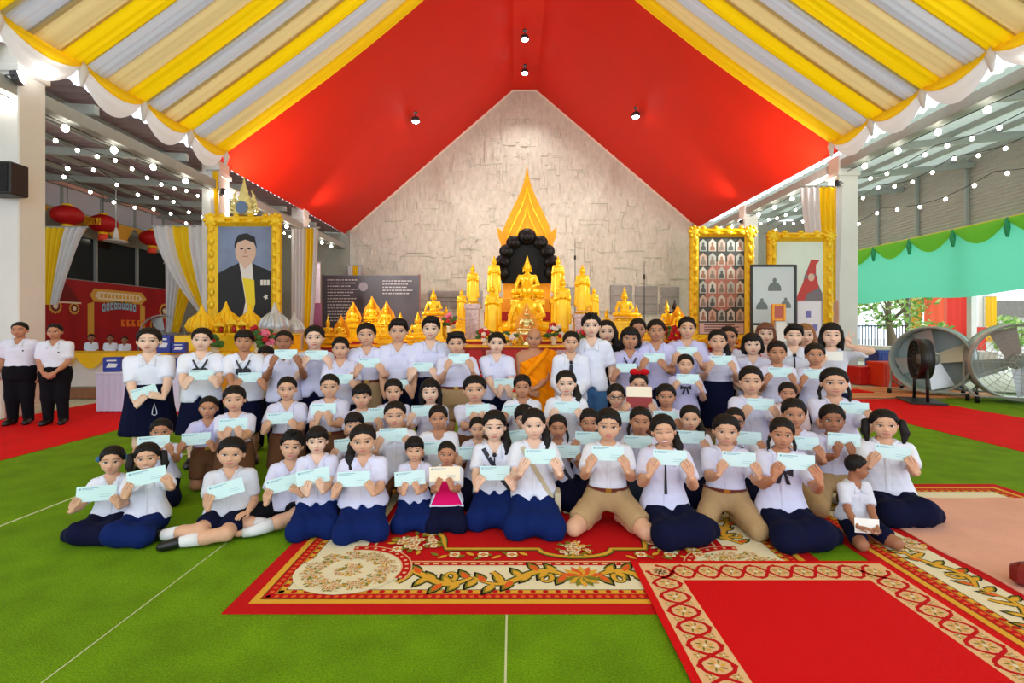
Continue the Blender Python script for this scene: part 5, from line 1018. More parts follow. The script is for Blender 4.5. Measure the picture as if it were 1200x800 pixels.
# ------------------------------------------------------------------ heads, hands and hair in head / hand units
def head_shape(slim=0.):
    s = Imp()
    s.ell((0, .07, .615), (.335 - slim, .40, .37), k=.05)
    s.ell((0, -.06, .36), (.285 - slim, .29, .34), k=.12)
    s.ell((0, -.15, .13), (.13, .16, .12), k=.12)
    for q in (-1, 1):
        s.ell((q * .17, -.17, .33), (.12, .14, .13), k=.10)
        s.ell((q * .15, -.345, .475), (.10, .05, .045), k=.07, sub=True)
        s.ell((q * .345, .06, .42), (.045, .09, .12), k=.03)
        s.ell((q * .055, -.335, .30), (.045, .05, .035), k=.03)
    s.ell((0, -.30, .63), (.2, .06, .13), k=.12)
    s.cap((0, -.325, .47), (0, -.385, .325), .026, .046, k=.05)
    s.ell((0, -.315, .19), (.11, .05, .05), k=.05)
    s.cap((0, .10, .35), (0, .13, -.22), .20, .20, k=.08)
    return s
def front_y(s, x, z):
    y = np.linspace(-.6, .1, 141)
    f = s.eval(np.full(141, x), y, np.full(141, z)); i = int(np.argmax(f < 0))
    return y[i] - .005 if f[i] < 0 else .0
def face_parts(s, smile=0., closed=False):
    """small patches lying on the face: eye whites 1, dark lids, irises and brows 2, lips 3, teeth 1"""
    V = []; Fq = []; mi = []
    def patch(rows, m, off):
        n0 = len(V); a, b = len(rows), len(rows[0])
        for r in rows:
            for x, z in r: V.append((x, front_y(s, x, z) - off, z))
        for i in range(a - 1):
            for j in range(b - 1): Fq.append((n0 + i * b + j, n0 + i * b + j + 1, n0 + (i + 1) * b + j + 1, n0 + (i + 1) * b + j)); mi.append(m)
    for q in (-1, 1):
        cx = q * .15; t = np.linspace(-1, 1, 7)
        up = lambda x: .475 + (.038 if not closed else .004) * (1 - x * x) - .002 * x
        dn = lambda x: .475 - (.030 if not closed else .008) * (1 - x * x) - .002 * x
        patch([[(cx + q * .085 * x, z(x)) for x in t][::q] for z in (dn, lambda x: (up(x) + dn(x)) / 2, up)], 1, .004)
        patch([[(cx + q * .090 * x, up(x) + d) for x in t][::q] for d in (-.004, .016)], 2, .009)
        if not closed:
            a = np.linspace(0, 2 * math.pi, 9)
            patch([[(cx + r * .042 * math.cos(w), .477 + r * .038 * math.sin(w)) for w in a] for r in (1., .05)][::1], 2, .008)
        patch([[(cx + q * (.105 * x + .005), .588 + .020 * (1 - x * x) - .016 * x + d) for x in t][::q] for d in (-.009, .010)], 2, .006)
    t = np.linspace(-1, 1, 9); W = .105 + .03 * smile
    c = lambda x: .195 + (.022 * smile + .004) * x * x
    if smile > .6:
        patch([[(W * x, c(x) + d * (1 - x * x)) for x in t] for d in (-.03, .03)], 1, .005)
    g = .016 if smile > .6 else 0
    patch([[(W * x, c(x) + (g + .002) * (1 - x * x)) for x in t], [(W * x, c(x) + (g + .03) * (1 - x * x) + .002) for x in t]], 3, .008)
    patch([[(W * x, c(x) - (g + .034) * (1 - x * x) - .002) for x in t], [(W * x, c(x) - (g - .002) * (1 - x * x)) for x in t]], 3, .008)
    for q in (-1, 1):
        patch([[(q * .035 + .014 * x, .288 + d) for x in (-1, 0, 1)] for d in (-.006, .007)], 3, .010)
    return np.array(V), np.array(Fq), np.array(mi)
HEADS = {}
def head_mesh(kind):
    if kind in HEADS: return HEADS[kind]
    slim, smile, closed = {'n': (0, .3, 0), 's': (0, .5, 0), 'g': (0, 1, 0), 'd': (.02, .1, 0), 'c': (.015, .7, 1), 'm': (.02, .2, 0)}[kind]
    s = head_shape(slim); V, Q = s.mesh(.036); A, B, m = face_parts(s, smile, closed)
    HEADS[kind] = (np.concatenate([V, A]), np.concatenate([Q, B + len(V)]), np.concatenate([np.zeros(len(Q), int), m]))
    return HEADS[kind]
def hair_cut(ys, zs):
    return lambda X, Y, Z: (np.interp(Y, ys, zs) + (.022 * np.sin(X * 37 + 1) + .016 * np.sin(X * 71)) * (Y < -.02) - Z + 0 * X) * .55
HAIRS = {}
def hair_mesh(kind):
    if kind in HAIRS: return HAIRS[kind]
    s = Imp(); r = .042 if kind != 'crew' else .022
    s.ell((0, .08, .625), (.352 + r, .415 + r, .39 + r), k=.04)
    tied = ([-.6, -.36, -.20, -.04, .02, .2, .45], [.86, .82, .66, .46, .38, .24, .16])
    boy = ([-.6, -.33, -.14, -.04, .03, .15, .45], [.735, .725, .60, .42, .38, .26, .16])
    cut = boy
    if kind in ('boy', 'spiky', 'swept', 'curly'):
        if kind == 'spiky':
            for i in range(16):
                a = i * 2.4; q = .07 + .012 * i; s.cap((q * math.cos(a), -.05 + q * math.sin(a), .93), (1.25 * q * math.cos(a), -.1 + 1.3 * q * math.sin(a), 1.09), .05, .015, k=.03)
        if kind in ('swept', 'curly'): s.ell((.03, -.12, .88), (.33, .32, .20), k=.06)
        if kind == 'curly':
            for i in range(9):
                a = i * .8; s.ell((.25 * math.cos(a), -.08 + .25 * math.sin(a), .96), (.1, .1, .08), k=.03)
    if kind == 'crew': cut = ([-.6, -.33, -.12, -.02, .03, .15, .45], [.79, .78, .64, .46, .40, .28, .18])
    if kind in ('fringe', 'bob', 'long', 'bowl'):
        s.ell((0, -.10, .74), (.335, .31, .24), k=.05)
        lo = {'fringe': .35, 'bowl': .42, 'bob': .0, 'long': -.1}[kind]
        cut = ([-.6, -.22, -.12, -.05, .1, .45], [.63, .63, .56, lo + .05, lo, lo])
        if kind in ('bob', 'long'):
            for q in (-1, 1): s.chain([(q * .30, .0, .6), (q * .37, -.02, .3), (q * .36, -.04, .05)], [.12, .10, .07], k=.06)
            s.swept([(-.02, 0, .2, .34, .16), (.5, 0, .2, .37, .24)], k=.08)
        if kind == 'long':
            s.swept([(-.75, 0, .26, .25, .07), (-.3, 0, .25, .33, .12), (.3, 0, .2, .36, .2)], k=.08)
            for q in (-1, 1): s.chain([(q * .36, .0, .2), (q * .36, -.06, -.25), (q * .32, -.08, -.7)], [.09, .09, .03], k=.05)
            cut = ([-.6, -.22, -.12, -.05, .1, .45], [.72, .70, .56, -2, -2, -2])
    if kind in ('tied', 'pony', 'ponyr', 'pigtails', 'braids', 'bun', 'wavy', 'sideback'):
        cut = tied
    Vs, Qs = None, None
    s.cuts.append(hair_cut(*cut)); s.kc = .05
    parts = [s.mesh(.036)]
    e = Imp()
    if kind in ('tied', 'bun'): e.ell((0, .42, .78 if kind == 'tied' else 1.02), (.15, .13, .14), k=.03)
    if kind in ('pony', 'ponyr', 'sideback'):
        q = {'pony': -1, 'ponyr': 1, 'sideback': 1}[kind]
        e.chain([(q * .15, .4, .55), (q * .33, .22, .30), (q * .40, .0, -.05), (q * .38, -.13, -.45), (q * .34, -.16, -.8)], [.12, .13, .14, .12, .04], k=.06)
    if kind == 'pigtails':
        for q in (-1, 1): e.chain([(q * .33, .18, .62), (q * .47, .12, .55), (q * .52, .02, .2), (q * .46, -.08, -.25)], [.07, .12, .12, .04], k=.05)
    if kind == 'braids':
        for q in (-1, 1):
            e.cap((q * .30, .2, .42), (q * .40, .06, .18), .07, .06, k=.05)
            for i in range(6): e.ell((q * (.41 - .006 * i), .03 - .03 * i, .12 - .105 * i), (.062 - .004 * i, .062, .068), k=.02)
    if kind == 'wavy':
        for q in (-1, 1): e.chain([(q * .30, .02, .70), (q * .38, -.02, .40), (q * .37, .0, .05), (q * .42, -.04, -.35), (q * .36, -.05, -.7)], [.10, .11, .12, .11, .03], k=.06)
        e.swept([(-.6, 0, .25, .28, .08), (-.2, 0, .25, .34, .14), (.5, 0, .2, .36, .2)], k=.06)
    if e.p: parts.append(e.mesh(.045))
    n = 0; VV = []; QQ = []
    for V, Q in parts: VV.append(V); QQ.append(Q + n); n += len(V)
    V = np.concatenate(VV); Q = np.concatenate(QQ)
    # strands: fine ridges
    a = np.arctan2(V[:, 0], V[:, 1] - .05)
    d = .010 * np.sin(a * 23 + 3 * V[:, 2]) + .008 * np.sin(a * 41 + 5 * V[:, 2] + 1)
    nrm = (V - np.array((0, .08, .55))); nrm /= np.linalg.norm(nrm, axis=1)[:, None] + 1e-6
    HAIRS[kind] = (V + nrm * d[:, None], Q)
    return HAIRS[kind]
HANDS = {}
def hand_mesh(kind, hres=.032):
    """unit hand length; X finger direction, Y out of the palm's back, Z index side; grip hand has its origin on the held edge"""
    if (kind, hres) in HANDS: return HANDS[kind, hres]
    s = Imp(); zs = (.185, .065, -.055, -.17); ln = (.93, 1., .95, .78)
    if kind == 'grip':
        w = (-.62, -.03, -.10)
        for z in (.13, .04, -.06, -.13): s.cap((-.55, -.02, -.10 + z * .3), (-.20, .09, z), .085, .075, k=.05)
        for z, l in zip(zs, ln):
            s.chain([(-.20, .11, z), (.03 * l, .155, z * .98), (.17 * l, .12, z * .93), (.20 * l, .06, z * .9)], [.056, .053, .048, .042], k=.008)
        s.chain([(-.45, -.05, .08), (-.24, -.09, .20), (-.06, -.075, .22), (.08, -.055, .20)], [.08, .065, .055, .045], k=.03)
    elif kind == 'relax':
        w = (0, 0, 0)
        for z in (.13, .04, -.06, -.13): s.cap((.03, 0, z * .45), (.45, .01, z), .085, .07, k=.05)
        for z, l in zip(zs, ln):
            s.chain([(.45, .01, z), (.45 + .25 * l, -.02, z * 1.02), (.45 + .40 * l, -.09, z), (.45 + .48 * l, -.17, z * .96)], [.056, .052, .047, .040], k=.008)
        s.chain([(.10, -.02, .08), (.26, -.07, .24), (.42, -.12, .27), (.54, -.15, .25)], [.08, .065, .055, .045], k=.03)
    elif kind == 'vee':
        w = (0, 0, 0)
        for z in (.13, .04, -.06, -.13): s.cap((.03, 0, z * .45), (.45, .01, z), .085, .07, k=.05)
        s.chain([(.45, .01, .16), (.70, .01, .26), (.95, .0, .36)], [.062, .055, .045], k=.016)
        s.chain([(.45, .01, .05), (.74, .01, .03), (1.02, .0, .0)], [.062, .055, .045], k=.016)
        for z in (-.05, -.155): s.chain([(.45, .01, z), (.58, -.08, z), (.46, -.17, z), (.36, -.12, z)], [.062, .058, .052, .045], k=.016)
        s.chain([(.10, -.02, .08), (.26, -.08, .20), (.40, -.15, .08), (.46, -.17, -.02)], [.08, .065, .055, .045], k=.03)
    V, Q = s.mesh(hres)
    HANDS[kind, hres] = (V, Q, np.array(w)); return HANDS[kind, hres]
# ------------------------------------------------------------------ people
SKIN = {'l': M('skin_light', (234, 194, 170), .55, var=.05, vscale=14, spec=.35), 'm': M('skin_medium', (216, 168, 138), .55, var=.06, vscale=14, spec=.35),
        't': M('skin_tan', (190, 134, 102), .55, var=.06, vscale=14, spec=.35), 'd': M('skin_brown', (160, 106, 78), .55, var=.06, vscale=14, spec=.35)}
EYEW = M('eye_white', (232, 226, 222), .35); DARK = M('eye_dark', (34, 22, 20), .3); LIPS = M('lips', (190, 106, 98), .45)
LIPD = M('lips_brown', (150, 88, 76), .45)
HAIRM = {'k': M('hair_black', (20, 15, 15), .5, spec=.25, bump=.5, bscale=30, stretch=(3, 3, .5)), 'b': M('hair_chestnut', (112, 62, 40), .45, bump=.5, bscale=30, stretch=(3, 3, .5)),
         'o': M('hair_caramel', (150, 100, 58), .45, bump=.5, bscale=30, stretch=(3, 3, .5))}
def cloth(name, rgb): return M(name, rgb, .9, bump=.35, bscale=9, var=.05, vscale=5, spec=.12)
CL = {'white': cloth('cloth_white', (230, 234, 252)), 'lilac': cloth('cloth_lilac_white', (220, 222, 250)), 'violet': cloth('cloth_pale_violet', (204, 202, 244)),
      'grey': cloth('cloth_grey_white', (212, 216, 230)), 'blue': cloth('cloth_royal_navy', (14, 34, 92)), 'navy': cloth('cloth_navy', (14, 18, 48)),
      'black': cloth('cloth_black', (20, 20, 26)), 'tan': cloth('cloth_khaki', (178, 148, 108)), 'brown': cloth('cloth_brown', (112, 76, 52)),
      'pink': cloth('cloth_hot_pink', (226, 22, 108)), 'pinkw': cloth('cloth_pink_white', (236, 214, 220)), 'orange': cloth('cloth_saffron', (250, 148, 8)), 'red': cloth('cloth_red', (200, 22, 34)),
      'jean': cloth('cloth_denim', (70, 112, 158)), 'plaid': cloth('cloth_plaid_navy', (36, 48, 72)), 'sock': cloth('cloth_sock', (226, 226, 230)),
      'belt': M('leather_belt', (104, 42, 32), .4), 'shoe': M('shoe_black', (18, 18, 20), .35), 'ribbon': M('ribbon_black', (14, 18, 38), .5), 'gold': M('buckle_brass', (200, 160, 80), .3, metal=1)}
ENVM = {'blue': M('envelope_pale_blue', (210, 240, 244), .75), 'cream': M('envelope_cream', (250, 236, 212), .75), 'white': M('paper_white', (240, 242, 238), .75),
        'maroon': M('booklet_maroon', (150, 42, 44), .6)}
PRINT = M('envelope_print', (120, 168, 190), .7)
def rotz(a): c, s = math.cos(a), math.sin(a); return np.array(((c, -s, 0), (s, c, 0), (0, 0, 1)))
def rotx(a): c, s = math.cos(a), math.sin(a); return np.array(((1, 0, 0), (0, c, -s), (0, s, c)))
def roty(a): c, s = math.cos(a), math.sin(a); return np.array(((c, 0, s), (0, 1, 0), (-s, 0, c)))
def ik(S, W, l1, l2, pole):
    d = W - S; L = np.linalg.norm(d)
    if L > (l1 + l2) * .985: q = L / ((l1 + l2) * .985); l1 *= q; l2 *= q
    a = (l1 * l1 - l2 * l2 + L * L) / (2 * L); h = math.sqrt(max(l1 * l1 - a * a, 1e-6)); u = d / L
    p = pole - u * np.dot(pole, u); return S + u * a + unit(p) * h
def frame(x, y):
    """columns X (fingers), Y (back of hand), Z"""
    x = unit(x); y = unit(y - x * np.dot(x, y)); return np.stack([x, y, np.cross(x, y)], 1)
NP = 0
def person(u, vc, vch, Y, pose, shirt, lower, hair, skin='m', env=None, label='', where='', wid=1., face='n', yaw=None, legdx=0., hyaw=0., hroll=0., hpitch=0.,
           hcol='k', tuck=False, side=1, extras=(), arms=None, spread=.10, fine=1., group='people holding envelopes', hk='k', envlab=None, sleeve='short', base=0.):
    """builds one person; local frame faces -Y"""
    global NP; NP += 1
    rs = np.random.RandomState(NP * 13)
    head_w = at(u, vc, Y); X0 = head_w[0]; zc = head_w[2] - base; hh = (vch - vc) / F_PX * Y * 1.0
    th = -math.atan2(X0, Y) * .75 if yaw is None else R(yaw)
    Rz = rotz(th); org = np.array((X0, Y, base))
    loc = lambda p: Rz.T @ (np.asarray(p, float) - org)
    H = {'stand': zc, 'seiza': zc / .665, 'kneel': zc / .76, 'side': zc / .60, 'cross': zc / .60}[pose]
    hh = min(max(hh, .125 * H), .19 * H) if pose != 'stand' else min(max(hh, .125 * H), .185 * H)
    zch = zc - hh * .99; zsh = zch - .17 * hh
    sw = (.100 if pose != 'stand' else .103) * H * (wid * .5 + .5)
    zhip = {'stand': .50 * H, 'seiza': .155 * H, 'kneel': .285 * H, 'side': .095 * H, 'cross': .095 * H}[pose]
    cy = 0.02 * H; hy = 0.0
    # torso profile: z, a, b
    T = zsh - zhip; w = wid
    prof = [(zhip - .06 * H, .098 * H * w, .070 * H * w), (zhip + .03 * H, .105 * H * w, .074 * H * w), (zhip + .40 * T, .090 * H * w, .064 * H * w), (zhip + .72 * T, .103 * H * w, .070 * H * w),
            (zhip + .90 * T, .098 * H * (w * .5 + .5), .058 * H), (zsh + .005 * H, .060 * H, .045 * H)]
    def torso(grow, z0, z1, belly=0.):
        zs = np.linspace(z0, z1, 14); P = np.array(prof)
        rows = []
        for z in zs:
            a = np.interp(z, P[:, 0], P[:, 1]); b = np.interp(z, P[:, 0], P[:, 2]); rows.append((z, 0, cy, a + grow, b + grow))
        return rows
    def front(x, z, grow):
        P = np.array(prof); a = np.interp(z, P[:, 0], P[:, 1]) + grow; b = np.interp(z, P[:, 0], P[:, 2]) + grow
        return cy - b * (max(0, 1 - abs(x / a) ** 2.4)) ** (1 / 2.4)
    # legs
    legs = []; hx = .055 * H
    for q in (-1, 1):
        hp = np.array((q * hx, cy, zhip))
        if pose == 'stand': kn = np.array((q * .058 * H, cy - .015 * H, .275 * H)); an = np.array((q * .060 * H, cy + .01 * H, .045 * H)); ft = an + np.array((q * .015 * H, -.10 * H, -.025 * H))
        elif pose == 'seiza': kn = np.array((q * spread * H, -.225 * H, .058 * H)); an = np.array((q * .06 * H, .02 * H, .04 * H)); ft = an + np.array((0, .10 * H, -.012 * H))
        elif pose == 'kneel': kn = np.array((q * spread * .8 * H, -.03 * H, .052 * H)); an = np.array((q * .07 * H, .20 * H, .04 * H)); ft = an + np.array((0, .08 * H, -.012 * H))
        elif pose == 'side':
            f = q * side; kk = .62 if lower[0] == 'skirt' else 1.
            if f > 0: kn = np.array((side * .14 * H, -.19 * H, .085 * H)); an = np.array((side * .36 * kk * H, -.06 * H, .04 * H)); ft = an + np.array((side * .09 * kk * kk * H, .04 * H, -.012 * H))
            else: kn = np.array((-side * .01 * H, -.25 * H, .065 * H)); an = np.array((side * .24 * kk * H, -.22 * H + .08 * H * (kk < 1), .04 * H)); ft = an + np.array((side * .09 * kk * kk * H, -.01 * H + .05 * H * (kk < 1), -.012 * H))
        else:
            kn = np.array((q * .19 * H, -.14 * H, .085 * H)); an = np.array((-q * .05 * H, -.20 * H - .03 * H * q, .045 * H)); ft = an + np.array((-q * .09 * H, .01 * H, -.01 * H))
        sh_ = np.array((legdx * H, 0, 0)); legs.append((hp + sh_ * .3, kn + sh_, an + sh_, ft + sh_))
    h0 = .0134 * H * fine
    B = Imp(); S = Imp(); Lw = Imp()
    B.swept(torso(-.012 * H, zhip - .05 * H, zsh), k=.03 * H)
    B.cap((0, cy, zsh - .03 * H), (0, cy - .005 * H, zch + .22 * hh), .19 * hh, .195 * hh, k=.03 * H)
    for q in (-1, 1): B.cap((0, cy, zsh - .02 * H), (q * sw * .8, cy, zsh - .028 * H), .034 * H, .03 * H, k=.03 * H)
    tr = .058 * H * (w * .6 + .4)
    for hp, kn, an, ft in legs:
        B.cap(hp, kn, tr, .043 * H, k=.02 * H); B.cap(kn, (kn * .55 + an * .45), .042 * H, .042 * H, k=.02 * H); B.cap(kn * .55 + an * .45, an, .041 * H, .025 * H, k=.02 * H)
        B.cap(an, ft, .024 * H, .020 * H, k=.015 * H)
    # arms
    l1, l2, Lh = .175 * H, .150 * H, .105 * H
    hands = []
    if env:
        eu, ev, tilt, mode = env[:4]; kind = env[4] if len(env) > 4 else 'blue'
        ew, eh = (env[5], env[6]) if len(env) > 6 else (.235, .108)
        dY = .235 * H if pose != 'stand' else .19 * H
        c = loc(at(eu, ev, Y - dY)); c[1] = min(c[1], front(0, c[2], .02) - .035 * H)
        en = unit(np.array((0, -1, .18)))                     # paper normal, facing the viewer and slightly up
        ex = np.array((math.cos(R(tilt)), 0, math.sin(R(tilt)))); ez = np.cross(ex, -en) * 1.0
        ez = unit(np.cross(en, ex)) if np.cross(en, ex)[2] > 0 else -unit(np.cross(en, ex))
    def place(q, G, fx, fy, kind='grip'):
        V, Q, wl = hand_mesh(kind, .03 if fine <= 1 else .04)
        V = V.copy(); Fm = frame(fx, fy)
        if np.dot(Fm[:, 2], np.array((0, 0, 1.))) < 0 and kind == 'grip': Fm[:, 2] *= -1; Q = Q[:, ::-1]
        if kind != 'grip' and q > 0: Fm[:, 2] *= -1; Q = Q[:, ::-1]
        V = G + (V * Lh) @ Fm.T; W = G + Fm @ (wl * Lh)
        hands.append((q, V, Q, W))
    am = arms or (env[3] if env else 'down')
    vz = np.array((0, 0, 1.)); vx = np.array((1., 0, 0)); vy = np.array((0, 1., 0))
    def hold(q, fx, dz, out=.0):
        G = c + ex * q * (ew * fx) + ez * (eh * dz) + en * .0
        place(q, G, -q * ex * .55 + ez * .85, en)
    hang = lambda q: place(q, np.array((q * (sw + .045 * H), cy - .03 * H, zsh - .325 * H)), -vz + vx * q * .05 - vy * .25, vx * q, 'relax')
    if am == 'sides': hold(-1, .46, -.42); hold(1, .46, -.42)
    elif am == 'bottom':
        for q in (-1, 1): place(q, c + ex * q * ew * .16 - ez * eh * .46, ez * .9 - q * ex * .35, en)
    elif am == 'left': hold(-1, .44, -.35); place(1, c + ex * ew * .30 - ez * eh * .5, ez * .6 - ex * .6, en)
    elif am == 'oneleft': hold(-1, .46, -.30); place(1, np.array((.12 * H, -.16 * H, zhip + .06 * H)), -vx * .6 - vy * .8, vz, 'relax')
    elif am == 'oneright': hold(1, .46, -.30); hang(-1)
    elif am == 'clasp':
        zz = zhip + .0 * H
        for q in (-1, 1): place(q, np.array((q * .055 * H, front(0, zz, 0) - .055 * H - .012 * H * (q > 0), zz + .03 * H)), -q * vx * .9 - vz * .6, -vy + vz * .2, 'relax')
    elif am == 'low':   # envelope held low before the skirt with both hands below it
        for q in (-1, 1): place(q, c - ez * eh * .5 + ex * q * ew * .18 + vx * .02, ez * .5 - q * ex * .8, en)
    elif am == 'monk':
        place(1, np.array((.02 * H, front(0, zhip, .03) - .05 * H, zhip + .05 * H)), -vx * .9 - vz * .2, -vy, 'relax'); place(-1, np.array((-.05 * H, front(0, zhip, .03) - .045 * H, zhip + .02 * H)), vx * .9 - vz * .2, -vy, 'relax')
    elif am == 'vee':
        hold(-1, .46, -.3); tgt = loc(at(993, 405, Y - .12)); place(1, tgt, vz + vx * .1, vy, 'vee')
    elif am == 'lap':
        for q in (-1, 1): place(q, c - ez * eh * .3 + ex * q * ew * .40 + vz * .02, -vy * .5 - q * vx * .6, vz, 'relax')
    elif am == 'none' or am == 'down':
        for q in (-1, 1): hang(q)
    armj = []
    for q, V, Q, W in hands:
        Sh = np.array((q * sw, cy, zsh - .035 * H)); pole = np.array((q * .28, .25, -1.))
        if am == 'vee' and q > 0: pole = np.array((1., .1, -.9))
        E = ik(Sh, W, l1, l2, pole)
        B.cap(Sh, E, .033 * H * (w * .5 + .5), .027 * H, k=.02 * H); B.cap(E, E * .6 + W * .4, .026 * H, .0255 * H, k=.012 * H); B.cap(E * .6 + W * .4, W, .0255 * H, .0175 * H, k=.012 * H)
        armj.append((q, Sh, E, W))
    B.cuts.append(lambda X, Yy, Z: .004 - Z + 0 * X)
    # ---- shirt
    zwaist = zhip + .035 * H if tuck else zhip - .03 * H
    if pose in ('side', 'cross', 'seiza') and not tuck: zwaist = zhip - .005 * H
    if tuck and pose != 'stand': zwaist = zhip + .04 * H
    g = .006 * H
    rows = torso(g, zwaist - .01, zsh + .012 * H)
    if not tuck:
        fb = {'seiza': .052, 'side': .045, 'cross': .03, 'kneel': .030, 'stand': .020}[pose]
        rows = [(z, x, y, a + (.022 if pose in ('stand', 'kneel') else .034) * H * max(0, 1 - (z - zwaist) / (.5 * T)), b + fb * H * max(0, 1 - (z - zwaist) / (.6 * T))) for z, x, y, a, b in rows]
    S.swept(rows, k=.02 * H)
    for q in (-1, 1): S.cap((q * .03 * H, cy, zsh - .018 * H), (q * sw * .82, cy, zsh - .032 * H), .040 * H, .040 * H, k=.03 * H)
    for q, Sh, E, W in armj:
        n = unit(E - Sh); f = .80 if sleeve == 'short' else 1.
        if sleeve == 'long':
            S.cap(Sh, E, .038 * H * (w * .5 + .5), .040 * H, k=.022 * H); S.cap(E, E + (W - E) * .92, .040 * H, .030 * H, k=.02 * H)
        else: S.capcut(Sh, Sh + (E - Sh) * (f + .2), .040 * H * (w * .5 + .5), .047 * H, Sh + (E - Sh) * f, n, k=.018 * H)
    notch = 0 if tuck else .045 * H
    if not tuck: S.cuts.append(lambda X, Yy, Z: (zwaist + notch * np.clip(1 - np.abs(X) / (.035 * H), 0, 1) * (Yy < cy)) - Z)
    # neck opening: a V at the front
    S.cuts.append(lambda X, Yy, Z: Z - (zsh + .008 * H - 0 * X))
    S.ell((0, cy - .05 * H, zsh + .012 * H), (.036 * H, .05 * H, .055 * H), k=.008 * H, sub=True)
    def sy(x, z, grow=0):
        yy = np.linspace(-.30 * H, cy, 90); v = S.eval(np.full(90, x), yy, np.full(90, z)) < 0
        return (yy[int(np.argmax(v))] if v.any() else front(x, z, g)) - grow
    def sz(x, y, grow=0):
        zz = np.linspace(zsh + .07 * H, zsh - .12 * H, 80); v = S.eval(np.full(80, x), np.full(80, y), zz) < 0
        return (zz[int(np.argmax(v))] if v.any() else zsh - .02 * H) + grow
    # ---- lower garment
    kindl, coll = lower
    legmat = None
    if kindl == 'skirt':
        if pose == 'stand':
            zb = .235 * H
            Lw.swept([(zb, 0, cy, .150 * H * w, .115 * H), (zhip - .05 * H, 0, cy, .122 * H * w, .092 * H * w), (zhip + .02 * H, 0, cy, .106 * H * w + .014 * H * tuck, .076 * H * w + .014 * H * tuck), (zhip + (.10 * H if tuck else .03 * H), 0, cy, .100 * H * w + .014 * H * tuck, .070 * H * w + .014 * H * tuck)], k=.02 * H, pw=2.2)
        else:
            Lw.swept(torso(.004 * H, max(.02, zhip - .06 * H), zhip + .03 * H), k=.03 * H)
            for hp, kn, an, ft in legs:
                kr = .052 if pose == 'side' else .060; Lw.cap(hp, kn + np.array((0, 0, .010 * H)), .066 * H, kr * H, k=.06 * H); Lw.cap(kn, an * .9 + kn * .1, kr * H, .045 * H, k=.05 * H)
                if pose == 'seiza': Lw.cap(kn + np.array((0, .0, -.03 * H)), kn + np.array((0, .16 * H, -.02 * H)), .05 * H, .05 * H, k=.03 * H)
            if pose == 'seiza': Lw.cap((-.05 * H, -.20 * H, .07 * H), (.05 * H, -.20 * H, .07 * H), .055 * H, .055 * H, k=.04 * H); Lw.cap((0, -.18 * H, .07 * H), (0, 0, .10 * H), .06 * H, .07 * H, k=.04 * H)
            if pose == 'kneel': Lw.swept([(.012, 0, cy - .01 * H, .145 * H * w, .12 * H), (zhip, 0, cy, .112 * H * w, .082 * H * w)], k=.03 * H)
            if pose == 'side':
                a, b = legs[0][1], legs[1][1]; Lw.cap(a, b, .06 * H, .06 * H, k=.05 * H)
                Lw.cap((legs[0][2] * .9), (legs[1][2] * .9), .045 * H, .045 * H, k=.05 * H)
    elif kindl in ('shorts', 'pants'):
        Lw.swept(torso(.014 * H if tuck else .002 * H, max(.02, zhip - .06 * H), zhip + ((.06 * H if pose != 'stand' else .075 * H) if tuck else .03 * H)), k=.03 * H)
        f = .82 if kindl == 'shorts' else 1.
        for hp, kn, an, ft in legs:
            e = hp + (kn - hp) * f
            if kindl == 'shorts': Lw.capcut(hp, kn, .070 * H * (w * .6 + .4), .064 * H, e, unit(kn - hp), k=.022 * H)
            else: Lw.cap(hp, e, .070 * H * (w * .6 + .4), .056 * H, k=.022 * H); Lw.cap(kn, an, .054 * H, .043 * H, k=.02 * H)
    Lw.cuts.append(lambda X, Yy, Z: .003 - Z + 0 * X)
    # ---- assemble the body mesh: trunk and limbs, hands, head
    parts = []
    V, Q = B.mesh(h0); parts.append((V, Q, np.zeros(len(Q), int)))
    for q, V, Q, W in hands: parts.append((V, Q, np.zeros(len(Q), int)))
    HV, HQ, HM = head_mesh(face)
    hs = hh * .955
    Rh = rotz(R(hyaw)) @ roty(R(hroll + rs.uniform(-3, 3))) @ rotx(R(hpitch)); piv = np.array((0, cy, zch + .1 * hh))
    wf = 1.08 + rs.uniform(-.04, .05) + (w - 1) * .35
    def toh(V): return piv + ((V * np.array((wf, 1, 1)) - np.array((0, .10, .1))) * hs) @ Rh.T
    parts.append((toh(HV), HQ, HM))
    n = 0; VV, QQ, MM = [], [], []
    for V, Q, m in parts: VV.append(V); QQ.append(Q + n); MM.append(m); n += len(V)
    me = mesh_from('person', np.concatenate(VV), np.concatenate(QQ), [SKIN[skin], EYEW, DARK, LIPS if skin in 'lm' else LIPD], np.concatenate(MM))
    root = link('person', me, None, org, (0, 0, th)); tag(root, label, 'person', group)
    if hair != 'bald':
        V, Q = hair_mesh(hair); link('hair', mesh_from('hair', toh(V), Q, HAIRM[hcol]), root)
    V, Q = S.mesh(h0 * 1.12)
    # cloth folds
    V = V + (np.clip((V[:, 2:3] - zwaist) / (.06 * H), 0, 1) * .004 * H * np.sin(V[:, 2:3] / H * 95 + V[:, 0:1] / H * 60 + NP) * np.sin(V[:, 0:1] / H * 75 - V[:, 2:3] / H * 30)) * np.array((0, 1., 0))
    sh = link('shirt', mesh_from('shirt', V, Q, CL[shirt] if shirt != 'none' else CL['white']), root) if shirt != 'none' else None
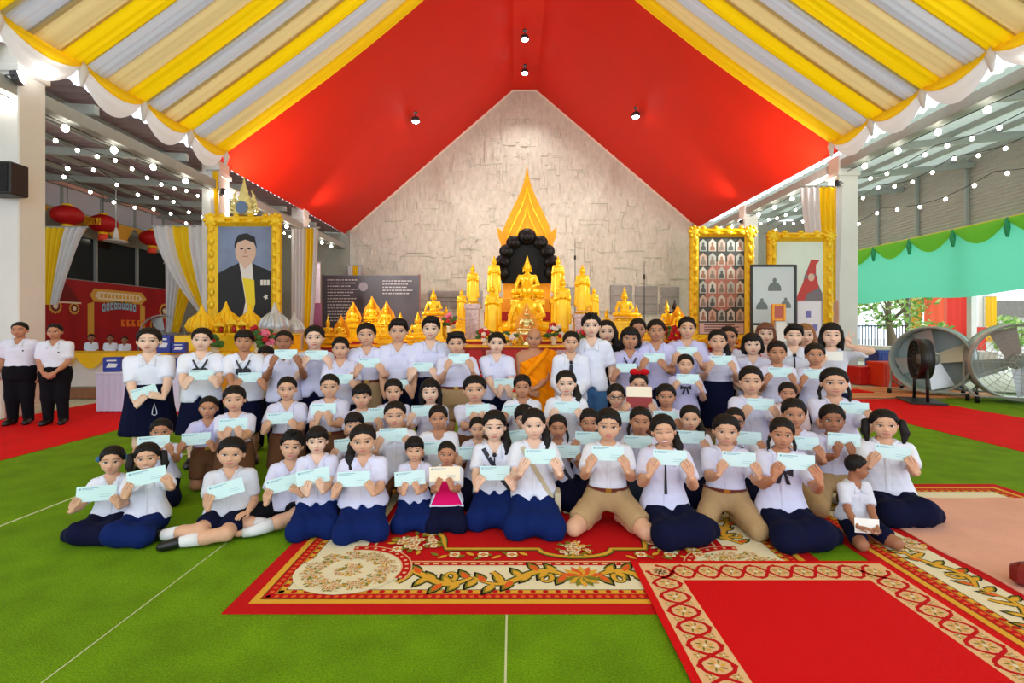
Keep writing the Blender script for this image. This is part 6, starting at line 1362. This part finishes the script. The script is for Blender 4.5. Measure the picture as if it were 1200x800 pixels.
    if kindl != 'none':
        V, Q = Lw.mesh(h0 * 1.15)
        if kindl == 'skirt' and pose == 'stand':
            a = np.arctan2(V[:, 0], V[:, 1] - cy); dz = np.clip((zhip + .06 * H - V[:, 2]) / (.3 * H), 0, 1)
            V = V * (1, 1, 1) + (np.stack([np.sin(a), np.cos(a), 0 * a], 1) * (.008 * H * np.sin(a * 16) * dz)[:, None])
        else: V = V + np.array((0, 0, 1.)) * (.003 * H * np.sin(V[:, 0:1] / H * 80 + V[:, 1:2] / H * 50))
        link({'skirt': 'skirt', 'shorts': 'shorts', 'pants': 'trousers'}[kindl], mesh_from(kindl, V, Q, CL[coll]), root)
    # ---- collar
    if shirt != 'none' and 'nocollar' not in extras:
        mb = MB()
        for q in (-1, 1):
            pts = []
            for a in np.linspace(0, math.pi * .80, 8):         # from the back of the neck round to the front
                rx, ry = .046 * H, .044 * H; t = a / (math.pi * .80); x = q * math.sin(a) * rx; y = cy + math.cos(a) * ry
                zt = max(sz(x, y) if t < .7 else 0, zsh + .018 * H - .030 * H * t * t) + .012 * H
                ox = q * math.sin(a) * (rx + .026 * H); oy = cy + math.cos(a) * (ry + .024 * H); oz = sz(ox, oy, .007 * H)
                mx_, my_ = (x + ox) / 2, (y + oy) / 2; mz = max(sz(mx_, my_, .010 * H), (zt + oz) / 2)
                pts.append([(x, y, zt), (mx_, my_ - .003 * H, mz), (ox, oy, oz), (ox, oy, oz - .006 * H)])
            zc1, zc2 = zsh - .050 * H, zsh - .070 * H
            A_ = (q * .004 * H, sy(q * .006 * H, zc1) - .008 * H, zc1); C_ = (q * .052 * H, sy(q * .052 * H, zc2) - .009 * H, zc2)
            pts.append([A_, ((A_[0] + C_[0]) / 2, min(A_[1], C_[1]) - .003 * H, (zc1 + zc2) / 2 + .004 * H), C_, (C_[0], C_[1] + .006 * H, C_[2] - .003 * H)])
            mb.grid(pts)
        mb.obj('collar', CL[shirt], root, smooth=True)
        if not ('sailor' in extras) and Y < 5.4:
            mb = MB(); zs_ = np.linspace(zsh - .06 * H, zwaist + .02 * H + notch, 10)
            mb.grid([[(x, sy(0, z, .002 * H) - .004 * H * (abs(x) < .011 * H), z) for x in (-.012 * H, -.010 * H, .010 * H, .012 * H)] for z in zs_])
            mb.obj('placket', CL[shirt], root, smooth=True)
    ring = lambda z, gr, hgt, ma, nm: MB().grid([[(math.cos(t) * (np.interp(z, [p[0] for p in prof], [p[1] for p in prof]) + gr), cy + math.sin(t) * (np.interp(z, [p[0] for p in prof], [p[2] for p in prof]) + gr), z + dz) for t in np.linspace(0, 2 * math.pi, 33)] for dz in (-hgt, -hgt, hgt, hgt)]).obj(nm, ma, root, smooth=True)
    if 'belt' in extras:
        zb = zhip + (.062 * H if pose != 'stand' else .075 * H); ring(zb, .016 * H, .011 * H, CL['belt'], 'belt')
        MB().bbox((-.016 * H, front(0, zb, .016 * H) - .006 * H, zb - .012 * H), (.016 * H, front(0, zb, .016 * H) + .003 * H, zb + .012 * H), .002).obj('belt_buckle', CL['gold'], root)
    gz = g + .018 * H
    def bow(zz, s=1., m='ribbon', tails=True):
        y = sy(0, zz) - .010 * H; mb = MB()
        for q in (-1, 1):
            mb.prism([(0, zz), (q * .045 * H * s, zz + .018 * H * s), (q * .045 * H * s, zz - .020 * H * s)], y - .006 * H, y + .006 * H)
            if tails: mb.prism([(0, zz), (q * .012 * H, zz), (q * .035 * H * s, zz - .06 * H * s), (q * .015 * H * s, zz - .06 * H * s)], y - .003 * H, y + .003 * H)
        mb.ball((0, y, zz), .011 * H); mb.obj('ribbon', CL[m], root)
    if 'bow' in extras: bow(zsh - .085 * H)
    if 'sailor' in extras:
        mb = MB(); zz = zsh - .105 * H; y = sy(0, zz) - .014 * H
        for q in (-1, 1):
            mb.tube([(q * .045 * H, sy(q * .045 * H, zsh - .035 * H) - .012 * H, zsh - .035 * H), (q * .02 * H, sy(q * .02 * H, zsh - .085 * H) - .012 * H, zsh - .085 * H), (0, y, zz)], .0065 * H, 6)
            mb.ball((q * .028 * H, y, zz - .010 * H), (.027 * H, .014 * H, .024 * H))
        mb.obj('ribbon', CL['ribbon'], root)
    if 'tie' in extras or 'thintie' in extras:
        w_ = .022 * H if 'tie' in extras else .008 * H; mb = MB(); zs_ = np.linspace(zsh - .06 * H, zhip + .35 * T, 8)
        mb.grid([[(x * w_ * (.55 + .45 * i / 7), sy(0, z) - .008 * H - .004 * H * (1 - abs(x)), z) for x in (-1, 0, 1)] for i, z in enumerate(zs_)]); mb.ball((0, sy(0, zsh - .06 * H) - .010 * H, zsh - .045 * H), (.014 * H, .010 * H, .014 * H))
        mb.obj('necktie', CL['ribbon'] if 'red' not in extras else CL['red'], root, smooth=True)
    for nm in ('strap', 'strapbeige'):
        if nm in extras:
            mb = MB(); A = np.array((-.07 * H, 0, zsh - .01 * H)); Bp = np.array((.10 * H, 0, zhip + .02 * H)); pp = []
            for t in np.linspace(0, 1, 10):
                p = A * (1 - t) + Bp * t; p[1] = sy(p[0], p[2]) - .010 * H; pp.append([p + np.array((dx * .012 * H, 0, dx * .006 * H)) for dx in (-1, 0, 1)])
            mb.grid(pp); mt = CL['ribbon'] if nm == 'strap' else M('bag_beige', (196, 182, 154), .8)
            mb.obj('bag_strap', mt, root, smooth=True)
            if nm == 'strapbeige': MB().bbox((.115 * H, -.10 * H, zhip - .10 * H), (.150 * H, .02 * H, zhip + .05 * H), .008).obj('shoulder_bag', mt, root)
    if 'bowtop' in extras:
        mb = MB(); p = toh(np.array([(0, -.15, 1.02)]))[0]
        for q in (-1, 1): mb.ball(p + np.array((q * .055, 0, .01)), (.05, .035, .035))
        mb.ball(p, .025); mb.obj('hair_bow', CL['red'], root, smooth=True)
    if 'clip' in extras:
        p = toh(np.array([(.2, -.26, .86)]))[0]; MB().ball(p, .018).obj('hair_clip', CL['white'], root, smooth=True)
    if 'band' in extras:
        mb = MB(); mb.tube([toh(np.array([(.375 * math.cos(a), .02, .62 + .40 * math.sin(a))]))[0] for a in np.linspace(.1, math.pi - .1, 16)], .007, 6); mb.obj('hair_band', CL['white'], root, smooth=True)
    if 'redtie' in extras or 'bluetie' in extras:
        mb = MB()
        for q in (-1, 1): mb.ball(toh(np.array([(q * .42, .12, .55)]))[0], .022)
        mb.obj('hair_tie', CL['red'] if 'redtie' in extras else CL['jean'], root, smooth=True)
    if 'glasses' in extras:
        mb = MB()
        for q in (-1, 1):
            mb.tube([toh(np.array([(q * .155 + .105 * math.cos(a), -.40, .47 + .085 * math.sin(a))]))[0] for a in np.linspace(0, 2 * math.pi, 13)[:-1]], .0032, 6, closed=True)
            mb.tube([toh(np.array([(q * .26, -.40, .48)]))[0], toh(np.array([(q * .36, .05, .47)]))[0]], .003, 6)
        mb.tube([toh(np.array([(-.05, -.40, .49)]))[0], toh(np.array([(.05, -.40, .49)]))[0]], .003, 6); mb.obj('glasses', DARK, root)
    if 'pinafore' in extras:
        mb = MB(); zt, zb = zsh - .05 * H, zhip + .02 * H
        rowsp = []; ym = np.full(9, 9.)
        for i, z in enumerate(np.linspace(zt, zb, 9)):
            w_ = (.06 + .075 * (i / 8) ** 1.5) * H; ym = np.minimum(ym, [sy(x * w_ * .8, max(z, zwaist + notch + .02 * H)) for x in np.linspace(-1, 1, 9)]); rowsp.append([(x * w_, y_ - .012 * H - .022 * H * (i / 8) ** 2, z) for x, y_ in zip(np.linspace(-1, 1, 9), ym)])
        mb.grid(rowsp); o = mb.obj('pinafore', CL['pink'], root, smooth=True)
        mb = MB(); mb.tube([np.array(p) - (0, .004, 0) for p in rowsp[-1]], .006, 6); mb.tube([np.array(r[0]) - (0, .003, 0) for r in rowsp], .005, 6); mb.tube([np.array(r[-1]) - (0, .003, 0) for r in rowsp], .005, 6)
        mb.obj('white_trim', CL['white'], root, smooth=True)
    if 'logo' in extras:
        MB().ball((.05 * H, sy(.05 * H, zsh - .10 * H) - .002, zsh - .10 * H), (.014, .006, .014)).obj('chest_emblem', CL['navy'], root)
    if 'lanyard' in extras:
        mb = MB(); x = .05 * H; yy = front(x, zhip - .02 * H, .03 * H) - .02 * H; z0 = zhip - .03 * H
        mb.tube([(x, yy, z0), (x + .012 * H, yy, z0 - .05 * H), (x + .014 * H, yy, z0 - .075 * H), (x, yy, z0 - .085 * H), (x - .014 * H, yy, z0 - .075 * H), (x - .012 * H, yy, z0 - .05 * H)], .004, 6, closed=True); mb.obj('white_cord_loop', CL['white'], root)
    if 'redlanyard' in extras:
        mb = MB()
        for q in (-1, 1): mb.tube([(q * .05 * H, sy(.05 * H, zsh - .04 * H) - .012, zsh - .04 * H), (q * .03 * H, sy(.03 * H, zsh - .1 * H) - .010, zsh - .10 * H), (0, sy(0, zsh - .2 * H) - .010, zsh - .2 * H)], .008, 6)
        mb.obj('lanyard', CL['red'], root)
    # ---- socks and shoes
    if 'socks' in extras:
        for hp, kn, an, ft in legs:
            k1 = an + (kn - an) * .42; MB().tube([k1, (k1 + an) / 2, an, an * .4 + ft * .6], [.046 * H * .93, .040 * H, .032 * H, .028 * H], 12).obj('sock', CL['sock'], root, smooth=True)
    if pose == 'stand' and 'barefoot' not in extras or 'shoes' in extras:
        for hp, kn, an, ft in legs:
            mb = MB(); d = unit(ft - an); b = an - d * .025 * H
            mb.tube([b, an, an * .4 + ft * .6, ft, ft + d * .025 * H], [.020 * H, .033 * H, .033 * H, .030 * H, .014 * H], 10)
            mb.v = [(x, y_, max(z, .004)) for x, y_, z in mb.v]; mb.obj('shoe', CL['shoe'], root, smooth=True)
    # ---- the held envelope
    if env:
        Rm = np.stack([ex, -en, np.cross(ex, -en) * -1], 1)
        Rm = np.stack([ex, -en, np.cross(ex, -en)], 1)
        Wm = Matrix.Translation(Vector(org + Rz @ c)) @ Matrix((Rz @ Rm).tolist()).to_4x4()
        mb = MB().bbox((-ew / 2, -.0015, -eh / 2), (ew / 2, .0015, eh / 2), .0007)
        nm = {'blue': 'envelope', 'cream': 'envelope', 'white': 'sheet_of_paper', 'maroon': 'booklet'}[kind]
        e = mb.obj(nm, ENVM[kind]); e.matrix_world = Wm
        cn = {'blue': 'pale blue envelope', 'cream': 'cream envelope', 'white': 'white sheet of paper', 'maroon': 'maroon booklet'}[kind]
        tag(e, envlab or f'{cn} held by person {where}', nm.split('_')[0] if nm != 'sheet_of_paper' else 'paper', 'envelopes held by the group')
        if kind in ('blue', 'cream'):
            p = MB(); a, b = -ew / 2 + .012, eh / 2 - .010
            p.lathe([(.007, -.0022), (.007, -.0012)], (a + .008, 0, b - .008), 12, axis='y')
            p.box((a + .020, -.0022, b - .006), (a + .115, -.0012, b - .002)); p.box((a + .020, -.0022, b - .014), (a + .085, -.0012, b - .011))
            p.box((.02, -.0022, -.012), (.085, -.0012, -.010)); p.box((.02, -.0022, -.026), (.085, -.0012, -.024))
            p.obj('print', PRINT, e)['kind'] = 'stuff'
        if kind == 'maroon':
            MB().bbox((-ew / 2 + .003, -.004, .0), (ew / 2 - .003, -.002, eh / 2 - .004), .0006).obj('cream_page', ENVM['cream'], e)
    return root
# ------------------------------------------------------------------ the group: front row
W_, BL, NV = 'lilac', ('skirt', 'blue'), ('skirt', 'navy')
def P(*a, **k): return person(*a, **k)
FR = 'in the front row'
P(131, 523, 557, 4.00, 'side', 'white', ('skirt', 'navy'), 'tied', 'm', (113, 578, -3, 'sides'), 'person in white blouse and navy skirt sitting sideways, leftmost in front row', 'first from left ' + FR, face='s', side=-1, extras=('bluetie',), wid=.95)
P(172.5, 519, 551, 3.98, 'side', 'white', BL, 'pigtails', 'm', (172, 558, 7, 'sides'), 'person in white blouse and dark blue skirt sitting, second from left in front row', 'second from left ' + FR, face='g', side=-1)
P(270, 513, 551, 4.05, 'side', 'grey', ('shorts', 'navy'), 'boy', 'm', (265, 573, 12, 'oneleft'), 'person in grey-white shirt, navy shorts and white socks, third from left in front row', 'third from left ' + FR, wid=1.25, side=-1, extras=('socks', 'shoes'), hroll=4)
P(341, 504.5, 540, 4.22, 'cross', 'lilac', ('shorts', 'black'), 'spiky', 'm', (331, 567, 11, 'left'), 'person in white shirt and black shorts sitting cross-legged, fourth from left in front row', 'fourth from left ' + FR, extras=('socks',), hroll=3, legdx=-.14)
P(372, 500, 531, 4.12, 'seiza', 'lilac', BL, 'fringe', 'l', (367, 558, 7, 'bottom'), 'person in white blouse and blue skirt kneeling, fifth from left in front row', 'fifth from left ' + FR)
P(426, 498, 535, 4.08, 'seiza', 'lilac', BL, 'pony', 'm', (414.5, 561, 0, 'sides'), 'person in large white blouse and blue skirt kneeling, sixth from left in front row', 'sixth from left ' + FR, wid=1.22, face='s')
P(486, 512, 543, 4.22, 'seiza', 'lilac', BL, 'fringe', 'm', (480.5, 560, 3, 'bottom'), 'small person in white blouse and blue skirt kneeling beside the pink pinafore', 'kneeling left of the pink pinafore', wid=.95)
P(524, 517, 547, 4.20, 'seiza', 'white', NV, 'crew', 't', (521, 555, 0, 'bottom', 'cream'), 'small person in hot pink pinafore over white shirt, kneeling on red carpet', 'in the pink pinafore', extras=('pinafore',), wid=.98)
P(579.5, 481, 517, 4.34, 'seiza', 'white', BL, 'ponyr', 'l', (580, 554, 0, 'sides'), 'person in white blouse with navy diagonal strap and neck ribbon, kneeling in front row', 'with the navy diagonal strap', extras=('strap', 'thintie'))
P(626, 479, 514, 4.18, 'seiza', 'white', BL, 'ponyr', 'l', (633, 534.5, 0, 'sides'), 'person in white blouse and blue skirt with beige shoulder bag, kneeling in front row', 'with the beige shoulder bag', face='s', extras=('strapbeige',))
P(712.5, 479, 516, 4.15, 'seiza', 'white', ('shorts', 'tan'), 'boy', 'm', (712, 531, 0, 'sides'), 'person in white shirt and khaki shorts kneeling with bare knees on red carpet', 'kneeling with bare knees in khaki shorts', tuck=True, extras=('belt',), spread=.19, wid=1.05)
P(779, 486, 522, 4.05, 'side', 'lilac', NV, 'sideback', 'm', (785, 536, 0, 'sides'), 'person in white blouse with thin dark tie, fifth from right in front row', 'fifth from right ' + FR, face='c', side=1, extras=('thintie',), wid=.95, hroll=-5)
P(850.6, 486, 521, 4.18, 'seiza', 'lilac', ('pants', 'tan'), 'boy', 'm', (866, 538, 0, 'sides'), 'person in white shirt with long khaki shorts covering the knees, kneeling in front row', 'kneeling in long khaki shorts, fourth from right', tuck=True, extras=('belt',), spread=.15, wid=1.12)
P(916, 490, 525, 3.98, 'side', 'lilac', NV, 'braids', 't', (933, 541, 0, 'sides'), 'person in white blouse with black neck bow sitting sideways, third from right in front row', 'third from right ' + FR, side=1, extras=('bow',), wid=.95)
P(1003, 533, 570, 3.86, 'seiza', 'grey', ('shorts', 'navy'), 'crew', 'd', (1016, 616, -6, 'lap', 'white', .19, .10), 'small person in white shirt looking right, sitting with paper on lap', 'looking to the right', yaw=6, hyaw=62, hpitch=6, wid=.98, spread=.14)
P(1037, 480, 513, 4.42, 'side', 'white', NV, 'pigtails', 'm', (1046, 530, -3, 'sides'), 'person in white blouse and navy skirt sitting sideways, rightmost in front row', 'rightmost ' + FR, wid=1.18, side=1)
# ------------------------------------------------------------------ second row
S2 = 'in the second row'
def Q2(u, vc, vch, Y, hair, skin, env, n, shirt='lilac', lower=NV, cloth_='white shirt', **k):
    return P(u, vc, vch, Y, k.pop('pose', 'seiza'), shirt, lower, hair, skin, env, f'person in {cloth_} seated {n} {S2}', f'{n} {S2}', fine=1.12, **k)
Q2(189, 491, 521, 4.75, 'tied', 't', (180, 518, 0, 'sides'), 'first from left')
Q2(415.6, 483, 511, 4.75, 'bowl', 'm', (408, 521, 3, 'sides'), 'second from left', wid=.95)
Q2(463, 470, 501, 4.75, 'crew', 'm', (461, 509, 0, 'sides'), 'third from left', shirt='white', lower=('pants', 'brown'), wid=1.1)
Q2(514, 475, 503, 4.75, 'tied', 't', (508, 525, 0, 'sides'), 'fourth from left', shirt='white', extras=('nocollar',), cloth_='white round-neck shirt')
Q2(560, 489, 514, 4.75, 'tied', 'm', (553, 531, 0, 'sides'), 'fifth from left', wid=.9)
Q2(615, 474, 505, 4.85, 'fringe', 'm', (608, 511, 8, 'sides'), 'sixth from left', extras=('clip',), wid=.95)
Q2(654, 486, 514, 4.70, 'braids', 't', (664, 529, 0, 'sides'), 'seventh from left', extras=('strap',), wid=.9)
Q2(691, 479, 510, 4.80, 'boy', 't', (690, 513, 0, 'sides'), 'eighth from left')
Q2(750, 477, 508, 4.75, 'braids', 't', (747.5, 518, 0, 'sides'), 'in plaid skirt, fifth from right', lower=('skirt', 'plaid'), wid=.92)
Q2(809.5, 475, 504, 4.75, 'sideback', 'm', (809, 512, 0, 'sides'), 'fourth from right', shirt='lilac', face='s')
Q2(862, 478, 506, 4.75, 'tied', 't', (875, 513, 0, 'sides'), 'wearing glasses, third from right', extras=('glasses', 'bow'), wid=.95)
Q2(930.5, 467, 501, 4.65, 'boy', 't', (941, 519, 0, 'sides'), 'in khaki trousers, second from right', lower=('pants', 'tan'), tuck=True, wid=1.05)
Q2(976, 474, 507, 4.65, 'boy', 'd', (989, 515, 0, 'bottom'), 'in khaki shorts, first from right', lower=('pants', 'tan'), tuck=True)
# ------------------------------------------------------------------ third row, kneeling upright
S3 = 'in the third row'
def Q3(u, vc, vch, Y, hair, skin, env, n, shirt='lilac', lower=('shorts', 'brown'), cloth_='white shirt', **k):
    return P(u, vc, vch, Y, k.pop('pose', 'kneel'), shirt, lower, hair, skin, env, f'person in {cloth_} kneeling {n} {S3}', f'{n} {S3}', fine=1.15, **k)
BT = dict(tuck=True, extras=('belt',))
Q3(244, 464, 490, 5.05, 'crew', 't', (230, 514, 0, 'sides'), 'first from left', shirt='violet', **BT)
Q3(275, 452, 482, 5.00, 'boy', 'm', (273.5, 497, 0, 'bottom'), 'second from left', **BT)
Q3(336.5, 441, 469, 5.35, 'crew', 'm', (328, 490, 0, 'sides'), 'third from left', **BT)
Q3(386.5, 438, 466, 5.35, 'crew', 'm', (379, 479, 0, 'bottom'), 'fourth from left', face='s', **BT)
Q3(424, 450, 478, 5.35, 'bowl', 'm', (429, 488, 0, 'sides'), 'fifth from left', **BT)
Q3(461, 444, 471, 5.55, 'boy', 'm', (446, 484, 0, 'sides'), 'sixth from left', **BT)
Q3(504.7, 444, 472, 5.50, 'long', 'l', (496, 481, 0, 'sides'), 'seventh from left', lower=NV, cloth_='white blouse')
Q3(557, 440, 471, 5.35, 'boy', 'm', (560, 480, 3, 'bottom'), 'eighth from left', wid=1.28, tuck=True)
Q3(612.5, 439, 466, 5.40, 'tied', 't', (604, 480, 5, 'sides'), 'ninth from left', shirt='white')
Q3(664, 434, 463, 5.20, 'sideback', 'l', (664, 477, 0, 'sides'), 'tenth from left', shirt='white', lower=NV, cloth_='large white blouse')
Q3(722, 450, 477, 5.40, 'boy', 'm', (732, 488, 0, 'sides'), 'wearing dark glasses', extras=('glasses',))
Q3(748, 436, 463, 5.6, 'tied', 'm', (749, 465, 0, 'sides', 'maroon', .26, .22), 'with red hair bow and booklet', shirt='lilac', lower=NV, extras=('bowtop',), wid=.92)
Q3(781, 450, 477, 5.30, 'boy', 't', (780, 488, 0, 'sides'), 'right of the booklet holder')
Q3(880, 429, 462, 5.30, 'tied', 'm', (891, 473.5, 0, 'sides'), 'fourth from right', lower=NV)
Q3(923, 448, 472, 5.25, 'boy', 't', None, 'in pink-white shirt without envelope', shirt='pinkw', arms='clasp')
Q3(978, 431, 464, 5.20, 'braids', 'm', (1001, 478, 0, 'sides'), 'rightmost', lower=NV, wid=1.28, face='s', extras=('redtie',) if 0 else ())
# ------------------------------------------------------------------ small ones standing before the back row
P(803, 415, 438, 5.85, 'stand', 'violet', NV, 'tied', 'm', (806, 444, 0, 'sides'), 'small person standing in pale violet blouse with black bow before the back row', 'small, standing with a black bow before the back row', extras=('bow',), fine=1.2)
P(911, 399, 428, 6.00, 'stand', 'lilac', ('pants', 'navy'), 'boy', 't', (914, 436, 0, 'sides'), 'smaller person standing in white shirt before the red lanyard wearer', 'standing before the red lanyard wearer', fine=1.2)
P(955.6, 402, 430, 6.00, 'stand', 'lilac', ('pants', 'navy'), 'boy', 't', (956, 438, 0, 'sides'), 'smaller person standing in white shirt before the one making a vee sign', 'standing before the one making a vee sign', fine=1.2)
# ------------------------------------------------------------------ back row, standing
SB = 'in standing back row'
def Q4(u, vc, vch, Y, hair, skin, env, n, shirt='lilac', lower=('pants', 'navy'), cloth_='white shirt', **k):
    return P(u, vc, vch, Y, 'stand', shirt, lower, hair, skin, env, f'person in {cloth_} {n} {SB}', f'{n} {SB}', fine=1.2, **k)
Q4(174.5, 384, 413, 5.85, 'tied', 'l', (169, 459, 17, 'low'), 'first from left', shirt='white', lower=NV, cloth_='white blouse and long navy skirt', tuck=True, extras=('lanyard',), wid=1.25, face='d')
Q4(236, 384, 411, 5.90, 'tied', 'l', (236, 439, 0, 'sides'), 'second from left', shirt='white', lower=NV, cloth_='sailor blouse with black ribbon', extras=('sailor',), wid=1.1)
Q4(286, 386, 412, 6.00, 'fringe', 't', (293, 442, 0, 'sides'), 'third from left', shirt='white', lower=NV, cloth_='sailor blouse with black ribbon', extras=('sailor',), wid=1.05)
P(311, 405, 430, 6.70, 'stand', 'lilac', ('pants', 'navy'), 'fringe', 'm', None, 'mostly hidden person behind, between third and fourth in the back row', 'hidden', arms='down', fine=1.5)
Q4(333, 387, 412, 6.00, 'crew', 'd', (335, 415, 0, 'sides'), 'fourth from left')
Q4(369, 381, 409, 6.20, 'boy', 'l', (371, 416, 0, 'sides'), 'fifth from left')
Q4(399, 395, 420, 6.00, 'boy', 'm', (401, 444, 0, 'sides'), 'sixth from left', wid=.95)
Q4(430, 378, 405, 6.20, 'boy', 'm', (433, 425, 0, 'sides'), 'seventh from left', lower=('shorts', 'tan'), cloth_='white shirt and khaki shorts', tuck=True, extras=('belt',))
Q4(466.5, 374, 401, 6.25, 'swept', 'm', (467, 450, 0, 'sides'), 'eighth from left', tuck=True)
Q4(504.7, 371, 398, 6.30, 'swept', 'l', (496, 430, 0, 'sides'), 'ninth from left', tuck=True)
Q4(535, 389, 415, 6.10, 'curly', 'm', (538, 420, 0, 'sides'), 'tenth from left', lower=('shorts', 'tan'), cloth_='white shirt and khaki shorts', tuck=True, extras=('belt',), wid=1.2)
Q4(582, 389, 414, 6.20, 'boy', 'l', (591, 449, 0, 'bottom'), 'left of the saffron robe', tuck=False)
Q4(669, 388, 413, 6.05, 'boy', 'm', None, 'right of the saffron robe', shirt='white', cloth_='long sleeves and navy tie', extras=('tie',), arms='clasp', sleeve='long')
Q4(693, 367, 395, 6.20, 'spiky', 'l', None, 'taller than the rest', shirt='white', lower=('pants', 'jean'), cloth_='untucked white shirt and jeans', arms='down', wid=.92)
Q4(711, 375, 401, 7.00, 'wavy', 'l', None, 'behind the tall one', shirt='black', cloth_='black top', arms='down')
Q4(738, 383, 409, 6.40, 'bob', 't', (734, 431, 0, 'sides'), 'left of the violet shirts', shirt='violet', lower=NV, cloth_='sailor blouse', extras=('sailor',))
Q4(748, 373, 398, 7.10, 'tied', 't', None, 'behind the right-hand sailor blouse', cloth_='white shirt', arms='down')
Q4(769, 374, 400, 6.40, 'boy', 't', (767, 419, 0, 'left'), 'left of the taller violet one', shirt='violet', lower=NV, cloth_='violet shirt', face='s')
Q4(805, 371, 397, 6.45, 'tied', 'm', (805, 412, 0, 'sides'), 'behind the small black bow', shirt='violet', lower=NV, cloth_='violet shirt')
Q4(841, 386, 412, 6.30, 'sideback', 'm', (845, 422, 0, 'sides'), 'right of the violet shirts', lower=NV, cloth_='long navy skirt', tuck=True)
Q4(854, 382, 407, 6.95, 'tied', 't', None, 'behind the long navy skirt', arms='down', cloth_='white shirt')
Q4(882, 390, 416, 6.40, 'bob', 'l', None, 'left of the red lanyard', arms='clasp', lower=NV, cloth_='plain white shirt')
Q4(897, 378, 403, 7.00, 'long', 'l', None, 'behind the others', arms='down', shirt='pinkw', cloth_='pinkish shirt and red lanyard', extras=('redlanyard',), hcol='b')
Q4(930, 380, 405, 6.60, 'swept', 'l', None, 'right of the red lanyard', shirt='white', arms='clasp', cloth_='shirt with black ribbon', extras=('thintie',), face='g')
Q4(944, 379, 405, 7.20, 'long', 'l', None, 'behind the vee-sign maker', arms='down', cloth_='white shirt', hcol='o')
Q4(974, 378, 408, 6.50, 'long', 'l', (976, 417, 0, 'vee', 'white', .21, .11), 'making a vee sign', shirt='grey', lower=NV, cloth_='grey-white shirt', face='g', extras=('band',), wid=1.05)
# ------------------------------------------------------------------ monk
mk = P(625.6, 383.5, 408, 6.30, 'stand', 'none', ('none', 'orange'), 'bald', 't', None, 'person in saffron robe with bare right shoulder standing in the middle', '', arms='monk', face='m', group='robed person', extras=('barefoot',), wid=1.1, fine=1.1)
H_ = at(625, 383.5, 6.3)[2]
rb = Imp(); rb.swept([(.08, 0, .03, .20, .16), (.30 * H_, 0, .03, .22, .17), (.50 * H_, 0, .03, .215, .165), (.66 * H_, 0, .03, .19, .14), (.76 * H_, 0, .03, .205, .135), (.815 * H_, 0, .03, .15, .10)], k=.03)
rb.cap((.10, .03, .80 * H_), (.21, .03, .77 * H_), .075, .075, k=.04); rb.cap((.21, .03, .78 * H_), (.29, .02, .58 * H_), .075, .085, k=.04); rb.cap((.28, .02, .6 * H_), (.24, -.06, .44 * H_), .08, .06, k=.06)
rb.cuts.append(lambda X, Y, Z: (Z - (.775 * H_ + .45 * X + .0 * Y)) * .9)
V, Q = rb.mesh(.017)
fold = .010 * np.sin((V[:, 2] + .75 * V[:, 0]) * 46) + .006 * np.sin((V[:, 2] + .9 * V[:, 0]) * 90 + 1)
V[:, 1] += fold; V[:, 0] += .4 * fold
link('robe', mesh_from('robe', V, Q, CL['orange']), mk)
mb = MB(); mb.tube([(-.17, -.115, .55 * H_), (-.10, -.14, .64 * H_), (.0, -.145, .71 * H_), (.11, -.12, .79 * H_), (.16, -.04, .83 * H_)], [.03, .035, .035, .035, .03], 10); mb.obj('robe_fold', CL['orange'], mk, smooth=True)
# ------------------------------------------------------------------ two people by the tables at the left, three seated far behind
for u, vc, hd, lb, ar in ((22.5, 377, 'crew', 'left person in white polo and black trousers standing on red runner by pillar', 'down'), (64, 379, 'crew', 'right person in white polo, black trousers, hands clasped, standing on red runner', 'clasp')):
    P(u, vc, vc + 18.5, 8.40, 'stand', 'white', ('pants', 'black'), hd, 't', None, lb, '', arms=ar, tuck=True, extras=('logo', 'shoes'), group='people by the left tables', face='s', wid=1.12, fine=1.2, yaw=22)
for u, vc, lb, wd in ((107, 391, 'far seated person in pale shirt beside the red backdrop', 1), (129.5, 392, 'far seated person in cream shirt with dark emblem beneath the red backdrop', 1.2), (146, 394, 'far seated person in white shirt bent before the steel drum fan', 1.2)):
    P(u, vc, vc + 9, 16.2, 'seiza', 'white', ('pants', 'navy'), 'crew', 'd', None, lb, '', arms='clasp', group='far seated people', fine=1.6, wid=wd, base=.55)
